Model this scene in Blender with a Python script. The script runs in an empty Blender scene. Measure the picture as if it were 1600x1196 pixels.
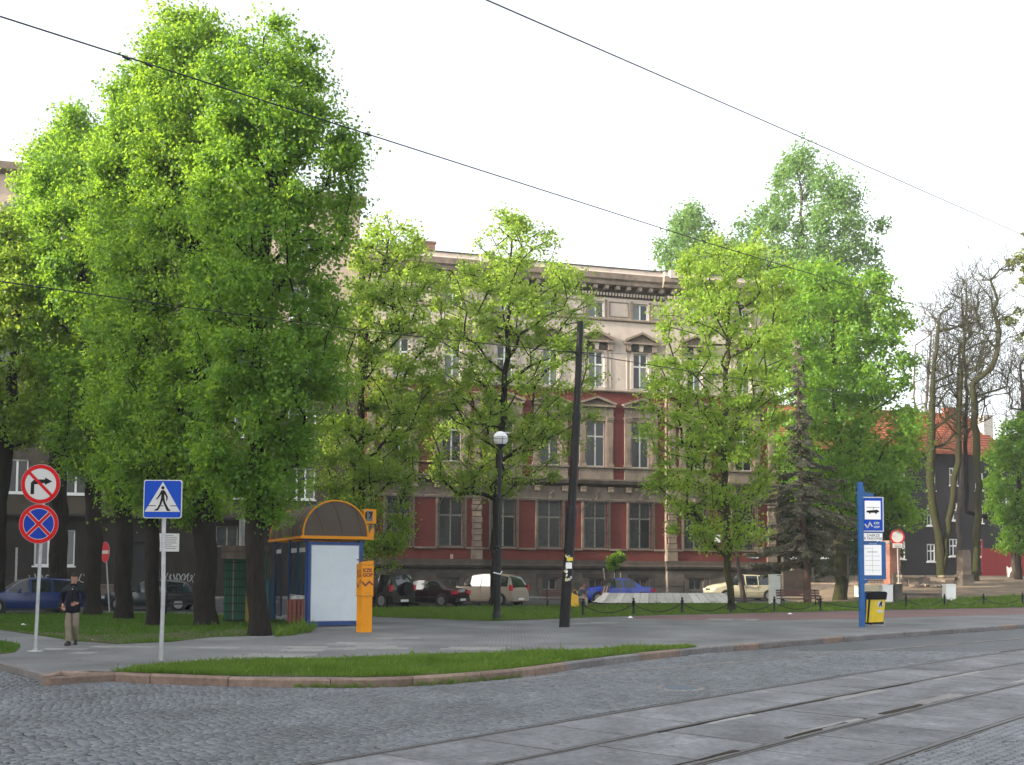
import bpy, bmesh, math, random
import numpy as np
from math import sin, cos, tan, radians, pi, sqrt, atan2
from mathutils import Vector, Matrix
random.seed(11)
rng = np.random.default_rng(11)
SC = bpy.context.scene
COL = SC.collection

# ------------------------------------------------------------------ camera
FPX, CAMH = 1650.0, 1.9
PITCH, ROLL = radians(3.0), radians(0.4)
SHIFT = (292 - FPX * tan(PITCH)) / 1600.0
_fw = Vector((0, cos(PITCH), sin(PITCH))); _up0 = Vector((0, -sin(PITCH), cos(PITCH))); _rt0 = Vector((1, 0, 0))
_rt = cos(ROLL) * _rt0 + sin(ROLL) * _up0
_up = -sin(ROLL) * _rt0 + cos(ROLL) * _up0
cam_data = bpy.data.cameras.new('camera'); cam = bpy.data.objects.new('camera', cam_data); COL.objects.link(cam)
cam_data.sensor_width = 36; cam_data.lens = FPX * 36 / 1600; cam_data.shift_y = SHIFT
cam_data.clip_start = 0.3; cam_data.clip_end = 3000
m = Matrix.Identity(4)
for i in range(3):
    m[i][0] = _rt[i]; m[i][1] = _up[i]; m[i][2] = -_fw[i]
m[2][3] = CAMH
cam.matrix_world = m
SC.camera = cam

# ------------------------------------------------------------------ sky and sun
SUN_EL = radians(16.5)
SUN_DIR = Vector((-0.93, -0.37, 0)).normalized() * cos(SUN_EL) + Vector((0, 0, sin(SUN_EL)))   # towards the sun
world = bpy.data.worlds.new('World'); SC.world = world; world.use_nodes = True
nt = world.node_tree; nt.nodes.clear()
out = nt.nodes.new('ShaderNodeOutputWorld'); bg = nt.nodes.new('ShaderNodeBackground')
sky = nt.nodes.new('ShaderNodeTexSky'); sky.sky_type = 'NISHITA'; sky.sun_disc = False
sky.sun_elevation = SUN_EL; sky.sun_rotation = atan2(SUN_DIR.x, SUN_DIR.y)
sky.air_density = 1.0; sky.dust_density = 5.0; sky.ozone_density = 1.0; sky.altitude = 200
hs = nt.nodes.new('ShaderNodeHueSaturation'); hs.inputs['Saturation'].default_value = 0.28
nt.links.new(sky.outputs[0], hs.inputs['Color']); nt.links.new(hs.outputs[0], bg.inputs[0]); nt.links.new(bg.outputs[0], out.inputs[0])
bg.inputs[1].default_value = 0.15
sun_data = bpy.data.lights.new('sun', 'SUN'); sun_data.energy = 2.4; sun_data.angle = radians(0.5); sun_data.color = (1.0, 0.86, 0.68)
sun = bpy.data.objects.new('sun', sun_data); COL.objects.link(sun)
sun.rotation_euler = SUN_DIR.to_track_quat('Z', 'Y').to_euler(); sun.location = (-60, -30, 40)
SC.view_settings.view_transform = 'Standard'; SC.view_settings.look = 'None'
SC.view_settings.exposure = 2.1; SC.view_settings.gamma = 1.0
SC.view_settings.use_curve_mapping = False
SC.render.engine = 'CYCLES'
SC.cycles.max_bounces = 10; SC.cycles.diffuse_bounces = 6; SC.cycles.transmission_bounces = 6; SC.cycles.transparent_max_bounces = 8; SC.cycles.use_denoising = True

# ------------------------------------------------------------------ measuring helpers (rays from the surveyed camera to the ground / to a distance)
def ray(px, py):
    return _fw + (px - 800) / FPX * _rt + ((598 - py) + SHIFT * 1600) / FPX * _up
C0 = Vector((0, 0, CAMH))
def ss(a, b, x):
    t = min(1, max(0, (x - a) / (b - a))); return t * t * (3 - 2 * t)
def hz(x, y):                       # terrain height of the yard at the far right
    return 1.6 * ss(58, 82, y) * ss(17.5, 26, x)
def G(px, py, z=0.0):
    d = ray(px, py); t = (z - CAMH) / d.z; return C0 + d * t
def GT(px, py):
    d = ray(px, py); t = 5.0
    while t < 160:
        p = C0 + d * t
        if p.z < hz(p.x, p.y): return p
        t += 0.1
    return p
def D(px, py, Y):
    d = ray(px, py); return C0 + d * (Y / d.y)
GRID = radians(15)
FO = Vector((0, 70, 0)); FU = Vector((cos(GRID), sin(GRID), 0)); FN = Vector((sin(GRID), -cos(GRID), 0))
def FA(px, py, O=FO):               # coordinates (along, up) on the street front
    d = ray(px, py); t = ((O - C0) @ FN) / (d @ FN) if False else (O - C0).dot(FN) / d.dot(FN)
    p = C0 + d * t; return (p - O).dot(FU), p.z

# ------------------------------------------------------------------ materials
MATS = {}
def mat(name, col, rough=0.7, var=0.0, scale=8.0, bump=0.0, bscale=40.0, metal=0.0, col2=None, stretch=(1, 1, 1), spec=0.5, objrand=0.0,
        coord='Object', detail=4.0, c2amt=None, alpha=None, big=0.0):
    if name in MATS: return MATS[name]
    if rough >= 0.7 and spec == 0.5: spec = 0.15
    M = bpy.data.materials.new(name); M.use_nodes = True; t = M.node_tree; n = t.nodes; L = t.links
    b = n['Principled BSDF']; b.inputs['Roughness'].default_value = rough; b.inputs['Metallic'].default_value = metal
    b.inputs['Specular IOR Level'].default_value = spec
    col = tuple(col) + (1,)
    b.inputs['Base Color'].default_value = col
    tc = n.new('ShaderNodeTexCoord'); mp = n.new('ShaderNodeMapping'); mp.inputs['Scale'].default_value = stretch
    L.new(tc.outputs[coord], mp.inputs[0])
    cur = None
    if var > 0 or col2:
        tx = n.new('ShaderNodeTexNoise'); tx.inputs['Scale'].default_value = scale; tx.inputs['Detail'].default_value = detail; tx.inputs['Roughness'].default_value = 0.65
        L.new(mp.outputs[0], tx.inputs['Vector'])
        rp = n.new('ShaderNodeValToRGB'); e = rp.color_ramp.elements
        e[0].position = 0.32; e[1].position = 0.68
        c2 = tuple(col2) + (1,) if col2 else tuple(min(1, c * (1 + var)) for c in col[:3]) + (1,)
        c1 = col if col2 else tuple(c * (1 - var) for c in col[:3]) + (1,)
        e[0].color = c1; e[1].color = c2
        if c2amt is not None: e[0].position = c2amt; e[1].position = c2amt + 0.12
        L.new(tx.outputs['Fac'], rp.inputs[0]); cur = rp.outputs[0]
    if big > 0:
        t2 = n.new('ShaderNodeTexNoise'); t2.inputs['Scale'].default_value = scale / 9; t2.inputs['Detail'].default_value = 5; L.new(mp.outputs[0], t2.inputs['Vector'])
        mr = n.new('ShaderNodeMapRange'); mr.inputs[1].default_value = 0.3; mr.inputs[2].default_value = 0.7; mr.inputs[3].default_value = 1 - big; mr.inputs[4].default_value = 1 + big
        L.new(t2.outputs['Fac'], mr.inputs[0])
        mx = n.new('ShaderNodeMix'); mx.data_type = 'RGBA'; mx.blend_type = 'MULTIPLY'; mx.inputs[0].default_value = 1
        if cur: L.new(cur, mx.inputs[6])
        else: mx.inputs[6].default_value = col
        cc = n.new('ShaderNodeCombineColor')
        for k in range(3): L.new(mr.outputs[0], cc.inputs[k])
        L.new(cc.outputs[0], mx.inputs[7]); cur = mx.outputs[2]
    if objrand > 0:
        oi = n.new('ShaderNodeObjectInfo'); hsv = n.new('ShaderNodeHueSaturation')
        mr = n.new('ShaderNodeMapRange'); mr.inputs[3].default_value = 1 - objrand; mr.inputs[4].default_value = 1 + objrand
        L.new(oi.outputs['Random'], mr.inputs[0]); L.new(mr.outputs[0], hsv.inputs['Value'])
        if cur: L.new(cur, hsv.inputs['Color'])
        else: hsv.inputs['Color'].default_value = col
        cur = hsv.outputs[0]
    if cur: L.new(cur, b.inputs['Base Color'])
    if bump > 0:
        tb = n.new('ShaderNodeTexNoise'); tb.inputs['Scale'].default_value = bscale; tb.inputs['Detail'].default_value = 5; L.new(mp.outputs[0], tb.inputs['Vector'])
        bp = n.new('ShaderNodeBump'); bp.inputs['Strength'].default_value = bump; bp.inputs['Distance'].default_value = 0.07 if 'bark' in name else 0.02
        L.new(tb.outputs['Fac'], bp.inputs['Height']); L.new(bp.outputs[0], b.inputs['Normal'])
    MATS[name] = M; return M

def brick_mat(name, c1, c2, mortar, bw, bh, msize=0.012, rough=0.85, plane='XZ', bump=0.3, dirt=0.25, dscale=0.6, off=0.5):
    if name in MATS: return MATS[name]
    M = bpy.data.materials.new(name); M.use_nodes = True; t = M.node_tree; n = t.nodes; L = t.links
    b = n['Principled BSDF']; b.inputs['Roughness'].default_value = rough; b.inputs['Specular IOR Level'].default_value = 0.2
    tc = n.new('ShaderNodeTexCoord'); sp = n.new('ShaderNodeSeparateXYZ'); cb = n.new('ShaderNodeCombineXYZ')
    L.new(tc.outputs['Object'], sp.inputs[0])
    if plane == 'XZ':
        ad = n.new('ShaderNodeMath'); ad.operation = 'ADD'; L.new(sp.outputs[0], ad.inputs[0]); L.new(sp.outputs[1], ad.inputs[1])
        L.new(ad.outputs[0], cb.inputs[0]); L.new(sp.outputs[2], cb.inputs[1])
    else:
        L.new(sp.outputs[0], cb.inputs[0]); L.new(sp.outputs[1], cb.inputs[1])
    bt = n.new('ShaderNodeTexBrick'); bt.inputs['Scale'].default_value = 1; bt.inputs['Brick Width'].default_value = bw; bt.inputs['Row Height'].default_value = bh
    bt.inputs['Mortar Size'].default_value = msize; bt.inputs['Color1'].default_value = tuple(c1) + (1,); bt.inputs['Color2'].default_value = tuple(c2) + (1,)
    bt.inputs['Mortar'].default_value = tuple(mortar) + (1,); bt.offset = off
    L.new(cb.outputs[0], bt.inputs['Vector'])
    tx = n.new('ShaderNodeTexNoise'); tx.inputs['Scale'].default_value = dscale; tx.inputs['Detail'].default_value = 6; L.new(tc.outputs['Object'], tx.inputs['Vector'])
    mr = n.new('ShaderNodeMapRange'); mr.inputs[1].default_value = 0.3; mr.inputs[2].default_value = 0.7; mr.inputs[3].default_value = 1 - dirt; mr.inputs[4].default_value = 1 + dirt * 0.6
    L.new(tx.outputs['Fac'], mr.inputs[0]); cc = n.new('ShaderNodeCombineColor')
    for k in range(3): L.new(mr.outputs[0], cc.inputs[k])
    mx = n.new('ShaderNodeMix'); mx.data_type = 'RGBA'; mx.blend_type = 'MULTIPLY'; mx.inputs[0].default_value = 1
    L.new(bt.outputs['Color'], mx.inputs[6]); L.new(cc.outputs[0], mx.inputs[7]); L.new(mx.outputs[2], b.inputs['Base Color'])
    bp = n.new('ShaderNodeBump'); bp.inputs['Strength'].default_value = bump; bp.inputs['Distance'].default_value = 0.01; bp.invert = True
    L.new(bt.outputs['Fac'], bp.inputs['Height']); L.new(bp.outputs[0], b.inputs['Normal'])
    MATS[name] = M; return M

def leaf_mat(name, ca, cb_, trans=(0.25, 0.4, 0.03), tw=0.45, vscale=0.7):
    M = bpy.data.materials.new(name); M.use_nodes = True; t = M.node_tree; n = t.nodes; L = t.links; n.clear()
    o = n.new('ShaderNodeOutputMaterial'); df = n.new('ShaderNodeBsdfDiffuse'); tr = n.new('ShaderNodeBsdfTranslucent'); gl = n.new('ShaderNodeBsdfGlossy'); gl.inputs['Roughness'].default_value = 0.45
    gl.inputs['Color'].default_value = (0.5, 0.5, 0.5, 1)
    geo = n.new('ShaderNodeNewGeometry'); tc = n.new('ShaderNodeTexCoord')
    no = n.new('ShaderNodeTexNoise'); no.inputs['Scale'].default_value = vscale; no.inputs['Detail'].default_value = 3; L.new(tc.outputs['Object'], no.inputs['Vector'])
    ad = n.new('ShaderNodeMath'); ad.operation = 'MULTIPLY_ADD'; ad.inputs[1].default_value = 0.36; L.new(geo.outputs['Random Per Island'], ad.inputs[0])
    m2 = n.new('ShaderNodeMath'); m2.operation = 'MULTIPLY_ADD'; m2.inputs[1].default_value = 1.5; m2.inputs[2].default_value = -0.42; L.new(no.outputs['Fac'], m2.inputs[0])
    L.new(m2.outputs[0], ad.inputs[2])
    mx = n.new('ShaderNodeMix'); mx.data_type = 'RGBA'; mx.inputs[6].default_value = tuple(ca) + (1,); mx.inputs[7].default_value = tuple(cb_) + (1,)
    L.new(ad.outputs[0], mx.inputs[0]); L.new(mx.outputs[2], df.inputs[0])
    mt = n.new('ShaderNodeMix'); mt.data_type = 'RGBA'; mt.blend_type = 'MULTIPLY'; mt.inputs[0].default_value = 0.35; mt.inputs[6].default_value = tuple(trans) + (1,)
    L.new(mx.outputs[2], mt.inputs[7]); 
    L.new(mt.outputs[2], tr.inputs[0])
    s1 = n.new('ShaderNodeMixShader'); s1.inputs[0].default_value = tw; L.new(df.outputs[0], s1.inputs[1]); L.new(tr.outputs[0], s1.inputs[2])
    s2 = n.new('ShaderNodeMixShader'); s2.inputs[0].default_value = 0.022; L.new(s1.outputs[0], s2.inputs[1]); L.new(gl.outputs[0], s2.inputs[2])
    L.new(s2.outputs[0], o.inputs[0]); return M

def glass_mat(name, col=(0.02, 0.025, 0.03), rough=0.06, spec=0.6):
    return mat(name, col, rough, spec=spec)
def clear_mat(name, tint, alpha, rough=0.1):
    M = bpy.data.materials.new(name); M.use_nodes = True; b = M.node_tree.nodes['Principled BSDF']
    b.inputs['Base Color'].default_value = tuple(tint) + (1,); b.inputs['Alpha'].default_value = alpha; b.inputs['Roughness'].default_value = rough
    MATS[name] = M; return M

# ------------------------------------------------------------------ mesh helpers
class MB:
    def __init__(s): s.v = []; s.f = []; s.m = []; s.smooth = False
    def add(s, vs, fs, mi=0):
        o = len(s.v); s.v += [tuple(p) for p in vs]; s.f += [tuple(i + o for i in f) for f in fs]; s.m += [mi] * len(fs); return s
    def box(s, x0, x1, y0, y1, z0, z1, mi=0):
        vs = [(x0, y0, z0), (x1, y0, z0), (x1, y1, z0), (x0, y1, z0), (x0, y0, z1), (x1, y0, z1), (x1, y1, z1), (x0, y1, z1)]
        return s.add(vs, [(0, 3, 2, 1), (4, 5, 6, 7), (0, 1, 5, 4), (1, 2, 6, 5), (2, 3, 7, 6), (3, 0, 4, 7)], mi)
    def cbox(s, c, h, rz=0.0, mi=0):
        vs = []
        for dz in (-1, 1):
            for dx, dy in ((-1, -1), (1, -1), (1, 1), (-1, 1)):
                x, y = dx * h[0], dy * h[1]
                vs.append((c[0] + x * cos(rz) - y * sin(rz), c[1] + x * sin(rz) + y * cos(rz), c[2] + dz * h[2]))
        return s.add(vs, [(0, 3, 2, 1), (4, 5, 6, 7), (0, 1, 5, 4), (1, 2, 6, 5), (2, 3, 7, 6), (3, 0, 4, 7)], mi)
    def tube(s, pts, r, n=8, caps=True, mi=0, up=None, jit=0.0):
        pts = [Vector(p) for p in pts]; rs = r if isinstance(r, (list, tuple)) else [r] * len(pts)
        rings = []; prev = None
        for i, p in enumerate(pts):
            a = pts[max(0, i - 1)]; b = pts[min(len(pts) - 1, i + 1)]
            t = (b - a); t = t.normalized() if t.length > 1e-9 else Vector((0, 0, 1))
            if prev is None:
                ref = up if up else (Vector((0, 0, 1)) if abs(t.z) < 0.9 else Vector((1, 0, 0)))
                x = (ref - t * ref.dot(t)).normalized()
            else:
                x = (prev - t * prev.dot(t)); x = x.normalized() if x.length > 1e-6 else t.orthogonal().normalized()
            prev = x; y = t.cross(x)
            rings.append([p + (x * cos(2 * pi * k / n) + y * sin(2 * pi * k / n)) * rs[i] * (1 + (random.uniform(-jit, jit) if jit else 0)) for k in range(n)])
        vs = [q for g in rings for q in g]; fs = []
        for i in range(len(pts) - 1):
            for k in range(n):
                fs.append((i * n + k, i * n + (k + 1) % n, (i + 1) * n + (k + 1) % n, (i + 1) * n + k))
        if caps: fs.append(tuple(range(n))[::-1]); fs.append(tuple((len(pts) - 1) * n + k for k in range(n)))
        return s.add(vs, fs, mi)
    def lathe(s, prof, n=24, c=(0, 0, 0), axis='z', mi=0):
        vs = []; fs = []
        for r, z in prof:
            for k in range(n):
                a = 2 * pi * k / n
                q = (r * cos(a), r * sin(a), z)
                if axis == 'y': q = (q[0], -q[2], q[1])
                if axis == 'x': q = (q[2], q[0], q[1])
                vs.append((c[0] + q[0], c[1] + q[1], c[2] + q[2]))
        for i in range(len(prof) - 1):
            for k in range(n):
                fs.append((i * n + k, i * n + (k + 1) % n, (i + 1) * n + (k + 1) % n, (i + 1) * n + k))
        if prof[0][0] > 1e-6: fs.append(tuple(range(n))[::-1])
        if prof[-1][0] > 1e-6: fs.append(tuple((len(prof) - 1) * n + k for k in range(n)))
        return s.add(vs, fs, mi)
    def prism(s, poly, y0, y1, mi=0, holes=None):     # polygon in the XZ plane, thickness along y (y0 = front, towards -y)
        bm = bmesh.new(); vv = [bm.verts.new((p[0], 0, p[1])) for p in poly]; f = bm.faces.new(vv)
        res = bmesh.ops.triangulate(bm, faces=[f]); tris = [[v.index for v in ff.verts] for ff in bm.faces]
        bm.verts.index_update(); tris = [[v.index for v in ff.verts] for ff in bm.faces]; bm.free()
        n = len(poly); a = sum(poly[i][0] * poly[(i + 1) % n][1] - poly[(i + 1) % n][0] * poly[i][1] for i in range(n))
        vs = [(p[0], y0, p[1]) for p in poly] + [(p[0], y1, p[1]) for p in poly]
        fs = [tuple(t) for t in tris] + [tuple(i + n for i in t[::-1]) for t in tris]
        for i in range(n):
            j = (i + 1) % n
            fs.append((i, i + n, j + n, j) if a > 0 else (i, j, j + n, i + n))
        return s.add(vs, fs, mi)
    def build(s, name, mt, parent=None, smooth=False, loc=None, rz=None, fix=False):
        me = bpy.data.meshes.new(name); me.from_pydata(s.v, [], s.f)
        ms = mt if isinstance(mt, (list, tuple)) else [mt]
        for q in ms: me.materials.append(q)
        if len(ms) > 1: me.polygons.foreach_set('material_index', s.m)
        if fix:
            bm = bmesh.new(); bm.from_mesh(me); bmesh.ops.recalc_face_normals(bm, faces=bm.faces); bm.to_mesh(me); bm.free()
        if smooth:
            me.polygons.foreach_set('use_smooth', [True] * len(me.polygons)); me.set_sharp_from_angle(angle=radians(42))
        me.update()
        o = bpy.data.objects.new(name, me); COL.objects.link(o)
        if parent is not None: o.parent = parent
        if loc is not None: o.location = loc
        if rz is not None: o.rotation_euler = (0, 0, rz)
        return o
def npmesh(name, V, Fq, mt, parent=None, smooth=False, loc=None):
    me = bpy.data.meshes.new(name); k = Fq.shape[1]
    me.vertices.add(len(V)); me.vertices.foreach_set('co', V.astype(np.float32).ravel())
    me.loops.add(Fq.size); me.loops.foreach_set('vertex_index', Fq.astype(np.int32).ravel())
    me.polygons.add(len(Fq)); me.polygons.foreach_set('loop_start', np.arange(0, Fq.size, k, dtype=np.int32))
    me.update(calc_edges=True); me.materials.append(mt)
    if smooth: me.polygons.foreach_set('use_smooth', np.ones(len(Fq), dtype=bool))
    o = bpy.data.objects.new(name, me); COL.objects.link(o)
    if parent is not None: o.parent = parent
    if loc is not None: o.location = loc
    return o
def tag(o, label=None, cat=None, group=None, kind=None):
    if label: o['label'] = label
    if cat: o['category'] = cat
    if group: o['group'] = group
    if kind: o['kind'] = kind
    return o
def thing(name, label, cat, loc=(0, 0, 0), rz=0.0, group=None):
    o = bpy.data.objects.new(name, None); COL.objects.link(o); o.location = loc; o.rotation_euler = (0, 0, rz); o.empty_display_size = 0.3
    return tag(o, label, cat, group)
def struct(name, o_parts): o_parts['kind'] = 'structure'; return o_parts
KIDS = {}
def copy_tree(o, parent=None, loc=None, rz=None, label=None):
    c = o.copy(); COL.objects.link(c)
    if parent is not None: c.parent = parent
    if loc is not None: c.location = loc
    if rz is not None: c.rotation_euler = (0, 0, rz)
    if label: c['label'] = label
    for ch in list(o.children): copy_tree(ch, c)
    return c
def text(body, size, parent, loc, mt, name='lettering', align='CENTER', rx=pi / 2, rz=0, ext=0.002, bold=0.0, sx=1.0):
    cu = bpy.data.curves.new(name, 'FONT'); cu.body = body; cu.size = size; cu.align_x = align; cu.align_y = 'CENTER'; cu.extrude = ext; cu.offset = bold
    cu.materials.append(mt); cu.resolution_u = 3
    tmp = bpy.data.objects.new('tmp_text', cu); me = bpy.data.meshes.new_from_object(tmp); bpy.data.objects.remove(tmp); me.name = name
    o = bpy.data.objects.new(name, me); COL.objects.link(o); o.parent = parent; o.location = loc; o.rotation_euler = (rx, 0, rz); o.scale = (sx, 1, 1); return o
def inpoly(px, py, poly):
    inside = np.zeros(np.shape(px), bool); n = len(poly); j = n - 1
    for i in range(n):
        xi, yi = poly[i][0], poly[i][1]; xj, yj = poly[j][0], poly[j][1]
        c = ((yi > py) != (yj > py)) & (px < (xj - xi) * (py - yi) / (yj - yi + 1e-12) + xi)
        inside ^= c; j = i
    return inside
def sheet(name, poly, z, mt, parent=None):
    bm = bmesh.new(); f = bm.faces.new([bm.verts.new((p[0], p[1], z)) for p in poly]); f.normal_update()
    if f.normal.z < 0: f.normal_flip()
    bmesh.ops.triangulate(bm, faces=[f])
    me = bpy.data.meshes.new(name); bm.to_mesh(me); bm.free(); me.materials.append(mt)
    o = bpy.data.objects.new(name, me); COL.objects.link(o)
    if parent is not None: o.parent = parent
    return o
# ================================================================== MATERIAL LIBRARY
M_asph = mat('asphalt', (0.05, 0.051, 0.053), 0.9, var=0.25, scale=3, bump=0.3, bscale=60, big=0.15)
M_base = mat('earth', (0.16, 0.13, 0.10), 0.95, var=0.2, scale=1.5, big=0.15)
M_roadbed = brick_mat('sett_paving', (0.145, 0.155, 0.168), (0.105, 0.113, 0.124), (0.04, 0.04, 0.04), 0.19, 0.13, 0.018, 0.55, 'XY', 0.6, 0.2, 0.35)
M_sett = mat('sett_stone', (0.136, 0.147, 0.160), 0.5, var=0.28, scale=5.0, bump=0.5, bscale=35, big=0.22, col2=(0.088, 0.095, 0.104), objrand=0.15)
_g = M_sett.node_tree; _geo = _g.nodes.new('ShaderNodeNewGeometry'); _h = _g.nodes.new('ShaderNodeHueSaturation'); _m = _g.nodes.new('ShaderNodeMapRange'); _m.inputs[3].default_value = 0.80; _m.inputs[4].default_value = 1.18
_b = _g.nodes['Principled BSDF']; _src = _b.inputs['Base Color'].links[0].from_socket; _g.links.new(_geo.outputs['Random Per Island'], _m.inputs[0]); _g.links.new(_m.outputs[0], _h.inputs['Value']); _g.links.new(_src, _h.inputs['Color']); _g.links.new(_h.outputs[0], _b.inputs['Base Color'])
M_joint = mat('joint_dirt', (0.025, 0.023, 0.02), 0.95, var=0.3, scale=12)
M_walk = brick_mat('concrete_pavers', (0.19, 0.194, 0.197), (0.165, 0.168, 0.171), (0.085, 0.085, 0.085), 0.2, 0.1, 0.008, 0.85, 'XY', 0.35, 0.34, 0.45)
M_walkp = mat('pale_slab', (0.225, 0.223, 0.215), 0.85, var=0.12, scale=4, bump=0.2, objrand=0.12)
M_redpave = brick_mat('red_pavers', (0.20, 0.125, 0.118), (0.175, 0.11, 0.105), (0.13, 0.09, 0.085), 0.2, 0.1, 0.008, 0.85, 'XY', 0.3, 0.2, 0.5)
M_panel = mat('track_concrete', (0.162, 0.167, 0.175), 0.8, var=0.22, scale=10, bump=0.45, bscale=90, big=0.30, objrand=0.16, coord='Generated' if False else 'Object')
_g = M_panel.node_tree; _b = _g.nodes['Principled BSDF']; _src = _b.inputs['Base Color'].links[0].from_socket; _tc = _g.nodes.new('ShaderNodeTexCoord')
for _sc, _lo, _hi, _dk in ((1.1, 0.56, 0.70, 0.72), (0.35, 0.5, 0.62, 0.85), (6.0, 0.66, 0.70, 0.6)):
    _n = _g.nodes.new('ShaderNodeTexNoise'); _n.inputs['Scale'].default_value = _sc; _n.inputs['Detail'].default_value = 7; _n.inputs['Distortion'].default_value = 0.8; _g.links.new(_tc.outputs['Object'], _n.inputs['Vector'])
    _m = _g.nodes.new('ShaderNodeMapRange'); _m.inputs[1].default_value = _lo; _m.inputs[2].default_value = _hi; _m.inputs[3].default_value = 1; _m.inputs[4].default_value = _dk; _g.links.new(_n.outputs['Fac'], _m.inputs[0])
    _h = _g.nodes.new('ShaderNodeHueSaturation'); _g.links.new(_src, _h.inputs['Color']); _g.links.new(_m.outputs[0], _h.inputs['Value']); _src = _h.outputs[0]
_g.links.new(_src, _b.inputs['Base Color'])
M_rail = mat('rail_steel', (0.11, 0.105, 0.105), 0.5, metal=0.5, var=0.2, scale=5)
M_railside = mat('rust_and_gap_shade', (0.034, 0.028, 0.024), 0.9, var=0.3, scale=9)
M_kpink = mat('granite_pink', (0.20, 0.145, 0.115), 0.7, var=0.22, scale=9, bump=0.35, bscale=50, big=0.2, objrand=0.12)
M_kgrey = mat('granite_grey', (0.17, 0.158, 0.153), 0.7, var=0.2, scale=9, bump=0.35, bscale=50, big=0.2, objrand=0.15)
M_grassbase = mat('turf', (0.05, 0.075, 0.018), 0.95, var=0.35, scale=1.6, col2=(0.095, 0.075, 0.045), big=0.25)
M_dirt = mat('bare_soil', (0.20, 0.155, 0.11), 0.95, var=0.25, scale=1.2, bump=0.4, bscale=8, big=0.15)
M_dirt2 = mat('trodden_soil', (0.085, 0.068, 0.045), 0.95, var=0.3, scale=2.2, col2=(0.05, 0.07, 0.02), big=0.2)
M_brick = brick_mat('red_brick', (0.165, 0.034, 0.029), (0.13, 0.027, 0.024), (0.10, 0.05, 0.042), 0.26, 0.085, 0.008, 0.85, 'XZ', 0.25, 0.22, 0.35)
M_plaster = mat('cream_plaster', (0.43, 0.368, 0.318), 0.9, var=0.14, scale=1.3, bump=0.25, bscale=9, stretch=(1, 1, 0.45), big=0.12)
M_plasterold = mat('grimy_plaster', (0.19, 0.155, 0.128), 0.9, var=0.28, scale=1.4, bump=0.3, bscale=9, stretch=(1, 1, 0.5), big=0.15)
M_stone = mat('grimy_stone', (0.19, 0.152, 0.122), 0.9, var=0.3, scale=2.0, bump=0.3, bscale=12, stretch=(1, 1, 0.6))
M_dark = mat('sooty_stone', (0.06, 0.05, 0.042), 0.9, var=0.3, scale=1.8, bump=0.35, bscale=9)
M_plinth = mat('plinth_stone', (0.10, 0.088, 0.075), 0.92, var=0.35, scale=1.2, bump=0.5, bscale=6, big=0.2)
M_frame = mat('painted_frame', (0.62, 0.60, 0.56), 0.6, var=0.12, scale=3)
M_frameold = mat('worn_frame', (0.31, 0.285, 0.25), 0.75, var=0.25, scale=4)
M_framew = mat('plastic_frame', (0.78, 0.78, 0.77), 0.4)
M_glass = glass_mat('window_glass', (0.022, 0.026, 0.028), 0.07, 0.55)
M_curtain = mat('net_curtain', (0.17, 0.18, 0.185), 0.35, var=0.35, scale=9, stretch=(3, 3, 0.4))
M_iron = mat('black_iron', (0.009, 0.009, 0.010), 0.5, var=0.2, scale=20, spec=0.3)
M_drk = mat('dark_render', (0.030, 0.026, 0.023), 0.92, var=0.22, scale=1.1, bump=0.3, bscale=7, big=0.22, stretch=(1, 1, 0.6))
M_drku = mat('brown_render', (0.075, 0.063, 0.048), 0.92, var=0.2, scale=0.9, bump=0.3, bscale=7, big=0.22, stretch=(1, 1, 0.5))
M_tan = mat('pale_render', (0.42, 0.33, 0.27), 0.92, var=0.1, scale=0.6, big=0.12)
M_char = brick_mat('charcoal_brick', (0.034, 0.032, 0.037), (0.027, 0.026, 0.030), (0.02, 0.02, 0.021), 0.26, 0.085, 0.01, 0.9, 'XZ', 0.25, 0.25, 0.3)
M_tile = mat('clay_tile', (0.36, 0.11, 0.055), 0.85, var=0.22, scale=1.5, col2=(0.25, 0.085, 0.05))
M_roofdk = mat('roof_felt', (0.06, 0.055, 0.05), 0.9, var=0.2)
M_bark = mat('dark_bark', (0.019, 0.016, 0.013), 0.95, var=0.35, scale=4, bump=1.0, bscale=9, stretch=(2.2, 2.2, 0.5))
M_barkmoss = mat('mossy_bark', (0.028, 0.036, 0.008), 0.95, var=0.3, scale=2, col2=(0.034, 0.027, 0.020), bump=0.8, bscale=9, stretch=(2, 2, 0.5))
M_barkgrey = mat('grey_bark', (0.058, 0.047, 0.040), 0.95, var=0.3, scale=3, bump=0.6, bscale=10, stretch=(2, 2, 0.5))
M_white = mat('white_paint', (0.80, 0.80, 0.79), 0.35)
M_black = mat('black_paint', (0.008, 0.008, 0.009), 0.5, spec=0.12)
M_red = mat('sign_red', (0.48, 0.005, 0.007), 0.5, spec=0.12)
M_blue = mat('sign_blue', (0.004, 0.055, 0.38), 0.5, spec=0.12)
M_zinc = mat('galvanised_steel', (0.42, 0.43, 0.44), 0.45, metal=0.55, var=0.15, scale=6)
M_yel = mat('transit_orange', (0.72, 0.27, 0.003), 0.45, spec=0.3, var=0.05, scale=2)
M_blu2 = mat('frame_blue', (0.006, 0.05, 0.20), 0.5, var=0.15, scale=3)

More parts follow.
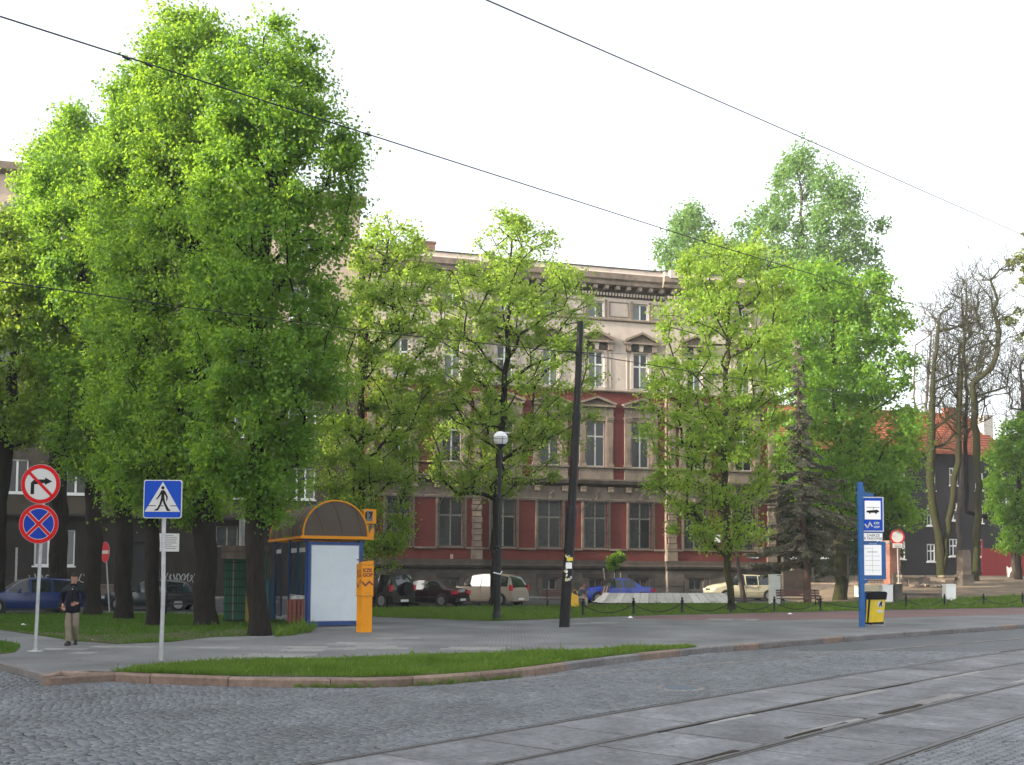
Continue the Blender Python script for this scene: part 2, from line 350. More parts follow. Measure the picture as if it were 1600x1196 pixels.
# ================================================================== GROUND
tag(sheet('ground', [(-500, -60), (600, -60), (600, 900), (-500, 900)], -0.16, M_base), kind='structure')
kerb_px = [(80, 1058), (104, 1049), (150, 1049.5), (215, 1054), (290, 1057), (352, 1059), (460, 1060.5), (565, 1061), (640, 1059), (712, 1055), (770, 1050), (815, 1046), (880, 1037), (950, 1028), (1010, 1021), (1060, 1016), (1096, 1012), (1150, 1008), (1225, 1002), (1290, 997), (1407, 988.5), (1483, 983.5), (1600, 975.5), (1760, 965), (2050, 951)]
kerb = [G(x, y, 0.03).to_2d() for x, y in kerb_px]
left_kerb = [G(x, y, 0).to_2d() for x, y in [(80, 1058), (40, 1046), (0, 1035), (-80, 1018), (-260, 1000)]]
road_poly = [(-60, -40), (120, -40), (120, 90)] + [tuple(p) for p in kerb[::-1]] + [tuple(p) for p in left_kerb[1:]] + [(-60, left_kerb[-1].y)]
road = tag(sheet('road', road_poly, -0.125, M_roadbed), kind='structure')
back = [(120, 92), (120, 130), (-70, 90), (-70, left_kerb[-1].y)]
walk_poly = [tuple(p) for p in kerb] + back + [tuple(p) for p in left_kerb[::-1][:-1]]
pavement = tag(sheet('pavement', walk_poly, 0.0, M_walk), kind='structure')
# flush gutter band in the carriageway
def band(name, pts, w, z, mt, parent=None, h=0.05):
    b = MB(); pts = [Vector((p[0], p[1])) for p in pts]; vs = []
    for i, p in enumerate(pts):
        t = (pts[min(i + 1, len(pts) - 1)] - pts[max(i - 1, 0)]).normalized(); n = Vector((-t.y, t.x))
        for sgn in (-1, 1): q = p + n * (w / 2 * sgn); vs.append((q.x, q.y, z))
        for sgn in (-1, 1): q = p + n * (w / 2 * sgn); vs.append((q.x, q.y, z - h))
    fs = []
    for i in range(len(pts) - 1):
        a = i * 4; c = a + 4
        fs += [(a, c, c + 1, a + 1), (a, a + 2, c + 2, c), (a + 1, c + 1, c + 3, a + 3)]
    b.add(vs, fs); return b.build(name, mt, parent, fix=True)
gut = [G(x, y, -0.12) for x, y in [(800, 1066), (860, 1058), (1000, 1049), (1110, 1039), (1225, 1029), (1400, 1014), (1600, 998), (1800, 985)]]
tag(band('gutter_strip', gut, 0.13, -0.101, M_kgrey), kind='structure')

def resample(pts, L, jit=0.0):
    pts = [Vector((p[0], p[1])) for p in pts]; out = [pts[0]]; acc = 0; target = L
    segs = list(zip(pts[:-1], pts[1:]))
    for a, b in segs:
        d = (b - a).length; 
        while acc + d >= target:
            t = (target - acc) / d; out.append(a.lerp(b, t)); target += L * (1 + random.uniform(-jit, jit))
        acc += d
    return out
def subdiv_curve(pts, n=4):
    pts = [Vector((p[0], p[1])) for p in pts]; out = []
    for i in range(len(pts) - 1):
        p0 = pts[max(0, i - 1)]; p1 = pts[i]; p2 = pts[i + 1]; p3 = pts[min(len(pts) - 1, i + 2)]
        for k in range(n):
            t = k / n
            out.append(0.5 * ((2 * p1) + (-p0 + p2) * t + (2 * p0 - 5 * p1 + 4 * p2 - p3) * t * t + (-p0 + 3 * p1 - 3 * p2 + p3) * t ** 3))
    return out + [pts[-1]]
kfine = subdiv_curve(kerb, 4)
kerb_root = tag(thing('kerb', None, None), kind='structure')
joints = resample(kfine, 1.45, 0.25)
def kerb_stone(pts, mt, i, z1=0.035):
    b = MB(); W = 0.16; n = len(pts); vs = []
    dz = random.uniform(-0.008, 0.008)
    for k, p in enumerate(pts):
        t = (pts[min(k + 1, n - 1)] - pts[max(k - 1, 0)]).normalized(); nn = Vector((-t.y, t.x))   # to the left of the run = pavement side
        o = random.uniform(-0.004, 0.004)
        for off, z in ((0.012 + o, -0.18), (0.0 + o, z1 - 0.035 + dz), (0.03 + o, z1 + dz), (W, z1 + dz), (W, -0.18)):
            q = p + nn * off; vs.append((q.x, q.y, z))
    fs = []
    for k in range(n - 1):
        for j in range(4): fs.append((k * 5 + j, (k + 1) * 5 + j, (k + 1) * 5 + j + 1, k * 5 + j + 1))
    fs.append((0, 1, 2, 3, 4)); fs.append(tuple((n - 1) * 5 + j for j in (4, 3, 2, 1, 0)))
    b.add(vs, fs); return b.build('kerbstone', mt, kerb_root, fix=True)
for i in range(len(joints) - 1):
    a, c = joints[i], joints[i + 1]; d = (c - a); g = d.normalized() * 0.008
    mid = [p for p in kfine if (p - a).dot(d) > 0.02 * d.length_squared and (p - c).dot(-d) > 0.02 * d.length_squared and (p - (a + c) / 2).length < d.length]
    mid.sort(key=lambda p: (p - a).dot(d))
    mid = mid[::2]
    kerb_stone([a + g] + mid + [c - g], M_kpink if i < 8 else (M_kpink if random.random() < 0.22 else M_kgrey), i)
# low flush kerb of the dropped crossing at the far left
lk = [left_kerb[4], left_kerb[3], left_kerb[2], left_kerb[1], G(84, 1058, 0).to_2d()]
for q0, q1 in zip(lk[:-1], lk[1:]):
    nq = max(1, round((q1 - q0).length / 1.2))
    for k in range(nq): band('kerbstone', [q0.lerp(q1, k / nq), q0.lerp(q1, (k + 1) / nq - 0.01)], 0.16, 0.006, M_kgrey, kerb_root, 0.16)

# ------------------------------------------------------------------ tram track
rail_px = [(464, 1196), (681, 1162), (797, 1141), (1202, 1075), (1375, 1047), (1525, 1025), (1600, 1016)]
rp = np.array([list(G(x, y, -0.12).to_2d()) for x, y in rail_px])
# fit: rotate 48 deg, quadratic
th = radians(47); ca, sa = cos(th), sin(th)
sx = rp[:, 0] * ca + rp[:, 1] * sa; sy = -rp[:, 0] * sa + rp[:, 1] * ca
cf = np.polyfit(sx, sy, 2)
def rail_pt(s, off=0.0):
    y = np.polyval(cf, s); dy = 2 * cf[0] * s + cf[1]; L = sqrt(1 + dy * dy)
    a, b = s + off * dy / L, y - off / L      # offset to the right-hand side
    return Vector((a * ca - b * sa, a * sa + b * ca))
S0, S1 = 4.5, 52.0
track = tag(thing('tram_track', None, None), kind='structure')
OFF = [0.0, 1.40, 2.93, 4.36]
for off in OFF:
    for prof, nm, mt in (([(-0.035, -0.117), (0.025, -0.117), (0.03, -0.15), (-0.04, -0.15)], 'rail', M_rail), ([(0.062, -0.119), (0.082, -0.119), (0.085, -0.15), (0.058, -0.15)], 'guard_rail', M_rail)):
        b = MB(); N = 90; vs = []
        for i in range(N):
            s = S0 + (S1 - S0) * i / (N - 1)
            for o, z in prof: p = rail_pt(s, off + o); vs.append((p.x, p.y, z))
        fs = [(i * 4 + j, (i + 1) * 4 + j, (i + 1) * 4 + (j + 1) % 4, i * 4 + (j + 1) % 4) for i in range(N - 1) for j in range(4)]
        b.add(vs, fs); b.build(nm, mt, track, fix=True)
b = MB(); N = 60; vs = []
for i in range(N):
    s = S0 + (S1 - S0) * i / (N - 1)
    for o in (-0.16, 4.55): p = rail_pt(s, o); vs.append((p.x, p.y, -0.119))
b.add([(v[0], v[1], -0.1215) for v in vs], [(2 * i, 2 * i + 1, 2 * i + 3, 2 * i + 2) for i in range(N - 1)])
# shallow rusty bed, darkened so the panel joints look deep and shaded
bed = b.build('rail_bed', M_railside, track)
def panel(o0, o1, s0, s1, tilt=0.0, mt=None, name='concrete_panel', dz=0.0, jag=0.0, zb=-0.150):
    b = MB(); n = 5; vs = []
    z = -0.1165 + dz
    j0 = [random.uniform(-jag, jag) for _ in range(n)]; j1 = [random.uniform(-jag, jag) for _ in range(n)]
    for k in range(n):
        s = s0 + (s1 - s0) * k / (n - 1)
        for o, zz in ((o0 + j0[k] + 0.012, z - 0.012), (o0 + j0[k] + 0.026, z), (o1 + j1[k] - 0.02, z + tilt), (o1 + j1[k] - 0.008, z - 0.012)):
            p = rail_pt(s, o); vs.append((p.x, p.y, zz))
    fs = [(k * 4 + j, (k + 1) * 4 + j, (k + 1) * 4 + j + 1, k * 4 + j + 1) for k in range(n - 1) for j in range(3)]
    m2 = len(vs); vs += [(v[0], v[1], -0.155) for v in vs[:4]] + [(v[0], v[1], -0.155) for v in vs[-4:]]
    fs += [(j, j + 1, m2 + j + 1, m2 + j) for j in range(3)] + [((n - 1) * 4 + j, m2 + 4 + j, m2 + 5 + j, (n - 1) * 4 + j + 1) for j in range(3)]
    b.add(vs, fs); return b.build(name, mt or M_panel, track, fix=True)
for (o0, o1), L, ph, jag in (((0.085, 1.362), 1.46, 0.1, 0.006), ((1.485, 2.893), 1.46, 0.65, 0.02), ((3.02, 4.322), 1.46, 0.3, 0.006)):
    s = S0 + ph
    while s < 36:
        l = L * random.uniform(0.97, 1.03)
        panel(o0, o1, s + 0.020, s + l - 0.018, random.uniform(-0.003, 0.003), dz=random.uniform(-0.003, 0.001), jag=jag); s += l
    panel(o0, o1, s, S1)
# pale mortar patches, where panels broke away beside the rails
for o0, o1, s0, s1 in ((1.50, 1.74, 15.7, 17.6), (1.50, 1.62, 12.0, 13.2), (2.62, 2.885, 16.2, 17.9), (2.70, 2.885, 20.6, 23.0), (1.50, 1.64, 20.0, 22.5), (2.75, 2.885, 11.8, 13.9)):
    panel(o0, o1, s0, s1, mt=M_walkp if random.random() < .6 else M_kgrey, name='mortar_patch', dz=0.006, jag=0.03)
M_pot = mat('broken_edge', (0.035, 0.028, 0.022), 0.95, var=0.4, scale=20)
for o0, o1, s0, s1 in ((2.80, 2.90, 11.6, 13.4), (2.79, 2.90, 14.6, 16.1), (2.82, 2.90, 8.6, 10.4), (1.485, 1.52, 10.9, 19.0)):
    panel(o0, o1, s0, s1, mt=M_pot, name='broken_joint', dz=0.0075, jag=0.035)

# ------------------------------------------------------------------ setts (real stones near the viewer, texture beyond)
poly_np = road_poly
def frame_margin(x, y):
    return (y > 7.5) & (np.abs(x) < 0.50 * y + 0.6)
cells = []
nrow = 0
t = 0.235
SETT = []
for side in (0, 1):
    offs = np.arange(-0.105, -24, -0.108) if side == 0 else np.arange(4.505, 9.5, 0.108)
    for r_i, o in enumerate(offs):
        s = np.arange(-16, 30, 0.145) + rng.uniform(0, 0.145) + rng.normal(0, 0.006, len(np.arange(-16, 30, 0.145)))
        w = 0.35 * np.sin(s * 0.9 + o * 0.6) * 0.06
        y = np.polyval(cf, s); dy = 2 * cf[0] * s + cf[1]; L = np.sqrt(1 + dy * dy)
        if side == 0: dy = np.where(s < 6, dy[np.argmin(np.abs(s - 6))], dy); y = np.where(s < 6, np.polyval(cf, 6) + (s - 6) * (2 * cf[0] * 6 + cf[1]), y); L = np.sqrt(1 + dy * dy)
        a = s + (o + w) * dy / L; bb = y - (o + w) / L
        X = a * ca - bb * sa; Y = a * sa + bb * ca
        ang = th + np.arctan(dy)
        ok = frame_margin(X, Y) & (Y < 27) & inpoly(X, Y, poly_np)
        for k in np.nonzero(ok)[0]: SETT.append((X[k], Y[k], ang[k]))
SETT = np.array(SETT)
# keep clear of the kerb face
kp = np.array([[p.x, p.y] for p in subdiv_curve([Vector(p) for p in list(left_kerb[::-1])] + kfine, 3)])
dmin = np.full(len(SETT), 9.0)
for i in range(0, len(kp), 60):
    dd = np.sqrt(((SETT[:, None, :2] - kp[None, i:i + 60]) ** 2).sum(-1)).min(1); dmin = np.minimum(dmin, dd)
SETT = SETT[dmin > 0.10]
order = np.argsort(SETT[:, 1]); SETT = SETT[order]
print('setts', len(SETT))
def sett_geo(n, seed=3):
    r = np.random.default_rng(seed)
    hx = r.uniform(0.058, 0.070, n); hy = r.uniform(0.043, 0.050, n); z = r.normal(0.0, 0.003, n)
    tx = r.normal(0, 0.02, n); ty = r.normal(0, 0.02, n); q = 0.80
    base = []
    for sx_, sy_, f, lvl in [(-1, -1, 1, 0), (1, -1, 1, 0), (1, 1, 1, 0), (-1, 1, 1, 0), (-1, -1, q, 1), (1, -1, q, 1), (1, 1, q, 1), (-1, 1, q, 1)]:
        jx = r.normal(0, 0.004, n); jy = r.normal(0, 0.004, n)
        x = sx_ * hx * (0.97 if lvl == 0 else 0.88) + jx * 0.7; y = sy_ * hy * (0.96 if lvl == 0 else 0.86) + jy * 0.7
        zz = (-0.022 if lvl == 0 else 0.0) + z + (tx * x + ty * y)
        base.append(np.stack([x, y, zz], -1))
    return np.stack(base, 1)      # n,8,3
FS = np.array([(4, 5, 6, 7), (0, 1, 5, 4), (1, 2, 6, 5), (2, 3, 7, 6), (3, 0, 4, 7)])
NS = 300
gg = sett_geo(12, 5)
sett_mesh = []
for k in range(12):
    me = bpy.data.meshes.new('sett'); me.from_pydata([tuple(v) for v in gg[k]], [], [tuple(f) for f in FS]); me.materials.append(M_sett); sett_mesh.append(me)
for k in range(min(NS, len(SETT))):
    o = bpy.data.objects.new('sett', sett_mesh[k % 12]); COL.objects.link(o); o.parent = road
    o.location = (SETT[k, 0], SETT[k, 1], -0.108); o.rotation_euler = (0, 0, SETT[k, 2])
R = SETT[NS:]; gg = sett_geo(len(R), 9)
c_, s_ = np.cos(R[:, 2])[:, None], np.sin(R[:, 2])[:, None]
V = np.empty_like(gg); V[..., 0] = gg[..., 0] * c_ - gg[..., 1] * s_ + R[:, 0:1]; V[..., 1] = gg[..., 0] * s_ + gg[..., 1] * c_ + R[:, 1:2]; V[..., 2] = gg[..., 2] - 0.108
Fq = (FS[None] + (np.arange(len(R)) * 8)[:, None, None]).reshape(-1, 4)
rest = npmesh('sett_paving', V.reshape(-1, 3), Fq, M_sett, road); rest['kind'] = 'stuff'
# earth in the joints under the real setts
jp = [tuple(rail_pt(s, -0.17)) for s in np.linspace(24, 4, 12)]
tag(sheet('joint_bed', [tuple(G(x, y, -0.123).to_2d()) for x, y in [(-60, 1230), (470, 1230), (690, 1160), (1200, 1074), (1500, 1028), (1250, 1016), (1060, 1035), (850, 1060), (700, 1077), (560, 1082), (300, 1076), (60, 1064), (-60, 1036)]], -0.1222, M_joint, road), kind='stuff')
# manhole cover
mh = G(1064, 1077, -0.12); mh_t = thing('manhole_cover', 'round blue-grey iron manhole cover flush in the sett paving near the rails', 'manhole cover', (mh.x, mh.y, -0.1))
M_mh = mat('cast_iron_worn', (0.13, 0.17, 0.21), 0.5, metal=0.3, var=0.25, scale=12)
MB().lathe([(0.0, -0.004), (0.31, -0.004), (0.31, -0.06)], 32).build('cover', M_mh, mh_t)
b = MB()
for i in range(-3, 4):
    w = sqrt(max(0.02, 0.28 ** 2 - (i * 0.075) ** 2)); b.box(-w, w, i * 0.075 - 0.012, i * 0.075 + 0.012, -0.004, 0.004)
b.build('raised_rib', M_mh, mh_t)
MB().lathe([(0.325, -0.08), (0.325, 0.001), (0.41, -0.001), (0.43, -0.08)], 32).build('frame_ring', M_kgrey, mh_t)

# ------------------------------------------------------------------ grass
def gp(pxs, z=0.0): return [tuple(G(x, y, z).to_2d()) for x, y in pxs]
isl = gp([(168, 1051), (215, 1043), (330, 1035), (500, 1031), (700, 1024), (900, 1018), (1068, 1009.5), (1090, 1011.5), (1060, 1014.5), (1010, 1019.5), (950, 1026), (880, 1035), (815, 1044), (770, 1048.5), (712, 1053), (640, 1057), (565, 1058.6), (460, 1058), (352, 1056.5), (290, 1054.5), (215, 1052)])
lawnL = gp([(-120, 984), (0, 985), (60, 993), (115, 1002), (184, 1007), (271, 1003), (332, 996), (394, 994), (481, 987), (481, 976), (400, 966), (330, 961), (200, 958), (0, 961), (-120, 964)])
lawnM = gp([(575, 962), (584, 964), (658, 967), (771, 971), (880, 967), (1000, 962.5), (1240, 957), (1416, 952.5)]) + gp([(1416, 942), (1300, 943), (1160, 944.5), (930, 947), (800, 950), (660, 951), (575, 951)])
lawnS = gp([(-60, 1005), (10, 1004), (32, 1010), (24, 1020), (-10, 1024), (-60, 1024)])
for nm, pl in (('grass_verge', isl), ('park_lawn', lawnL), ('park_lawn', lawnM), ('grass_verge', lawnS)):
    tag(sheet(nm, pl, 0.008, M_grassbase), kind='structure')
def grass_mat(name, a, c): return leaf_mat(name, a, c, (0.2, 0.4, 0.03), 0.4, 1.1)
M_gr = grass_mat('grass_blade', (0.058, 0.112, 0.015), (0.17, 0.24, 0.04))
M_gr2 = grass_mat('grass_blade_dark', (0.035, 0.085, 0.012), (0.085, 0.17, 0.02))  # darker green blades for the grass round the lime trees
SOIL = gp([(20, 987), (80, 990), (150, 992), (250, 990), (330, 985), (400, 985), (470, 984), (394, 992.5), (332, 995), (271, 1001.5), (184, 1005.5), (115, 1000.5), (66, 993)])
def grass(name, poly, n, h, w, mt, bare=0.35, label=None, zf=None, fr=0.8):
    P = np.array(poly); lo, hi = P.min(0), P.max(0); pts = np.zeros((0, 2))
    while len(pts) < n:
        q = rng.uniform(lo, hi, (n * 3, 2)); q = q[inpoly(q[:, 0], q[:, 1], poly)]
        q = q[(np.abs(q[:, 0]) < q[:, 1] * 0.52 + 1)]
        q = q[(~inpoly(q[:, 0], q[:, 1], SOIL)) | (rng.uniform(0, 1, len(q)) < 0.22)]
        f = (np.sin(q[:, 0] * 2.1 + 1.3 * np.sin(q[:, 1] * 1.7)) * np.sin(q[:, 1] * 2.4 + np.sin(q[:, 0] * 1.1)) + 1) / 2
        q = q[rng.uniform(0, 1, len(q)) < bare + (1 - bare) * f]
        pts = np.vstack([pts, q])
    pts = pts[:n]; H = h * rng.gamma(5, 0.2, n) * (0.7 + 0.6 * (np.sin(pts[:, 0] * 1.3) * np.sin(pts[:, 1] * 1.9 + 1) + 1) / 2)
    a = rng.uniform(0, 2 * pi, n); W = w * rng.uniform(0.6, 1.4, n)
    la = rng.uniform(0, 2 * pi, n); ln = H * rng.uniform(0.1, 0.9, n)
    z = np.zeros(n) + 0.005 if zf is None else np.array([zf(x, y) for x, y in pts])
    dx, dy = np.cos(a) * W / 2, np.sin(a) * W / 2
    V = np.zeros((n, 4, 3))
    V[:, 0] = np.stack([pts[:, 0] - dx, pts[:, 1] - dy, z], -1); V[:, 1] = np.stack([pts[:, 0] + dx, pts[:, 1] + dy, z], -1)
    mx_, my_ = pts[:, 0] + np.cos(la) * ln * 0.3, pts[:, 1] + np.sin(la) * ln * 0.3
    V[:, 2] = np.stack([pts[:, 0] + np.cos(la) * ln, pts[:, 1] + np.sin(la) * ln, z + H], -1)
    V[:, 3] = np.stack([mx_ - dx * 0.8, my_ - dy * 0.8, z + H * 0.55], -1)
    Fq = (np.array([(0, 1, 2, 3)])[None] + (np.arange(n) * 4)[:, None, None]).reshape(-1, 4)
    o = npmesh(name, V.reshape(-1, 3), Fq, mt); return tag(o, label, 'grass', None, 'stuff')
grass('grass', isl, 75000, 0.055, 0.010, M_gr, 0.15, 'bright green tufted grass on the verge behind the front kerb')
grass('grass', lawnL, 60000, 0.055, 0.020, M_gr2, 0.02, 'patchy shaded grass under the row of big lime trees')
grass('grass', lawnM, 70000, 0.085, 0.030, M_gr, 0.25, 'strip of green grass between the wide pavement and the parked cars')
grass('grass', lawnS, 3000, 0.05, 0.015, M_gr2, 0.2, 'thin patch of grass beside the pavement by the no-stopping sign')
grass('weeds', isl, 1100, 0.095, 0.014, M_gr, 0.05, 'taller weed tufts standing out of the front verge')
# fallen leaves, petals and small scraps
def specks(name, n, polys, mt, lab, zf=0.012, s=0.022):
    b = MB(); r = random.Random(len(lab))
    for k in range(n):
        pl = polys[k % len(polys)]; P = np.array(pl); lo, hi = P.min(0), P.max(0)
        for _ in range(30):
            x, y = r.uniform(lo[0], hi[0]), r.uniform(lo[1], hi[1])
            if abs(x) < y * 0.5 and inpoly(np.array([x]), np.array([y]), pl)[0]: break
        else: continue
        q = s * r.uniform(0.4, 1.3); a = r.uniform(0, 6.3); c, e = cos(a) * q, sin(a) * q
        b.add([(x - c, y - e, zf), (x + e * 0.6, y - c * 0.6, zf + q * 0.5), (x + c, y + e, zf + 0.002), (x - e * 0.6, y + c * 0.6, zf + q * 0.3)], [(0, 1, 2, 3)])
    tag(b.build(name, mt), lab, 'litter', None, 'stuff')
front_walk = gp([(120, 1046), (330, 1032), (700, 1021), (1060, 1007), (1340, 985), (1340, 962), (1000, 968), (771, 973), (584, 968), (400, 996), (184, 1009), (70, 1012)])
specks('litter', 260, [front_walk], mat('dry_leaf', (0.14, 0.10, 0.05), 0.9, var=0.4, scale=9), 'scattered dry leaves and bud scales on the pavement')
specks('litter', 120, [isl, lawnL, lawnM], mat('pale_scrap', (0.45, 0.44, 0.40), 0.9, var=0.3, scale=9), 'small pale paper scraps strewn in the grass', 0.05, 0.025)
grass('weeds', gp([(425, 993), (445, 990), (482, 985), (492, 983), (486, 989), (455, 993.5), (430, 996)]), 900, 0.16, 0.02, M_gr, 0.1, 'lush weeds at the foot of the slatted bin and the shelter')
grass('weeds', gp([(300, 984), (350, 983), (352, 989), (300, 990)]) , 400, 0.12, 0.02, M_gr2, 0.1, 'weeds round the foot of the thickest lime trunk')
# weeds along the kerb foot
wk = kerb[6:12]; wp = [(p.x, p.y - 0.01) for p in wk] + [(p.x, p.y - 0.13) for p in wk[::-1]]
grass('weeds', wp, 700, 0.06, 0.012, M_gr, 0.1, 'weeds sprouting along the foot of the pink kerb', lambda x, y: -0.11)
tag(sheet('bare_soil', gp([(20, 987), (80, 990), (150, 992), (250, 990), (330, 985), (400, 985), (470, 984), (394, 992.5), (332, 995), (271, 1001.5), (184, 1005.5), (115, 1000.5), (66, 993)]), 0.012, M_dirt2), kind='structure')
# red strip of pavers and pale slab lozenges
tag(sheet('red_pavement', gp([(985, 963.6), (1240, 957.6), (1416, 953.6), (1600, 949.6), (1800, 944.6), (1800, 953), (1600, 960), (1416, 965), (1240, 969), (1100, 970), (985, 966.5)]), 0.004, M_redpave), kind='structure')
loz = [((150, 1012), (235, 1010)), ((68, 1016), (168, 1013.5)), ((110, 1022.5), (188, 1019)), ((282, 1014), (370, 1010.5)), ((416, 1013), (512, 1009.5)), ((455, 1018), (542, 1013)), ((381, 1027.5), (481, 1022)), ((516, 1008.5), (612, 1004)), ((547, 1014), (647, 1010)), ((586, 999.8), (656, 996)), ((692, 1016), (794, 1011)), ((1110, 969.6), (1180, 967)), ((900, 975), (964, 972.6))]
for (x0, y0), (x1, y1) in loz:
    ym = (y0 + y1) / 2; c = G((x0 + x1) / 2, ym); wl = (G(x1, ym) - G(x0, ym)).length
    dl = abs(G((x0 + x1) / 2, y1).y - G((x0 + x1) / 2, y0).y)
    nx, ny = max(2, round(wl / 0.5)), max(1, round(dl / 0.5))
    for i in range(nx):
        for j in range(ny):
            if random.random() < 0.06: continue
            cx = c.x + (i - (nx - 1) / 2 + 0.35 * (j - (ny - 1) / 2)) * 0.5; cy = c.y + (j - (ny - 1) / 2) * 0.5
            MB().cbox((0, 0, 0), (0.243, 0.243, 0.03)).build('paving_slab', M_walkp, pavement, loc=(cx, cy, -0.026 + random.uniform(0, 0.003)))
# street behind the lawn
tag(sheet('street', gp([(-200, 961), (0, 958.5), (200, 955.5), (330, 958.5), (400, 960), (481, 962), (575, 950), (660, 950), (800, 949), (930, 946), (1160, 943.5), (1330, 941), (1400, 938)]) + [tuple((FO + FU * 21 + FN * 1.2).to_2d()), tuple((FO + FU * -40 + FN * 1.2).to_2d())], 0.004, M_asph), kind='structure')
b = MB(); vs = []
for s in np.linspace(-42, 20.5, 20):
    for o in (2.6, 0.0): p = FO + FU * s + FN * o; vs.append((p.x, p.y, 0.11))
for s in np.linspace(-42, 20.5, 20): p = FO + FU * s + FN * 2.6; vs.append((p.x, p.y, -0.02))
b.add(vs, [(2 * i, 2 * i + 2, 2 * i + 3, 2 * i + 1) for i in range(19)] + [(40 + i, 41 + i, 2 * i + 2, 2 * i) for i in range(19)])
tag(b.build('far_pavement', M_walk, fix=True), kind='structure')
# rising yard at the far right
lawnR = [tuple(GT(x, y).to_2d()) for x, y in [(1400, 953.3), (1500, 951.5), (1600, 949.3), (1850, 943), (1850, 925), (1700, 929), (1600, 931.5), (1480, 936), (1400, 939.5)]]
b = MB(); P_ = np.array(lawnR); lo, hi = P_.min(0), P_.max(0); st = 0.5
for i in range(int((hi[0] - lo[0]) / st) + 1):
    for j in range(int((hi[1] - lo[1]) / st) + 1):
        x, y = lo[0] + i * st, lo[1] + j * st
        if inpoly(np.array([x + st / 2]), np.array([y + st / 2]), lawnR)[0]: b.add([(x, y, hz(x, y) + .012), (x + st, y, hz(x + st, y) + .012), (x + st, y + st, hz(x + st, y + st) + .012), (x, y + st, hz(x, y + st) + .012)], [(0, 1, 2, 3)])
tag(b.build('park_lawn', M_grassbase), kind='structure')
grass('grass', lawnR, 22000, 0.10, 0.035, M_gr, 0.4, 'green grass bank rising to the dirt yard right of the yellow bin', lambda x, y: hz(x, y) + 0.01)
b = MB(); nx, ny = 60, 60; vs = []
X0, X1, Y0, Y1 = 17, 75, 58, 150
for j in range(ny + 1):
    for i in range(nx + 1):
        x = X0 + (X1 - X0) * i / nx; y = Y0 + (Y1 - Y0) * j / ny
        z = hz(x, y) + (0.04 * sin(x * 1.3) * sin(y * 0.9) if y > 70 else 0) - (0.0 if not inpoly(np.array([x]), np.array([y]), lawnR)[0] else 0.05) - (0.02 if y < 58 else 0)
        vs.append((x, y, z))
b.add(vs, [(j * (nx + 1) + i, j * (nx + 1) + i + 1, (j + 1) * (nx + 1) + i + 1, (j + 1) * (nx + 1) + i) for j in range(ny) for i in range(nx)])
tag(b.build('yard_terrain', M_dirt, smooth=True), kind='structure')
print('ground done')
# ================================================================== BUILDINGS
K = 70 / 66.0
def zz(z): return 1.9 + (z - 1.9) * K
def uu(u): return u * K
def wall_panel(name, parent, u0, u1, z0, z1, ops, y, mt, rev=0.28, loc=(0, 0, 0)):
    """wall sheet facing -y with rectangular openings (uc, w, za, zb) and reveals"""
    us = sorted({u0, u1} | {o[0] - o[1] / 2 for o in ops} | {o[0] + o[1] / 2 for o in ops}); zs = sorted({z0, z1} | {o[2] for o in ops} | {o[3] for o in ops})
    us = [u for u in us if u0 - 1e-6 <= u <= u1 + 1e-6]; zs = [z for z in zs if z0 - 1e-6 <= z <= z1 + 1e-6]
    b = MB()
    for i in range(len(us) - 1):
        for j in range(len(zs) - 1):
            uc, zc = (us[i] + us[i + 1]) / 2, (zs[j] + zs[j + 1]) / 2
            if any(abs(uc - o[0]) < o[1] / 2 and o[2] < zc < o[3] for o in ops): continue
            b.add([(us[i], y, zs[j]), (us[i + 1], y, zs[j]), (us[i + 1], y, zs[j + 1]), (us[i], y, zs[j + 1])], [(0, 1, 2, 3)])
    for uc, w, za, zb in ops:
        a, c = uc - w / 2, uc + w / 2
        b.add([(a, y, za), (a, y + rev, za), (a, y + rev, zb), (a, y, zb)], [(0, 3, 2, 1)]); b.add([(c, y, za), (c, y + rev, za), (c, y + rev, zb), (c, y, zb)], [(0, 1, 2, 3)])
        b.add([(a, y, zb), (c, y, zb), (c, y + rev, zb), (a, y + rev, zb)], [(0, 3, 2, 1)]); b.add([(a, y, za), (c, y, za), (c, y + rev, za), (a, y + rev, za)], [(0, 1, 2, 3)])
    return b.build(name, mt, parent, loc=loc)
def molding(name, parent, u0, u1, y, prof, mt, loc=(0, 0, 0)):
    """prof: list of (projection, z) from bottom to top; runs along u, ends closed"""
    b = MB(); P = [(y - d, z) for d, z in prof]; P = [(y + 0.05, prof[0][1])] + P + [(y + 0.05, prof[-1][1])]; n = len(P)
    vs = [(u0, p[0], p[1]) for p in P] + [(u1, p[0], p[1]) for p in P]
    fs = [(i, i + n, i + 1 + n, i + 1) for i in range(n - 1)] + [tuple(range(n)), tuple(range(2 * n - 1, n - 1, -1))]
    return b.add(vs, fs).build(name, mt, parent, loc=loc, fix=True)
_wt = {}
M_glass2 = mat('dusty_glass', (0.055, 0.06, 0.062), 0.22, var=0.4, scale=3)
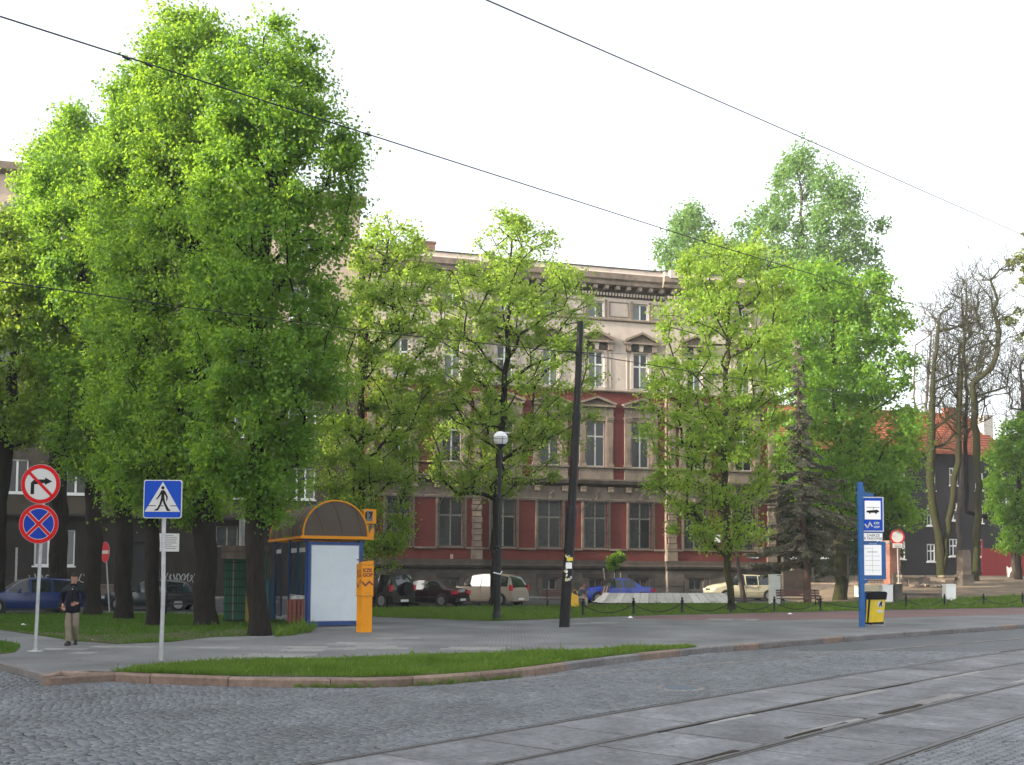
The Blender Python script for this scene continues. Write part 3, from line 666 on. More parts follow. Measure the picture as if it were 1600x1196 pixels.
def window(parent, uc, z0, y, w, h, cols=2, rows=(0.36,), fw=0.07, mw=0.07, fmat=None, pmat=None, key=None, depth=0.2, sill=None, grille=False, curtain=False, smat=None):
    """window > frame (mesh 'window'), pane children, sill, grille. origin at bottom centre; local y=0 is wall face"""
    key = (w, h, cols, rows, fw, mw, fmat.name, pmat.name, depth, sill, grille, curtain)
    key = key + (random.randrange(4),)
    if key in _wt:
        return copy_tree(_wt[key], parent, (uc, y, z0))
    gl = random.choice([pmat, pmat, M_glass2])
    b = MB(); d0, d1 = depth, depth + 0.07
    b.box(-w / 2, -w / 2 + fw, d0, d1, 0, h); b.box(w / 2 - fw, w / 2, d0, d1, 0, h); b.box(-w / 2 + fw, w / 2 - fw, d0, d1, h - fw, h); b.box(-w / 2 + fw, w / 2 - fw, d0, d1, 0, fw)
    xs = [-w / 2 + fw + (w - 2 * fw) * k / cols for k in range(cols + 1)]; zs = [fw] + [h * (1 - r) for r in sorted(rows, reverse=True)] + [h - fw]
    for k in range(1, cols): b.box(xs[k] - mw / 2, xs[k] + mw / 2, d0 - 0.015, d1, fw, h - fw)
    for k in range(1, len(zs) - 1): b.box(-w / 2 + fw, w / 2 - fw, d0 - 0.03, d1 - 0.01, zs[k] - mw / 2, zs[k] + mw / 2)
    win = b.build('window', fmat, parent, loc=(uc, y, z0))
    for i in range(cols):
        for j in range(len(zs) - 1):
            a0 = xs[i] + (mw / 2 if i else 0) - 0.005; a1 = xs[i + 1] - (mw / 2 if i < cols - 1 else 0) + 0.005
            c0 = zs[j] - 0.005; c1 = zs[j + 1] + 0.005
            tl = random.uniform(-0.004, 0.004)
            MB().add([(a0, d0 + 0.03 + tl, c0), (a1, d0 + 0.03 - tl, c0), (a1, d0 + 0.03 - tl, c1), (a0, d0 + 0.03 + tl, c1), (a0, d0 + 0.04, c0), (a1, d0 + 0.04, c0), (a1, d0 + 0.04, c1), (a0, d0 + 0.04, c1)], [(0, 1, 2, 3), (7, 6, 5, 4)]).build('pane', (M_curtain if curtain and (j == 0 or random.random() < .3) and random.random() < .6 else (gl if random.random() < 0.8 else M_glass2)), win)
    if sill: MB().box(-w / 2 - 0.08, w / 2 + 0.08, -0.09, depth, -0.10, -0.004).build('sill', smat or sill_mat, win)
    if grille:
        b = MB(); n = 9
        for k in range(n): x = -w / 2 - 0.05 + (w + 0.1) * k / (n - 1); b.box(x - 0.011, x + 0.011, -0.11, -0.09, 0.02, h + 0.0)
        for zk in (0.05, h * 0.33, h * 0.7, h * 0.98): b.box(-w / 2 - 0.09, w / 2 + 0.09, -0.115, -0.085, zk - 0.016, zk + 0.016)
        b.build('grille', M_iron, win)
    _wt[key] = win; return win
sill_mat = M_stone

# ---- red brick and plaster town building
RB = thing('town_building', 'ornate grimy four-storey red brick and cream plaster building with pedimented windows behind the parked cars', 'building', tuple(FO), GRID)
ULE, URI = uu(-9.35), uu(18.25)              # ends
UL, UR = uu(-1.95), uu(10.30)                # wing inner edges
WP = 0.32                                    # wings stand proud
secs = [(ULE, UL, -WP, [uu(-7.17), uu(-3.95)]), (UL, UR, 0.0, [uu(-0.53), uu(2.47), uu(5.55), uu(8.62)]), (UR, URI, -WP, [uu(12.3), uu(15.85)])]
zP0, zP1 = zz(1.90), zz(2.50)
zB = zz(3.10); zS = zz(3.28); zL = zz(6.30); zF = zz(7.25); zC = zz(7.70); zPar = zz(8.38); zW1 = zz(8.52); zW1t = zz(11.45)
zLin = zz(12.35); zPd1 = zz(13.05); zLg = zz(13.42); zW2 = zz(13.66); zW2t = zz(16.0); zPd2 = zz(16.55); zPd2t = zz(17.35); zLed = zz(18.0); zAt = zz(18.2); zAtt = zz(19.28); zFr = zz(19.55); zCo = zz(20.2); zTop = zz(20.95); zPa = zz(21.38)
pier = {}
tmpl = {}
def first(key, fn):
    if key not in tmpl: tmpl[key] = fn(); return tmpl[key], True
    return tmpl[key], False
def place(key, fn, parent, loc):
    if key not in tmpl: tmpl[key] = fn(); tmpl[key].location = loc; tmpl[key].parent = parent; return tmpl[key]
    return copy_tree(tmpl[key], parent, loc)
def mk_pediment(w, h, d=0.32, mt=None):
    def f():
        b = MB(); t = 0.13
        b.box(-w / 2, w / 2, -d, 0, 0, t)
        L = sqrt((w / 2) ** 2 + (h - t) ** 2)
        b.prism([(-w / 2 - 0.02, t + 0.003), (0, h - 0.02), (0, h + t), (-w / 2 - 0.1, t + 0.14)], -d - 0.05, 0); b.prism([(w / 2 + 0.02, t + 0.003), (w / 2 + 0.1, t + 0.14), (0.0, h + t), (0.0, h - 0.02)], -d - 0.05, 0)
        b.prism([(-w / 2 + 0.05, t + 0.003), (w / 2 - 0.05, t + 0.003), (0, h - 0.03)], -0.07, 0)
        return b.build('pediment', mt or M_stone, None, fix=True)
    return f
def mk_box(name, w, h, d, mt, split=None):
    def f():
        b = MB(); b.box(-w / 2, w / 2, -d, 0.02, 0, h)
        if split == 'scroll': b.box(-w / 2 - 0.03, w / 2 + 0.03, -d - 0.05, 0.0, h - 0.07, h); b.tube([(-w / 2, -d * 0.6, 0.1), (w / 2, -d * 0.6, 0.1)], 0.11, 10)
        if split == 'key': b = MB(); b.prism([(-w * 0.35, 0), (w * 0.35, 0), (w / 2, h), (-w / 2, h)], -d, 0.02)
        return b.build(name, mt, None, fix=True)
    return f
def mk_pilaster(w, h, d=0.1):
    def f():
        b = MB(); b.box(-w / 2, w / 2, -d, 0.02, 0.0, h); b.box(-w / 2 - 0.05, w / 2 + 0.05, -d - 0.05, 0, 0, 0.16); b.box(-w / 2 - 0.06, w / 2 + 0.06, -d - 0.07, 0, h - 0.12, h)
        b.box(-w / 2 - 0.03, w / 2 + 0.03, -d - 0.04, 0, h - 0.32, h - 0.27); b.box(-w / 2 + 0.1, w / 2 - 0.1, -d - 0.03, 0, 0.35, h * 0.38)
        b.tube([(-w / 2 - 0.02, -d - 0.02, h - 0.19), (w / 2 + 0.02, -d - 0.02, h - 0.19)], 0.05, 8)
        return b.build('pilaster', M_stone, None, fix=True)
    return f
for (a, c, y, wins) in secs:
    # basement
    bw = [(w, 0.95, 0.55, zz(1.35)) for w in wins]
    wall_panel('plinth_wall', RB, a, c, 0.0, zP0, bw, y - 0.12, M_plinth)
    for w in wins:
        window(RB, w, 0.55, y - 0.12, 0.95, zz(1.35) - 0.55, 2, (), 0.06, 0.05, M_frameold, M_glass, depth=0.22)
        for sx_ in (-0.72, 0.72): place('bs', mk_box('stone_block', 0.3, zz(1.5) - 0.4, 0.05, M_plinth), RB, (w + sx_, y - 0.12, 0.4))
        place('bl', mk_box('stone_block', 1.9, 0.24, 0.1, M_dark), RB, (w, y - 0.12, zz(1.43)))
    # long rusticated blocks of the plinth
    for k in range(len(wins) + 1):
        lo = a if k == 0 else wins[k - 1] + 0.92; hi = c if k == len(wins) else wins[k] - 0.92
        if hi - lo < 0.4: continue
        for (q0, q1) in ((0.35, 0.78), (0.84, 1.3)):
            MB().box(lo + 0.05, hi - 0.05, y - 0.18, y - 0.1, q0, q1).build('stone_block', M_plinth, RB)
    molding('plinth_cornice', RB, a - 0.1, c + 0.1, y, [(0.12, zP0 - 0.02), (0.34, zP0 + 0.12), (0.38, zP0 + 0.26), (0.2, zP0 + 0.36), (0.12, zP1)], M_dark)
    # ground floor brick with windows
    ops = [(w, 1.62, zS, zL) for w in wins]
    wall_panel('brick_wall', RB, a, c, zP1, zL, ops, y, M_brick)
    prev = a
    for w in wins + [None]:
        nx = c if w is None else w - 0.98
        molding('sill_course', RB, prev, nx, y, [(0.05, zB), (0.13, zB + 0.05), (0.13, zS - 0.02)], M_stone)
        if w is not None: prev = w + 0.98
    for w in wins:
        window(RB, w, zS, y, 1.62, zL - zS, 2, (0.36,), 0.09, 0.10, M_frameold, M_glass, grille=True, depth=0.22, sill=True)
        for sx_ in (-0.92, 0.92): place('jamb', mk_box('window_jamb', 0.2, zL - zS, 0.07, M_stone), RB, (w + sx_, y, zS))
    # frieze
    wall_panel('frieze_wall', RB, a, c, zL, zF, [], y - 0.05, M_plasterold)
    molding('frieze_strip', RB, a, c, y - 0.05, [(0.05, zL + 0.02), (0.07, zL + 0.1), (0.03, zL + 0.14)], M_stone)
    for w in wins:
        for sx_ in (-0.98, 0.98): place('brk', mk_box('bracket', 0.36, 0.34, 0.30, M_stone, 'scroll'), RB, (w + sx_, y - 0.05, zF - 0.40))
        place('key', mk_box('keystone', 0.26, 0.5, 0.09, M_stone, 'key'), RB, (w, y - 0.05, zL + 0.12))
    molding('string_course', RB, a - 0.12, c + 0.12, y, [(0.08, zF - 0.05), (0.30, zF + 0.08), (0.46, zF + 0.14), (0.5, zC - 0.12), (0.30, zC)], M_dark)
    # parapet zone below first-floor windows
    wall_panel('brick_wall', RB, a, c, zC - 0.05, zPar, [], y, M_brick)
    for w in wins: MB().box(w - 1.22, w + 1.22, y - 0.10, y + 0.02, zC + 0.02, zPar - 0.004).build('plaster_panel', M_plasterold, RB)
    molding('window_ledge', RB, a, c, y, [(0.1, zPar), (0.2, zPar + 0.05), (0.2, zW1 - 0.02)], M_stone)
    # first floor
    ops = [(w, 1.34, zW1, zW1t) for w in wins]
    wall_panel('brick_wall', RB, a, c, zW1 - 0.02, zLg - 0.1, ops, y, M_brick)
    for w in wins:
        window(RB, w, zW1, y, 1.34, zW1t - zW1, 2, (0.33,), 0.08, 0.10, M_frame, M_glass, depth=0.2)
        for sx_ in (-0.98, 0.98): place('pil', mk_pilaster(0.46, zz(11.75) - zW1), RB, (w + sx_, y, zW1))
        for sx_ in (-0.71, 0.71): place('jm1', mk_box('window_jamb', 0.08, zW1t - zW1, 0.05, M_stone), RB, (w + sx_, y, zW1))
        place('lt1', mk_box('window_lintel', 1.50, zz(11.75) - zW1t - 0.01, 0.06, M_stone), RB, (w, y, zW1t + 0.005))
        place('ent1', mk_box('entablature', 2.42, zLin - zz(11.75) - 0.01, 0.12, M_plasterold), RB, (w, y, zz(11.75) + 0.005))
        place('ped1', mk_pediment(2.62, zPd1 - zLin - 0.13), RB, (w, y, zLin))
    molding('floor_ledge', RB, a, c, y, [(0.06, zLg - 0.1), (0.18, zLg - 0.02), (0.18, zLg + 0.05), (0.05, zLg + 0.1)], M_stone)
    # second floor plaster
    ops = [(w, 1.08, zW2, zW2t) for w in wins]
    wall_panel('plaster_wall', RB, a, c, zLg + 0.08, zLed, ops, y, M_plaster)
    for w in wins:
        window(RB, w, zW2, y, 1.08, zW2t - zW2, 2, (0.36,), 0.07, 0.10, M_framew, M_glass, depth=0.2, curtain=True)
        for sx_ in (-0.66, 0.66): place('jm2', mk_box('window_jamb', 0.2, zW2t - zW2 + 0.1, 0.06, M_plaster), RB, (w + sx_, y, zW2 - 0.04))
        for sx_ in (-1.02, 1.02): place('st2', mk_box('wall_strip', 0.09, zW2t - zW2 + 0.1, 0.04, M_plaster), RB, (w + sx_, y, zW2 - 0.04))
        place('fr2', mk_box('window_frieze', 1.5, zPd2 - zW2t - 0.12, 0.08, M_dark), RB, (w, y, zW2t + 0.115))
        for sx_ in (-0.95, 0.95): place('bk2', mk_box('bracket', 0.3, 0.5, 0.24, M_stone, 'scroll'), RB, (w + sx_, y, zPd2 - 0.5))
        place('ky2', mk_box('keystone', 0.34, 0.48, 0.14, M_plaster, 'key'), RB, (w, y, zW2t + 0.1))
        place('ped2', mk_pediment(2.5, zPd2t - zPd2 - 0.13), RB, (w, y, zPd2))
    molding('attic_ledge', RB, a, c, y, [(0.04, zLed), (0.16, zLed + 0.06), (0.16, zLed + 0.14), (0.04, zAt)], M_stone)
    ops = [(w, 1.14, zAt, zAtt) for w in wins]
    wall_panel('plaster_wall', RB, a, c, zAt - 0.02, zFr, ops, y, M_plaster)
    for w in wins:
        window(RB, w, zAt, y, 1.14, zAtt - zAt, 2, (), 0.07, 0.09, M_framew, M_glass, depth=0.2, curtain=True)
        for sx_ in (-0.68, 0.68): place('jm3', mk_box('window_jamb', 0.17, zAtt - zAt + 0.12, 0.06, M_stone), RB, (w + sx_, y, zAt))
    mids = [(a + wins[0]) / 2 - 0.3] + [(wins[k] + wins[k + 1]) / 2 for k in range(len(wins) - 1)] + [(c + wins[-1]) / 2 + 0.3]
    for k, mu in enumerate(mids):
        wd = 1.42 if 0 < k < len(mids) - 1 else 0.62
        b = MB(); z0_, z1_ = zAt + 0.1, zAtt + 0.02
        for q in ((mu - wd / 2, mu - wd / 2 + 0.06, z0_, z1_), (mu + wd / 2 - 0.06, mu + wd / 2, z0_, z1_), (mu - wd / 2 + 0.06, mu + wd / 2 - 0.06, z0_, z0_ + 0.06), (mu - wd / 2 + 0.06, mu + wd / 2 - 0.06, z1_ - 0.06, z1_)):
            b.box(q[0], q[1], y - 0.05, y + 0.02, q[2], q[3])
        b.build('panel_frame', M_stone, RB)
    # entablature
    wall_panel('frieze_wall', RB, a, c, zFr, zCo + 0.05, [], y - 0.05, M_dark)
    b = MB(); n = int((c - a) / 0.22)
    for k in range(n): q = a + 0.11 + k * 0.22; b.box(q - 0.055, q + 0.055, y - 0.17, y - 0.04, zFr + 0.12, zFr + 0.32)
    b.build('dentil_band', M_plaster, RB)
    n = max(2, int((c - a) / 0.78))
    for k in range(n):
        place('mod', mk_box('modillion', 0.26, 0.26, 0.5, M_stone), RB, (a + (c - a) * (k + 0.5) / n, y - 0.05, zCo - 0.22))
    molding('cornice', RB, a - (0.5 if a != UL else -0.5), c + (0.5 if c != UR else -0.5), y, [(0.08, zCo + 0.05), (0.62, zCo + 0.07), (0.66, zCo + 0.3), (0.82, zCo + 0.42), (0.86, zTop)], M_stone)
    molding('roof_parapet', RB, a - (0.3 if a != UL else -0.3), c + (0.3 if c != UR else -0.3), y, [(0.55, zTop + 0.004), (0.42, zTop + 0.2), (0.4, zPa)], M_plaster)
    molding('roof_edge', RB, a - (0.35 if a != UL else -0.35), c + (0.35 if c != UR else -0.35), y, [(0.46, zPa + 0.003), (0.46, zPa + 0.07)], M_roofdk)
# quoins at the wing edges
def quoins(u, y, side):
    z = zP1 + 0.02; k = 0
    MB().box(u - 0.38, u + 0.38, y - 0.1, y + 0.02, zP1 + 0.01, zB - 0.005).build('quoin_block', M_stone, RB)
    z = zS + 0.02
    while z < zL - 0.2:
        w = 0.68 if k % 2 == 0 else 0.58
        place('q%d' % (k % 2), mk_box('quoin_block', w, 0.355, 0.11, M_stone), RB, (u, y, z)); z += 0.395; k += 1
    z = zC + 0.05
    MB().box(u - 0.3, u + 0.3, y - 0.1, y + 0.02, zC + 0.02, zPar - 0.01).build('quoin_block', M_stone, RB)
    place('qpil', mk_pilaster(0.5, zz(12.9) - zW1), RB, (u, y, zW1))
for u in (UL - 0.4, UR + 0.4, ULE + 0.45, URI - 0.45): quoins(u, -WP, 0)
# statue blocks on the cornice corner
place('fin', mk_box('parapet_block', 0.6, 0.55, 0.3, M_plaster), RB, (UR + 0.2, -WP - 0.62, zTop - 0.1))
place('fin', None, RB, (UL - 0.2, -WP - 0.62, zTop - 0.1))
MB().box(URI - 0.01, URI, -WP, 14, 0, zTop).build('side_wall', M_brick, RB); MB().box(ULE, ULE + 0.01, -WP, 14, 0, zTop).build('side_wall', M_brick, RB)
for s_, a in ((-1, UL), (1, UR)): MB().box(min(a, a - 0.01 * s_), max(a, a - 0.01 * s_), -WP, 0.02, 0, zTop).build('wing_return', M_plasterold, RB)
MB().box(ULE, URI, 0.3, 14, zTop + 0.1, zTop + 0.25).build('roof', M_roofdk, RB)
b = MB(); b.box(-0.42, 0.42, -0.4, 0.4, 0, 1.5); b.box(-0.5, 0.5, -0.48, 0.48, 1.5, 1.62); b.build('chimney', brick_mat('chimney_brick', (0.42, 0.2, 0.13), (0.34, 0.15, 0.10), (0.3, 0.25, 0.2), 0.26, 0.085, 0.012), RB, loc=(FA(672, 385)[0] + 0.15, 1.6, zTop + 0.1))
# awning rods and slack cable on the frieze
for (x0, y0, x1, y1) in ((700, 772, 681, 793), (664, 771, 655, 781), (765, 772, 740, 797), (935, 773, 908, 799), (1061, 775, 1034, 803), (859, 776, 846, 784), (1004, 774, 992, 786)):
    u0, z0 = FA(x0, y0); u1, z1 = FA(x1, y1); MB().tube([(u0, -1.0, z0 + 0.35), (u1, -0.16 - (WP if (u1 < UL or u1 > UR) else 0), z1)], 0.028, 6).build('awning_rod', M_iron, RB)
cab = [(FA(x, y)[0], -0.22 - (WP if (FA(x, y)[0] < UL or FA(x, y)[0] > UR) else 0), FA(x, y)[1]) for x, y in [(640, 781), (688, 780), (736, 783), (790, 781), (845, 786), (900, 784), (930, 789), (975, 786), (1020, 791), (1060, 787), (1110, 793)]]
MB().tube(cab, 0.018, 5).build('cable', M_iron, RB)
u, z = FA(1118, 842); MB().box(u - 0.28, u + 0.28, -WP - 0.05, -WP, z - 0.28, z + 0.28).build('wall_plaque', M_white, RB)
u, z = FA(1175, 872); pq = MB().box(u - 0.34, u + 0.34, -WP - 0.05, -WP, z - 0.09, z + 0.09).build('street_name_plate', mat('plate_navy', (0.02, 0.025, 0.05), 0.4), RB)
text('Pl. KRAKOWSKI', 0.11, pq, (u, -WP - 0.055, z), M_white, sx=0.85)
u, z = FA(704, 870); MB().box(u - 0.09, u + 0.09, -WP - 0.08, -WP, z - 0.14, z + 0.14).build('meter_box', M_tan, RB)

# ---- dark neighbour on the left
LB = thing('tenement_building', 'tall soot-brown tenement with dark ground floor and white-framed windows behind the big trees', 'building', tuple(FO), GRID)
u1 = uu(-9.74); u0 = uu(-40)
zt = zz(24.1); zl = zz(4.75)
gw = [(uu(-26.5), 2.25, zz(1.93), zz(3.94))] + [(uu(q), 2.25, zz(1.93), zz(3.94)) for q in (-30.4, -34.5)] + [(uu(-17.2), 1.3, zz(3.1), zz(4.3))]
door = (uu(-21.6), 2.0, 0.2, zz(3.3))
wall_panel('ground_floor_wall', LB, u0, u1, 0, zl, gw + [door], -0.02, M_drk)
MB().box(door[0] - 1.0, door[0] + 1.0, 0.26, 0.3, 0.2, zz(3.3)).build('door', mat('door_black', (0.012, 0.012, 0.013), 0.6), LB)
for q in gw[:3]: window(LB, q[0], q[2], -0.02, q[1], q[3] - q[2], 3, (), 0.09, 0.12, M_framew, M_glass, depth=0.12, curtain=True, sill=True, smat=M_framew)
window(LB, gw[3][0], gw[3][2], -0.02, 1.3, gw[3][3] - gw[3][2], 2, (), 0.06, 0.08, M_frameold, M_glass, depth=0.15)
ops = []
for fl in range(5):
    for q in (-37.5, -34.5, -31.6, -28.8, -25.75, -22.4, -19.2, -16.1, -13.0): ops.append((uu(q), 1.75, zz(5.97 + 3.62 * fl), zz(7.85 + 3.62 * fl)))
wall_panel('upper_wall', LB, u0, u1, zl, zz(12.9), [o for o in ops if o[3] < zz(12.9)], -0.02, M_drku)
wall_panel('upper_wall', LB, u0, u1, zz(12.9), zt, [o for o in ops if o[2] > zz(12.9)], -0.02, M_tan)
for o in ops:
    if o[0] > uu(-33): window(LB, o[0], o[2], -0.02, 1.75, o[3] - o[2], 3, (), 0.09, 0.11, M_framew, M_glass, depth=0.12, curtain=True, sill=True, smat=M_framew)
molding('string_course', LB, u0, u1, -0.02, [(0.05, zl - 0.2), (0.3, zl - 0.1), (0.3, zl + 0.02), (0.05, zl + 0.12)], M_drk)
molding('cornice', LB, u0, u1 + 0.35, -0.02, [(0.1, zt - 0.2), (0.55, zt - 0.05), (0.6, zt + 0.35), (0.5, zt + 0.42)], M_stone)
MB().box(u1 - 0.01, u1, -0.02, 13, 0, zt).build('side_wall', M_tan, LB); MB().box(u0, u0 + 0.01, -0.02, 13, 0, zt).build('side_wall', M_tan, LB)
MB().box(u0, u1, 0.05, 13, zt + 0.1, zt + 0.3).build('roof', M_roofdk, LB)
# graffiti scribbles
def scribble(px, py, w, seed, n=26):
    r = random.Random(seed); u, z = FA(px, py); pts = []
    for k in range(n):
        t = k / (n - 1); pts.append((u + w * (t - 0.5) + 0.12 * sin(k * 2.3 + seed), -0.045, z + 0.26 * sin(k * 1.9 + seed) + r.uniform(-0.07, 0.07)))
    fine = []
    for i in range(len(pts) - 1):
        p0, p1, p2, p3 = [Vector(pts[max(0, min(len(pts) - 1, i + q))]) for q in (-1, 0, 1, 2)]
        for k in range(4):
            t = k / 4; fine.append(0.5 * ((2 * p1) + (-p0 + p2) * t + (2 * p0 - 5 * p1 + 4 * p2 - p3) * t * t + (-p0 + 3 * p1 - 3 * p2 + p3) * t ** 3))
    MB().tube(fine, 0.022, 4).build('graffiti', mat('graffiti_paint', (0.42, 0.43, 0.43), 0.8), LB)
scribble(285, 903, 1.9, 2); scribble(64, 903, 1.5, 7, 14); scribble(133, 903, 0.9, 4, 12)
u, z = FA(264, 848); nb = MB().box(u - 0.6, u + 0.6, -0.1, -0.03, z - 0.55, z + 0.55).build('notice_board', M_white, LB)
b = MB()
for k, wq in enumerate((0.5, 0.9, 0.95, 0.8, 0.9, 0.35, 0.9, 0.8)): b.box(u - wq / 2, u + wq / 2, -0.106, -0.1, z + 0.42 - k * 0.115, z + 0.445 - k * 0.115)
b.build('printed_lines', M_black, nb)

# ---- charcoal building with clay tile roof far right
O2 = Vector((40, 104, 0))
FBB = thing('charcoal_building', 'charcoal brick apartment house with orange clay tile roof and small white windows', 'building', (40, 104, 0.9), GRID)
def F2(px, py): u, z = FA(px, py, O2); return u, z - 0.9
ua, ub = F2(1215, 850)[0], F2(1700, 850)[0]
ze = F2(1480, 706)[1]; zr = F2(1480, 632)[1]; ur1 = F2(1572, 640)[0]; ur0 = ua
WL = []
def addw(px, py, w=0.95, h=1.75):
    u, z = F2(px, py); WL.append((u, w, z - h / 2, z + h / 2))
for x, ys in ((1240, (755, 806, 858)), (1290, (755, 806, 858)), (1330, (755, 806, 858)), (1372, (755, 806, 858)), (1408, (753, 807, 860)), (1455, (753, 808, 864)), (1490, (745, 800, 856)), (1530, (753, 804, 857)), (1573, (786, 834)), (1612, (753, 806, 858)), (1650, (753, 806, 858))):
    for yy in ys: addw(x, yy)
wall_panel('brick_wall', FBB, ua, ub, -1.5, ze, WL, 0, M_char)
for o in WL: window(FBB, o[0], o[2], 0, 0.95, 1.75, 2, (0.4,), 0.12, 0.12, M_framew, M_glass, depth=0.08, sill=True, smat=M_framew)
b = MB(); dr = 6.0
b.add([(ur0, -0.5, ze - 0.1), (ur1, -0.5, ze - 0.1), (ur1, dr, zr), (ur0, dr, zr), (ur0, 12.5, ze - 0.1), (ur1, 12.5, ze - 0.1), (ur0, -0.5, ze - 0.3), (ur1, -0.5, ze - 0.3)], [(0, 1, 2, 3), (3, 2, 5, 4), (0, 6, 7, 1)])
rf = b.build('roof', M_tile, FBB)
sl = sqrt((dr + 0.5) ** 2 + (zr - ze + 0.1) ** 2); b = MB(); n = 16
for k in range(n):
    t0_, t1_ = k / n, (k + 1) / n
    y0_, z0_ = -0.5 + (dr + 0.5) * t0_, ze - 0.1 + (zr - ze + 0.1) * t0_; y1_, z1_ = -0.5 + (dr + 0.5) * t1_, ze - 0.1 + (zr - ze + 0.1) * t1_
    b.add([(ur0, y0_, z0_ + 0.14), (ur1, y0_, z0_ + 0.14), (ur1, y1_, z1_ + 0.02), (ur0, y1_, z1_ + 0.02), (ur0, y0_, z0_ + 0.01), (ur1, y0_, z0_ + 0.01)], [(0, 1, 2, 3), (4, 5, 1, 0)])
tt = b.build('tile_course', M_tile, rf); tt['kind'] = 'stuff'
MB().box(ur0, ur1 + 0.1, dr - 0.15, dr + 0.15, zr - 0.05, zr + 0.12).build('ridge', M_tile, rf)
b = MB(); b.prism([(-0.5, ze - 0.1), (12.5, ze - 0.1), (dr, zr)], -0.05, 0.05); g_ = b.build('gable_wall', M_char, FBB, loc=(ur1, 0, 0), rz=pi / 2)
MB().box(ur1 - 0.02, ub, 0.01, 12, ze - 0.02, ze + 0.3).build('flat_roof', M_roofdk, FBB); MB().box(ua, ua + 0.2, 0, 12, -1.5, ze).build('side_wall', M_char, FBB); MB().box(ub - 0.2, ub, 0, 12, -1.5, ze - 0.03).build('side_wall', M_char, FBB)
uc_, zc_ = F2(1571, 652); MB().box(uc_ - 0.55, uc_ + 0.55, 2.5, 4, ze - 0.2, zr - 0.4).build('chimney', mat('white_chimney', (0.6, 0.57, 0.5), 0.8, var=0.1), FBB)
for px in (1400, 1545): uq, zq = F2(px, 630); MB().box(uq - 0.6, uq + 0.6, dr - 0.4, dr + 0.4, zr - 0.5, zr + 0.75).build('chimney', M_tile, FBB)

# ---- houses added out of view on the left, sized to shade the square
for _hx, _h, _ya, _yb, _lab in ((0, 24.0, -50, 22, 'tall tan house added out of view to shade the square from the left'), (0, 19.0, 22.2, 54, 'lower tan house added out of view, shading the far end less')):
  SH = thing('shade_house', _lab, 'building', (-46, 0, 0), pi / 2)
# local x runs towards -y (world), local -y faces +x ... build symmetric box with windows on the front
  MB().box(_ya, _yb, 0.02, 12, -0.2, _h).build('wall', M_tan, SH)
  MB().prism([(-0.4, _h), (12.4, _h), (6, _h + 2.2)], -_yb, -_ya).build('roof', M_tile, SH, rz=pi / 2)
  for k in range(0, int((_yb - _ya - 4) / 3.2)):
    for f in range(int(_h / 3.9)): window(SH, _ya + 3 + 3.2 * k, 1.5 + 3.7 * f, -0.06, 1.3, 2.0, 2, (0.35,), 0.09, 0.08, M_framew, M_glass, depth=0.0)
print('buildings done')
# ================================================================== TREES
def grow(rows_fn, z0, z1, trunk_pts, nclump, r, step=0.55, nodes_extra=None, up_bias=0.35, sampler=None, mind=None):
    """clump centres in the envelope + greedy branching skeleton. Returns nodes(P,parent), clump centres, clump node ids"""
    cl = []
    tries = 0
    mind = mind if mind else 0.0
    while len(cl) < nclump and tries < nclump * 60:
        tries += 1
        z = r.uniform(z0, z1); cx, cy, R, Ry = rows_fn(z)
        if r.uniform(0, 1) > (R / rows_fn.rmax) ** 1.3 + 0.08: continue
        a = r.uniform(0, 2 * pi); q = r.uniform(0, 1) ** 0.42
        p = np.array([cx + cos(a) * q * R, cy + sin(a) * q * Ry, z])
        if mind and cl and np.min(((np.array(cl) - p) ** 2).sum(1)) < mind * mind: continue
        cl.append(p)
    cl = np.array(cl)
    P = [np.array(p, float) for p in trunk_pts]; par = [-1] + list(range(len(P) - 1)); ntr = len(P)
    tx = np.array([rows_fn(z)[0] for z in cl[:, 2]]); 
    order = np.argsort(np.hypot(cl[:, 0] - tx, cl[:, 1]) + 0.15 * cl[:, 2])
    A = np.array(P); ids = np.zeros(len(cl), int)
    zlow = max(1.0, z0 - 1.2)
    for ci in order:
        c = cl[ci]; d = A - c; dist = np.sqrt((d ** 2).sum(1)); above = np.maximum(0, A[:, 2] - (c[2] - 0.25 * np.hypot(d[:, 0], d[:, 1])))
        cost = dist + up_bias * 6 * above + np.where(A[:, 2] < zlow, 3.0, 0)
        j = int(np.argmin(cost)); a = A[j]; n = max(1, int(dist[j] / step)); prev = j; new = []
        h = np.hypot(c[0] - a[0], c[1] - a[1])
        ctrl = (a + c) / 2 + np.array([r.normal(0, .08) * h, r.normal(0, .08) * h, r.uniform(-0.05, 0.18) * h])
        for k in range(1, n + 1):
            t = k / n; p = (1 - t) ** 2 * a + 2 * t * (1 - t) * ctrl + t * t * c + (r.normal(0, 0.04, 3) if k < n else 0)
            P.append(p); par.append(prev); prev = len(P) - 1; new.append(p)
        ids[ci] = prev; A = np.vstack([A, np.array(new)])
    return np.array(P), np.array(par), cl, ids, ntr
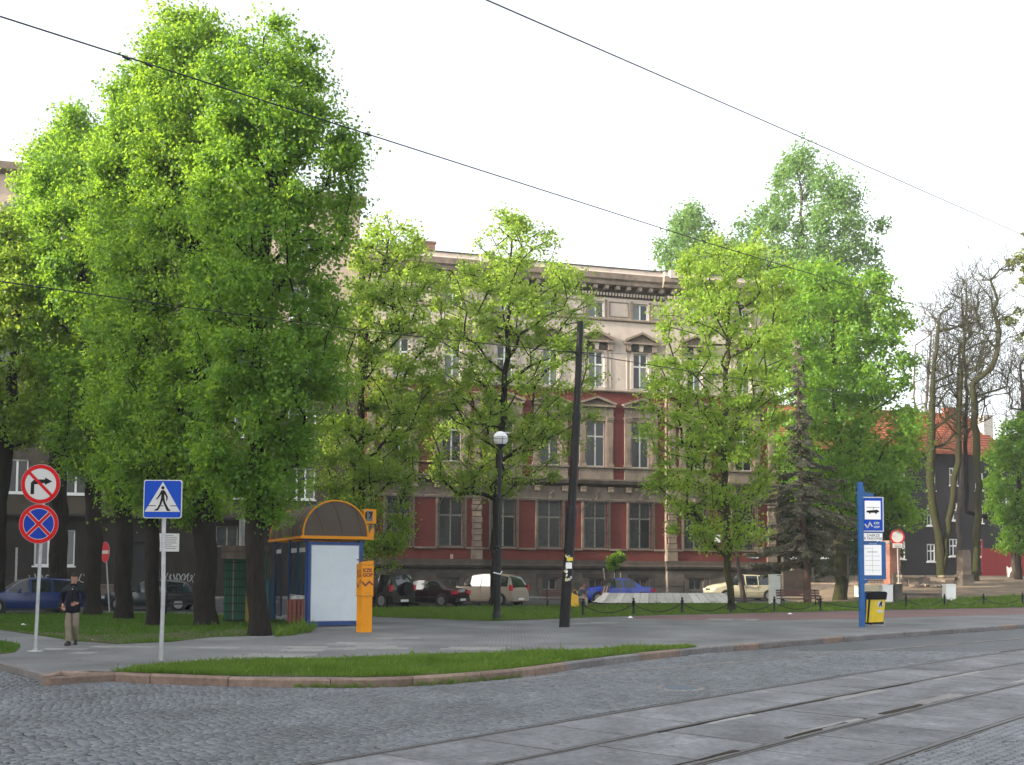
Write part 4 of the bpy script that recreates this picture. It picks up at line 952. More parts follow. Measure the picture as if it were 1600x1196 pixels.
def limb_mesh(P, par, ids, r_base, r_tip, ntr, pw=0.5, sides=6, flare=1.35, taper=0.80, tpow=0.75):
    n = len(P); cnt = np.zeros(n)
    for i in ids: cnt[i] += 1
    for i in range(n - 1, 0, -1): cnt[par[i]] += cnt[i] if par[i] >= 0 else 0
    cnt = np.maximum(cnt, 1); rr = r_tip * cnt ** pw
    sc = r_base / rr[0]; k = np.log(max(cnt[0], 2)); rr = r_tip * np.exp(np.log(cnt) / k * np.log(r_base / r_tip)) 
    for i in range(ntr): rr[i] = max(min(rr[i], r_base), r_base * (1 - taper *  (P[i][2] - P[0][2]) / max(0.1, P[ntr - 1][2] - P[0][2])))
    rr[0] *= flare
    if ntr > 1 and P[1][2] < 0.7: rr[1] *= 1 + (flare - 1) * 0.35
    kids = [[] for _ in range(n)]
    for i in range(1, n):
        if par[i] >= 0: kids[par[i]].append(i)
    b = MB(); done = np.zeros(n, bool)
    starts = [(0, -1)]
    while starts:
        i, p = starts.pop(); chain = [] if p < 0 else [p]; cur = i
        while True:
            chain.append(cur)
            if not kids[cur]: break
            ks = sorted(kids[cur], key=lambda q: (q < ntr, cnt[q])); nx = ks[-1]
            for q in ks[:-1]: starts.append((q, cur))
            cur = nx
        if len(chain) < 2: continue
        rad = [rr[q] for q in chain]
        if p >= 0: rad[0] = min(rr[p], rr[chain[1]] * 1.25)
        sd = 14 if rad[0] > 0.15 else (sides if rad[0] > 0.035 else 4)
        b.tube([tuple(P[q]) for q in chain], rad, sd, caps=False, jit=0.07 if sd == 14 else 0)
    return b
def leaves(cl, r, per, rc, size, flat=0.75, hang=0.3, sizevar=0.35, droop=0.0):
    n = len(cl) * per
    w = r.gamma(3.0, 1 / 3.0, len(cl)); cnts = np.maximum(20, (per * w)).astype(int); idx = np.repeat(np.arange(len(cl)), cnts); n = len(idx)
    rcs = rc * r.uniform(0.65, 1.35, len(cl))
    u = r.normal(0, 1, (n, 3)); u /= np.linalg.norm(u, axis=1, keepdims=True) + 1e-9
    rad = r.uniform(0, 1, n) ** 0.5
    # sub-sprays: quantise directions a bit for a clumpy look
    sub = r.normal(0, 1, (len(cl) * 7, 3)); sub /= np.linalg.norm(sub, axis=1, keepdims=True)
    pick = idx * 7 + r.integers(0, 7, n); mixw = 0.40
    u2 = u * (1 - mixw) + sub[pick] * mixw
    p = cl[idx] + u2 * (rad * rcs[idx])[:, None] * np.array([1.05, 1.05, flat]) 
    sn = r.normal(0, 1, (len(cl) * 7, 3)); nrm = r.normal(0, 0.75, (n, 3)) + sn[pick] * 0.7 + np.array([0, 0, 0.7]) + u2 * 0.7; nrm /= np.linalg.norm(nrm, axis=1, keepdims=True)
    d = r.normal(0, 1, (n, 3)) * 0.8 + np.array([0, 0, -hang * 2]) + u2 * 0.5; d -= nrm * (d * nrm).sum(1)[:, None]; d /= np.linalg.norm(d, axis=1, keepdims=True) + 1e-9
    s = np.cross(nrm, d); S = size * r.uniform(1 - sizevar, 1 + sizevar, n)[:, None]
    V = np.zeros((n, 4, 3)); V[:, 0] = p - d * S * 0.5; V[:, 1] = p + s * S * 0.42 + nrm * S * 0.10; V[:, 2] = p + d * S * 0.55; V[:, 3] = p - s * S * 0.42 + nrm * S * 0.10
    Fq = (np.array([(0, 1, 2, 3)])[None] + (np.arange(n) * 4)[:, None, None]).reshape(-1, 4)
    return V.reshape(-1, 3), Fq
NL = [0]
def px_rows(base, rows, depth_ratio=0.9, rymax=3.2):
    """rows: (py, px_left, px_right) measured at the tree's distance -> envelope in local metres"""
    Y = base.y; L = []
    for py, a, c in rows:
        pa, pc = D(a, py, Y), D(c, py, Y); L.append((pa.z - base.z, (pa.x + pc.x) / 2 - base.x, abs(pc.x - pa.x) / 2))
    L.sort(); Z = np.array([q[0] for q in L]); CX = np.array([q[1] for q in L]); RR = np.array([q[2] for q in L])
    def fn(z):
        R = float(np.interp(z, Z, RR)); return float(np.interp(z, Z, CX)), 0.0, R, min(R * depth_ratio, rymax)
    fn.rmax = RR.max(); fn.z0 = Z[0]; fn.z1 = Z[-1]
    return fn
def trunk_line(base, pts, wob, r):
    """pts: (px, py) along the trunk from the foot up"""
    out = []
    for px, py in pts: p = D(px, py, base.y); out.append([p.x - base.x, 0, p.z - base.z])
    out[0] = [0, 0, -0.12]
    fine = []
    for i in range(len(out) - 1):
        n = max(1, int((out[i + 1][2] - out[i][2]) / 0.6))
        for k in range(n):
            t = k / n; fine.append([out[i][q] * (1 - t) + out[i + 1][q] * t + (r.normal(0, wob) if (i or k) and q < 2 else 0) for q in range(3)])
    fine.append(out[-1]); 
    if fine[0][2] < 0: fine.insert(1, [0, 0, 0.28])
    return fine
def leafy_tree(name, label, cat, group, base, rows, tline, nclump, per, rc, size, rb, lmat, bmat, seed, dr=0.9, rymax=3.2, flat=0.75, step=0.55, wob=0.03, up=0.35, tip=0.012, mind=0.0, hang=0.3):
    r = np.random.default_rng(seed); t = thing(name, label, cat, tuple(base), 0, group)
    fn = px_rows(base, rows, dr, rymax)
    P, par, cl, ids, ntr = grow(fn, fn.z0, fn.z1, trunk_line(base, tline, wob, r), nclump, r, step, up_bias=up, mind=mind)
    limb_mesh(P, par, ids, rb, tip, ntr).build('trunk', bmat, t, smooth=True)
    # extra leaf sprays along the outer twigs
    ex = [P[i] for i in range(ntr, len(P)) if r.uniform() < 0.30]
    C = np.vstack([cl, np.array(ex)]) if ex else cl
    C = C[C[:, 2] > fn.z0 - 0.3]
    V, Fq = leaves(C, r, int(per * nclump / len(C)), rc, size, flat, hang)
    npmesh('crown', V, Fq, lmat, t); NL[0] += len(Fq); return t
L_dark = leaf_mat('lime_leaf_deep', (0.038, 0.112, 0.014), (0.105, 0.230, 0.026), (0.45, 0.70, 0.06), 0.5)
L_mid = leaf_mat('lime_leaf', (0.046, 0.128, 0.016), (0.135, 0.262, 0.028), (0.50, 0.74, 0.06), 0.5)
L_lite = leaf_mat('maple_leaf', (0.085, 0.175, 0.020), (0.195, 0.315, 0.036), (0.62, 0.78, 0.10), 0.52)
L_pop = leaf_mat('poplar_leaf', (0.055, 0.13, 0.035), (0.11, 0.205, 0.055), (0.38, 0.58, 0.14), 0.42)
L_oliv = leaf_mat('young_leaf', (0.10, 0.12, 0.03), (0.16, 0.19, 0.045), (0.36, 0.40, 0.08), 0.4)
L_shrub = leaf_mat('shrub_leaf', (0.018, 0.045, 0.008), (0.04, 0.085, 0.012), (0.15, 0.3, 0.03), 0.35)  # dark green leaf of the evergreen shrubs
GRP = 'big lime trees in a row on the shaded lawn'
leafy_tree('lime_tree', 'tall full lime tree with thick bare trunk beside the bus shelter, closest of its row', 'tree', GRP, G(405, 993),
           [(38, 395, 460), (70, 350, 490), (130, 320, 520), (200, 325, 560), (290, 305, 572), (400, 300, 556), (500, 300, 548), (600, 295, 535), (700, 310, 500), (770, 350, 470), (812, 385, 440)],
           [(405, 993), (400, 880), (398, 700), (398, 500), (425, 320), (440, 120)], 470, 270, 0.80, 0.095, 0.27, L_dark, M_bark, 21, wob=0.025)
leafy_tree('lime_tree', 'tallest lime tree with a thick dark trunk left of the green kiosk', 'tree', GRP, G(322, 980),
           [(8, 296, 318), (45, 255, 350), (95, 232, 385), (200, 215, 400), (350, 205, 400), (500, 200, 400), (620, 205, 385), (710, 215, 360), (770, 250, 350), (815, 290, 345)],
           [(322, 980), (320, 860), (312, 600), (305, 350), (305, 80)], 470, 260, 0.86, 0.102, 0.34, L_mid, M_bark, 22, wob=0.03)
leafy_tree('lime_tree', 'lime tree with slender trunk directly behind the crossing sign pole', 'tree', GRP, G(240, 978),
           [(98, 205, 232), (150, 170, 262), (260, 160, 280), (430, 160, 285), (600, 170, 290), (700, 180, 290), (760, 195, 275), (808, 220, 262)],
           [(240, 978), (237, 850), (225, 600), (215, 330), (215, 150)], 260, 230, 0.84, 0.105, 0.22, L_dark, M_bark, 23)
leafy_tree('lime_tree', 'lime tree whose trunk stands between the no-entry sign and the crossing sign', 'tree', GRP, G(193, 968),
           [(150, 165, 215), (220, 140, 240), (400, 130, 250), (600, 130, 255), (700, 140, 245), (770, 155, 235), (812, 180, 215)],
           [(193, 968), (194, 850), (190, 600), (185, 350), (190, 200)], 250, 220, 0.92, 0.115, 0.30, L_mid, M_bark, 24)
leafy_tree('lime_tree', 'lime tree with straight trunk just right of the walking man', 'tree', GRP, G(145, 962),
           [(172, 105, 150), (215, 85, 190), (300, 55, 200), (450, 55, 205), (600, 75, 200), (700, 85, 200), (755, 120, 185)],
           [(145, 962), (146, 820), (140, 600), (125, 400), (125, 230)], 280, 220, 0.95, 0.12, 0.30, L_dark, M_bark, 25)
leafy_tree('lime_tree', 'lime tree with trunk behind the walking man and the blue estate car', 'tree', GRP, G(88, 955),
           [(225, 50, 130), (270, 32, 150), (350, 30, 150), (500, 45, 150), (640, 55, 150), (705, 70, 135)],
           [(88, 955), (92, 800), (92, 600), (85, 400), (90, 270)], 240, 210, 1.0, 0.125, 0.36, L_mid, M_bark, 26)
leafy_tree('lime_tree', 'bright lime-green tree at the left picture edge behind the no-right-turn sign', 'tree', GRP, G(-8, 960),
           [(325, -10, 30), (385, -40, 65), (500, -70, 95), (600, -70, 95), (690, -55, 60)],
           [(-8, 960), (2, 760), (18, 620), (30, 450), (20, 380)], 200, 170, 0.9, 0.14, 0.30, L_lite, M_bark, 27)
# airy maples in front of the building
GRM = 'airy young-leaved trees in front of the town building'
leafy_tree('maple_tree', 'airy light green tree rising behind the bus shelter', 'tree', GRM, G(563, 950),
           [(342, 585, 650), (390, 555, 670), (450, 530, 690), (530, 510, 700), (620, 500, 690), (700, 495, 670), (770, 490, 655), (850, 560, 635), (890, 580, 620)],
           [(563, 950), (565, 780), (565, 620), (580, 480), (605, 390)], 400, 115, 0.85, 0.135, 0.20, L_lite, M_bark, 31, tip=0.02, rymax=3.0, step=0.6, wob=0.04)
leafy_tree('maple_tree', 'airy light green tree whose trunk stands right behind the globe lamp post', 'tree', GRM, G(771, 948),
           [(340, 765, 835), (385, 725, 885), (440, 680, 930), (520, 655, 945), (600, 650, 945), (680, 645, 925), (735, 665, 885), (775, 690, 790)],
           [(771, 948), (776, 800), (784, 650), (793, 560), (795, 430), (800, 375)], 400, 105, 0.88, 0.14, 0.21, L_lite, M_bark, 32, tip=0.02, rymax=3.6, step=0.65, wob=0.04)
leafy_tree('maple_tree', 'airy lime-green tree with grey-painted trunk foot behind the long concrete planter', 'tree', GRM, G(1143, 956),
           [(360, 1100, 1190), (400, 1060, 1230), (480, 1020, 1245), (560, 1005, 1240), (640, 1000, 1235), (710, 1000, 1225), (770, 1010, 1215), (830, 1050, 1200), (862, 1090, 1150)],
           [(1143, 956), (1136, 850), (1132, 760), (1132, 640), (1140, 480), (1142, 400)], 400, 110, 0.80, 0.13, 0.17, L_lite, M_barkmoss, 33, tip=0.018, rymax=3.0, step=0.55, wob=0.04)
# dead leaning stem beside it
b0 = G(1163, 943); st = thing('dead_stem', 'dead leaning trunk with split bark beside the planter end', 'tree stem', tuple(b0))
MB().tube([(0, 0, -0.1), (-0.12, 0, 0.8), (-0.28, 0, 1.8), (-0.42, 0.02, 2.6), (-0.62, 0.02, 4.6), (-0.72, 0, 6.2)], [0.2, 0.15, 0.12, 0.1, 0.07, 0.03], 9).build('trunk', M_barkgrey, st, smooth=True)
leafy_tree('broad_tree', 'large dense lime-green tree with mossy trunk behind the brown spruce', 'tree', GRM, G(1313, 941),
           [(415, 1230, 1300), (455, 1190, 1400), (520, 1185, 1415), (620, 1200, 1425), (700, 1210, 1430), (780, 1240, 1430), (812, 1290, 1425), (832, 1310, 1370)],
           [(1313, 941), (1312, 860), (1312, 760), (1305, 640), (1300, 460)], 480, 125, 1.25, 0.20, 0.40, L_mid, M_barkmoss, 34, rymax=4.5, step=0.9, wob=0.05)
pb = Vector((D(1262, 850, 90).x, 90, 0))
leafy_tree('poplar_tree', 'tall blue-green poplar towering above all trees right of the building', 'tree', None, pb,
           [(228, 1240, 1262), (270, 1215, 1300), (310, 1195, 1345), (360, 1150, 1375), (400, 1100, 1385), (450, 1060, 1375), (520, 1090, 1350), (600, 1120, 1340)],
           [(1262, 920), (1262, 760), (1258, 600), (1254, 450), (1251, 290)], 560, 125, 1.3, 0.23, 0.45, L_pop, M_barkgrey, 35, rymax=5.5, step=1.3, wob=0.06, flat=1.3)
pb2 = Vector((D(1072, 850, 92).x, 92, 0))
leafy_tree('poplar_tree', 'smaller blue-green poplar peeping over the right cornice of the building', 'tree', None, pb2,
           [(318, 1062, 1082), (350, 1040, 1115), (390, 1025, 1150), (450, 1015, 1170), (520, 1025, 1170)],
           [(1072, 920), (1072, 760), (1072, 600), (1072, 450), (1072, 360)], 230, 120, 1.2, 0.23, 0.35, L_pop, M_barkgrey, 36, rymax=4.5, step=1.3, wob=0.06, flat=1.3)
leafy_tree('yard_tree', 'bushy fresh green tree at the right picture edge over the timber fence', 'tree', None, GT(1592, 905),
           [(640, 1590, 1640), (680, 1560, 1660), (730, 1545, 1670), (790, 1545, 1670), (840, 1560, 1670), (865, 1580, 1650)],
           [(1590, 905), (1588, 800), (1595, 720)], 180, 150, 1.0, 0.20, 0.22, L_mid, M_bark, 37, rymax=3.5, step=0.8)
ob = Vector((D(1640, 850, 75).x, 75, 1.4))
leafy_tree('young_oak', 'sparse olive-leaved tree reaching in at the right edge above the bare trees', 'tree', None, ob,
           [(360, 1590, 1640), (420, 1578, 1680), (500, 1575, 1690), (560, 1578, 1690)],
           [(1640, 900), (1640, 700), (1640, 600), (1635, 450)], 70, 60, 0.7, 0.20, 0.3, L_oliv, M_barkgrey, 38, rymax=3.5, step=1.0)
# dark undergrowth behind the iron fence
for k, (x0, x1, py0, Y, lab) in enumerate(((1205, 1300, 700, 84, 'dark evergreen shrub mass behind the iron fence by the building corner'), (1300, 1400, 730, 88, 'dark shrubs between iron fence and charcoal house'))):
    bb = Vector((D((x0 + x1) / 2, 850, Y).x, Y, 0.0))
    leafy_tree('evergreen_shrub', lab, 'shrub', None, bb, [(py0, x0 + 25, x1 - 25), (py0 + 60, x0, x1), (860, x0, x1), (915, x0 + 15, x1 - 15)], [((x0 + x1) / 2, 930), ((x0 + x1) / 2, 760)], 110, 130, 1.0, 0.26, 0.2, L_shrub, M_bark, 40 + k, rymax=2.5, step=1.2)
# bare trees
def bare_tree(label, base, rows, tlines, nclump, rb, bmat, seed, tip=0.022, mind=0.3, rymax=3.0):
    r = np.random.default_rng(seed); t = thing('bare_tree', label, 'tree', tuple(base), 0, 'leafless trees at the far right'); fn = px_rows(base, rows, 0.9, rymax)
    tl = [trunk_line(base, q, 0.04, r) for q in tlines]
    main = tl[0]
    P, par, cl, ids, ntr = grow(fn, fn.z0, fn.z1, main, nclump, r, 0.75, up_bias=0.5, mind=mind)
    b = limb_mesh(P, par, ids, rb, tip, ntr, flare=1.3, taper=0.97, tpow=0.62)
    for q in tl[1:]:
        P2, par2, cl2, ids2, n2 = grow(fn, fn.z0, fn.z1, q, nclump // 2, r, 0.75, up_bias=0.5, mind=mind)
        b2 = limb_mesh(P2, par2, ids2, rb * 0.75, tip, n2, flare=1.0, taper=0.97, tpow=0.6); b.add(b2.v, b2.f)
        cl = np.vstack([cl, cl2])
    b.build('trunk', bmat, t, smooth=True)
    # fine twig spray at branch tips
    tb = MB()
    for c in cl:
        for k in range(5):
            d = r.normal(0, 0.45, 3) + np.array([0, 0, 0.45]); e = c + d * r.uniform(1.2, 2.6); mth = (c + e) / 2 + r.normal(0, 0.12, 3)
            tb.tube([tuple(c), tuple(mth), tuple(e)], [tip * 0.7, tip * 0.5, tip * 0.3], 3, caps=False)
            for q in range(3):
                o = mth + (e - mth) * r.uniform(0, 0.9); e2 = o + (d * 0.5 + r.normal(0, 0.35, 3)) * r.uniform(0.5, 1.0); tb.tube([tuple(o), tuple(e2)], [tip * 0.4, tip * 0.25], 3, caps=False)
    tb.build('crown', bmat, t); return t
bare_tree('forked bare tree, thick trunk splitting into a V behind the low ruined wall', GT(1471, 903), [(430, 1490, 1540), (470, 1460, 1560), (540, 1440, 1560), (620, 1440, 1530), (700, 1450, 1520)],
          [[(1471, 903), (1469, 845), (1455, 780), (1455, 700), (1460, 560), (1470, 490)], [(1471, 860), (1485, 800), (1497, 720), (1500, 600), (1510, 480)]], 95, 0.30, M_barkmoss, 51)
bare_tree('tall straight mossy bare tree right of the stone gate pillar', GT(1524, 908), [(410, 1530, 1590), (460, 1500, 1600), (540, 1500, 1600), (620, 1510, 1580)],
          [[(1524, 908), (1527, 840), (1528, 760), (1522, 620), (1520, 600), (1550, 575), (1562, 520)]], 100, 0.24, M_barkmoss, 52)
bare_tree('grey bare tree with crooked twin stems left of the forked one', GT(1445, 898), [(470, 1425, 1470), (530, 1425, 1490), (600, 1430, 1480), (680, 1435, 1480)],
          [[(1448, 898), (1446, 800), (1443, 720), (1448, 620), (1455, 520)], [(1446, 800), (1436, 700), (1428, 620), (1430, 540)]], 90, 0.2, M_barkgrey, 53)
bare_tree('bare tree with peeled orange scar standing behind the gate pillar', GT(1498, 900), [(450, 1490, 1530), (520, 1475, 1545), (620, 1485, 1540), (690, 1490, 1530)],
          [[(1498, 900), (1497, 820), (1503, 740), (1496, 650), (1500, 540)]], 100, 0.20, M_barkgrey, 54)
bare_tree('thin leaning bare tree in front of the red gate wall', GT(1583, 903), [(540, 1570, 1620), (600, 1565, 1625), (680, 1570, 1615)],
          [[(1580, 903), (1590, 800), (1598, 700), (1596, 600)]], 80, 0.2, M_barkgrey, 55)
bare_tree('broad bare tree with dark crooked limbs crossing the orange roof', Vector((GT(1512, 899).x, 80, 1.45)), [(430, 1480, 1520), (500, 1460, 1560), (580, 1450, 1570), (660, 1460, 1560)],
          [[(1512, 895), (1512, 800), (1508, 700), (1510, 600), (1505, 500)]], 140, 0.15, M_bark, 56)
# brown spruce
sb = G(1262, 944); sp = thing('spruce_tree', 'half-dead brown spruce with drooping grey-green boughs beside the bench', 'tree', tuple(sb)); r = np.random.default_rng(61)
px_m = FPX / sb.y
MB().tube([(0, 0, -0.1), (-0.05, 0, 2), (-0.25, 0, 5), (-0.45, 0, 10), (-0.5, 0, 15.8)], [0.25, 0.2, 0.16, 0.1, 0.02], 12).build('trunk', mat('spruce_bark', (0.10, 0.065, 0.05), 0.95, var=0.3, scale=5, bump=0.6), sp, smooth=True)
Zs, Xs = [], []
bm_ = MB(); NV = []; 
Ws = [(2.3, 2.8), (3.5, 3.5), (5.0, 3.2), (6.5, 2.8), (8.2, 2.3), (9.0, 1.2), (10.0, 0.85), (12.0, 0.6), (14.0, 0.32), (15.8, 0.06)]
z = 2.4
z00 = z
while z00 < 15.7:
    z = z00; W = np.interp(z, [a for a, _ in Ws], [c for _, c in Ws]); n = 7 if W > 1.3 else 5; a0 = r.uniform(0, 6.3)
    if z00 > 9.2: n = 3
    for k in range(n):
        a = a0 + 2 * pi * k / n + r.normal(0, 0.4); z = z00 + r.uniform(-0.25, 0.3); L = W * r.uniform(0.35, 1.15); 
        if W > 1.2 and r.uniform() < 0.18: continue
        dr_ = r.uniform(0.1, 0.42) if z < 9 else r.uniform(0.3, 0.7); tx0 = -0.05 - 0.03 * z
        pts = [np.array([tx0 + cos(a) * L * t, sin(a) * L * t, z - dr_ * L * (t ** 1.2) + 0.16 * L * max(0, t - 0.6)]) for t in np.linspace(0, 1, 7)]
        bm_.tube([tuple(p) for p in pts], list(np.linspace(0.04, 0.008, 7)), 4, caps=False)
        for i in range(int(L * 95)):
            t = r.uniform(0.15, 1.03) ** 0.8; p = pts[0] + (pts[-1] - pts[0]) * t; p[2] = np.interp(t, np.linspace(0, 1, 7), [q[2] for q in pts])
            side = r.normal(0, 1); d = np.array([cos(a) * 0.6 - sin(a) * side, sin(a) * 0.6 + cos(a) * side, -0.55 + r.normal(0, 0.3)]); d /= np.linalg.norm(d); ln = r.uniform(0.16, 0.42) * (1.25 - 0.5 * t)
            w_ = np.cross(d, r.normal(0, 1, 3)); w_ /= np.linalg.norm(w_); w_ *= r.uniform(0.025, 0.05)
            o_ = p + r.normal(0, 0.05, 3); NV.append([o_ - w_ * 0.6, o_ + d * ln * 0.5 + w_, o_ + d * ln, o_ + d * ln * 0.5 - w_])
    z00 += r.uniform(0.30, 0.55) if z00 < 9 else r.uniform(0.24, 0.42)
bm_.build('bough', M_barkgrey, sp)['kind'] = 'stuff'
NV = np.array(NV); Fq = (np.array([(0, 1, 2, 3)])[None] + (np.arange(len(NV)) * 4)[:, None, None]).reshape(-1, 4)
npmesh('crown', NV.reshape(-1, 3), Fq, leaf_mat('spruce_needle', (0.08, 0.095, 0.065), (0.22, 0.19, 0.13), (0.1, 0.12, 0.04), 0.15, 0.5), sp)
# sapling with stakes
s0 = G(962, 941); sap = thing('sapling', 'small round-headed young tree tied between three stakes behind the planter', 'tree', tuple(s0)); r = np.random.default_rng(71)
MB().tube([(0, 0, 0), (0.02, 0, 1.2), (-0.03, 0, 2.0), (0.0, 0, 2.7)], [0.04, 0.035, 0.03, 0.015], 7).build('trunk', M_barkgrey, sap, smooth=True)
V, Fq = leaves(np.array([[r.normal(0, .3), r.normal(0, .3), 2.55 + r.normal(0, .3)] for _ in range(26)]), r, 90, 0.26, 0.12); npmesh('crown', V, Fq, L_mid, sap)
for k, (dx, dy, ln) in enumerate(((-0.6, 0.2, 2.0), (0.28, -0.25, 1.75), (0.0, 0.6, 1.75))):
    MB().tube([(dx, dy, 0), (dx - 0.02, dy, ln * 0.6), (dx - (0.12 if k == 0 else 0.02), dy, ln)], 0.035, 6).build('stake', M_frameold, sap)
print('trees done, leaves', NL[0])
# ================================================================== STREET FURNITURE
def arc(cx, cz, R, a0, a1, n):
    return [(cx + R * cos(a0 + (a1 - a0) * k / n), cz + R * sin(a0 + (a1 - a0) * k / n)) for k in range(n + 1)]
def disc(r, y0, y1, mt, name, parent, z=0.0, r0=0.0):
    b = MB(); b.lathe([(r0, y1), (r0, y0), (r, y0), (r, y1)] if r0 else [(0.0001, y0), (r, y0), (r, y1), (0.0001, y1)], 40, (0, 0, z), 'y'); return b
# lathe axis 'y': (r, h) -> y = -h ; so a larger h is nearer the viewer
def round_plate(root, z, R, build_face, rz=0.0):
    back = MB().lathe([(0.0001, -0.012), (R, -0.012), (R + 0.006, 0.0), (R + 0.006, 0.004), (0.0001, 0.004)], 48, (0, 0, 0), 'y').build('sign_plate', M_zinc, root, fix=True, loc=(0, -0.045, z), rz=rz)
    build_face(back); return back
def ring(parent, r0, r1, h, mt, name, n=48): return MB().lathe([(max(r0, 1e-4), h - 0.003), (max(r0, 1e-4), h), (r1, h), (r1, h - 0.003)], n, (0, 0, 0), 'y').build(name, mt, parent, fix=True)
def flat(parent, poly, h, mt, name): return MB().prism(poly, -h, -h + 0.0025).build(name, mt, parent, fix=True)
M_signw = mat('sign_white', (0.50, 0.50, 0.49), 0.5, spec=0.3)
M_signdk = mat('sign_blue_old', (0.004, 0.035, 0.30), 0.5, spec=0.12, var=0.12, scale=3)
# --- no right turn + no stopping
b0 = G(55, 1018); s = thing('traffic_sign', 'two round signs, no right turn above no stopping, on a grey pole', 'traffic sign', tuple(b0), 0.0)
pm = FPX / b0.y
zf = lambda px, py: D(px, py, b0.y).z
MB().tube([(0.0, 0, -0.1), (0.03, 0, 1.5), (0.10, 0, zf(62, 735) - 0)], 0.038, 12).build('pole', M_zinc, s, smooth=True)
MB().lathe([(0.0001, 0.0), (0.17, 0.0), (0.17, 0.012), (0.05, 0.03), (0.05, 0.08)], 16).build('foot_plate', M_zinc, s)
z1, z2 = zf(65, 757), zf(62, 819); R = 30.5 / pm
def nrt(p):
    ring(p, 0, R * 0.80, 0.006, M_signw, 'sign_face'); ring(p, R * 0.80, R, 0.007, M_red, 'red_ring')
    q = R
    flat(p, [(-0.50 * q, -0.52 * q), (-0.32 * q, -0.52 * q), (-0.32 * q, -0.02 * q), (-0.24 * q, 0.06 * q), (0.22 * q, 0.06 * q), (0.22 * q, -0.04 * q), (0.60 * q, 0.14 * q), (0.22 * q, 0.34 * q), (0.22 * q, 0.24 * q), (-0.32 * q, 0.24 * q), (-0.50 * q, 0.06 * q)], 0.009, M_black, 'arrow')
    a = radians(-45); w = 0.075 * q; L = 0.80 * q
    flat(p, [(cos(a) * -L - sin(a) * -w, sin(a) * -L + cos(a) * -w), (cos(a) * L - sin(a) * -w, sin(a) * L + cos(a) * -w), (cos(a) * L - sin(a) * w, sin(a) * L + cos(a) * w), (cos(a) * -L - sin(a) * w, sin(a) * -L + cos(a) * w)], 0.012, M_red, 'slash')
n1 = round_plate(s, z1, R, nrt); n1.location.x = D(65, 757, b0.y).x - b0.x
def nst(p):
    ring(p, 0, R * 0.80, 0.006, M_signdk, 'sign_face'); ring(p, R * 0.80, R, 0.007, M_red, 'red_ring'); ring(p, R * 0.775, R * 0.80, 0.0075, M_signw, 'white_line')
    for i, a in enumerate((radians(45), radians(-45))):
        for w, h, mt, nm in ((0.105 * R, 0.0095 + i * 0.0015, M_signw, 'white_line'), (0.075 * R, 0.013 + i * 0.0015, M_red, 'slash')):
            L = 0.79 * R
            flat(p, [(cos(a) * -L - sin(a) * -w, sin(a) * -L + cos(a) * -w), (cos(a) * L - sin(a) * -w, sin(a) * L + cos(a) * -w), (cos(a) * L - sin(a) * w, sin(a) * L + cos(a) * w), (cos(a) * -L - sin(a) * w, sin(a) * -L + cos(a) * w)], h, mt, nm)
n2 = round_plate(s, z2, R, nst); n2.location.x = D(62, 819, b0.y).x - b0.x
# --- pedestrian crossing sign
b0 = G(251, 1033); s = thing('crossing_sign', 'square blue pedestrian crossing sign on a grey pole in the grass verge', 'traffic sign', tuple(b0)); pm = FPX / b0.y
cz = D(256, 780.5, b0.y).z; cx = D(256, 780, b0.y).x - b0.x; h = 30 / pm
MB().tube([(0, 0, -0.1), (0.02, 0, 1.2), (cx, 0, cz + h * 0.9)], 0.043, 12).build('pole', M_zinc, s, smooth=True)
def rrect(w, hh, r, n=5):
    P = []
    for qx, qz, a in ((w - r, hh - r, 0), (-w + r, hh - r, pi / 2), (-w + r, -hh + r, pi), (w - r, -hh + r, 1.5 * pi)):
        P += [(qx + r * cos(a + pi / 2 * k / n), qz + r * sin(a + pi / 2 * k / n)) for k in range(n + 1)]
    return P
pl = MB().prism(rrect(h, h, 0.05), -0.02, 0.0).build('sign_plate', M_signw, s, fix=True, loc=(cx, -0.05, cz))
flat(pl, rrect(h * 0.955, h * 0.955, 0.045), 0.023, M_blue, 'blue_face')
flat(pl, [(-h * 0.92, -h * 0.66), (h * 0.92, -h * 0.66), (0, h * 0.90)], 0.026, M_signw, 'white_triangle')
q = h
flat(pl, arc(0, 0.585 * q, 0.085 * q, 0, 2 * pi, 14)[:-1], 0.029, M_black, 'figure')
for k_, P_ in enumerate(([(-.09, .46), (.08, .46), (.09, .05), (-.07, .05)], [(-.02, .08), (.09, .06), (.16, -.2), (.34, -.52), (.42, -.56), (.40, -.62), (.24, -.62), (.05, -.22)], [(-.07, .08), (.06, .06), (-.06, -.28), (-.22, -.60), (-.42, -.60), (-.40, -.54), (-.28, -.50), (-.16, -.26)], [(.05, .45), (.13, .40), (.27, .12), (.24, -.08), (.19, -.08), (.19, .10), (.07, .30)], [(-.08, .44), (.0, .40), (-.16, .12), (-.30, -.04), (-.34, 0.0), (-.22, .16)])):
    flat(pl, [(a * q, c * q) for a, c in P_], 0.0292 + 0.0004 * k_, M_black, 'figure')
for x0, x1 in ((-0.76, -0.34), (-0.08, 0.06), (0.42, 0.76)): flat(pl, [(x0 * q, -0.37 * q), (x1 * q, -0.37 * q), (x1 * q, -0.33 * q), (x0 * q, -0.33 * q)], 0.0285, M_black, 'stripe')
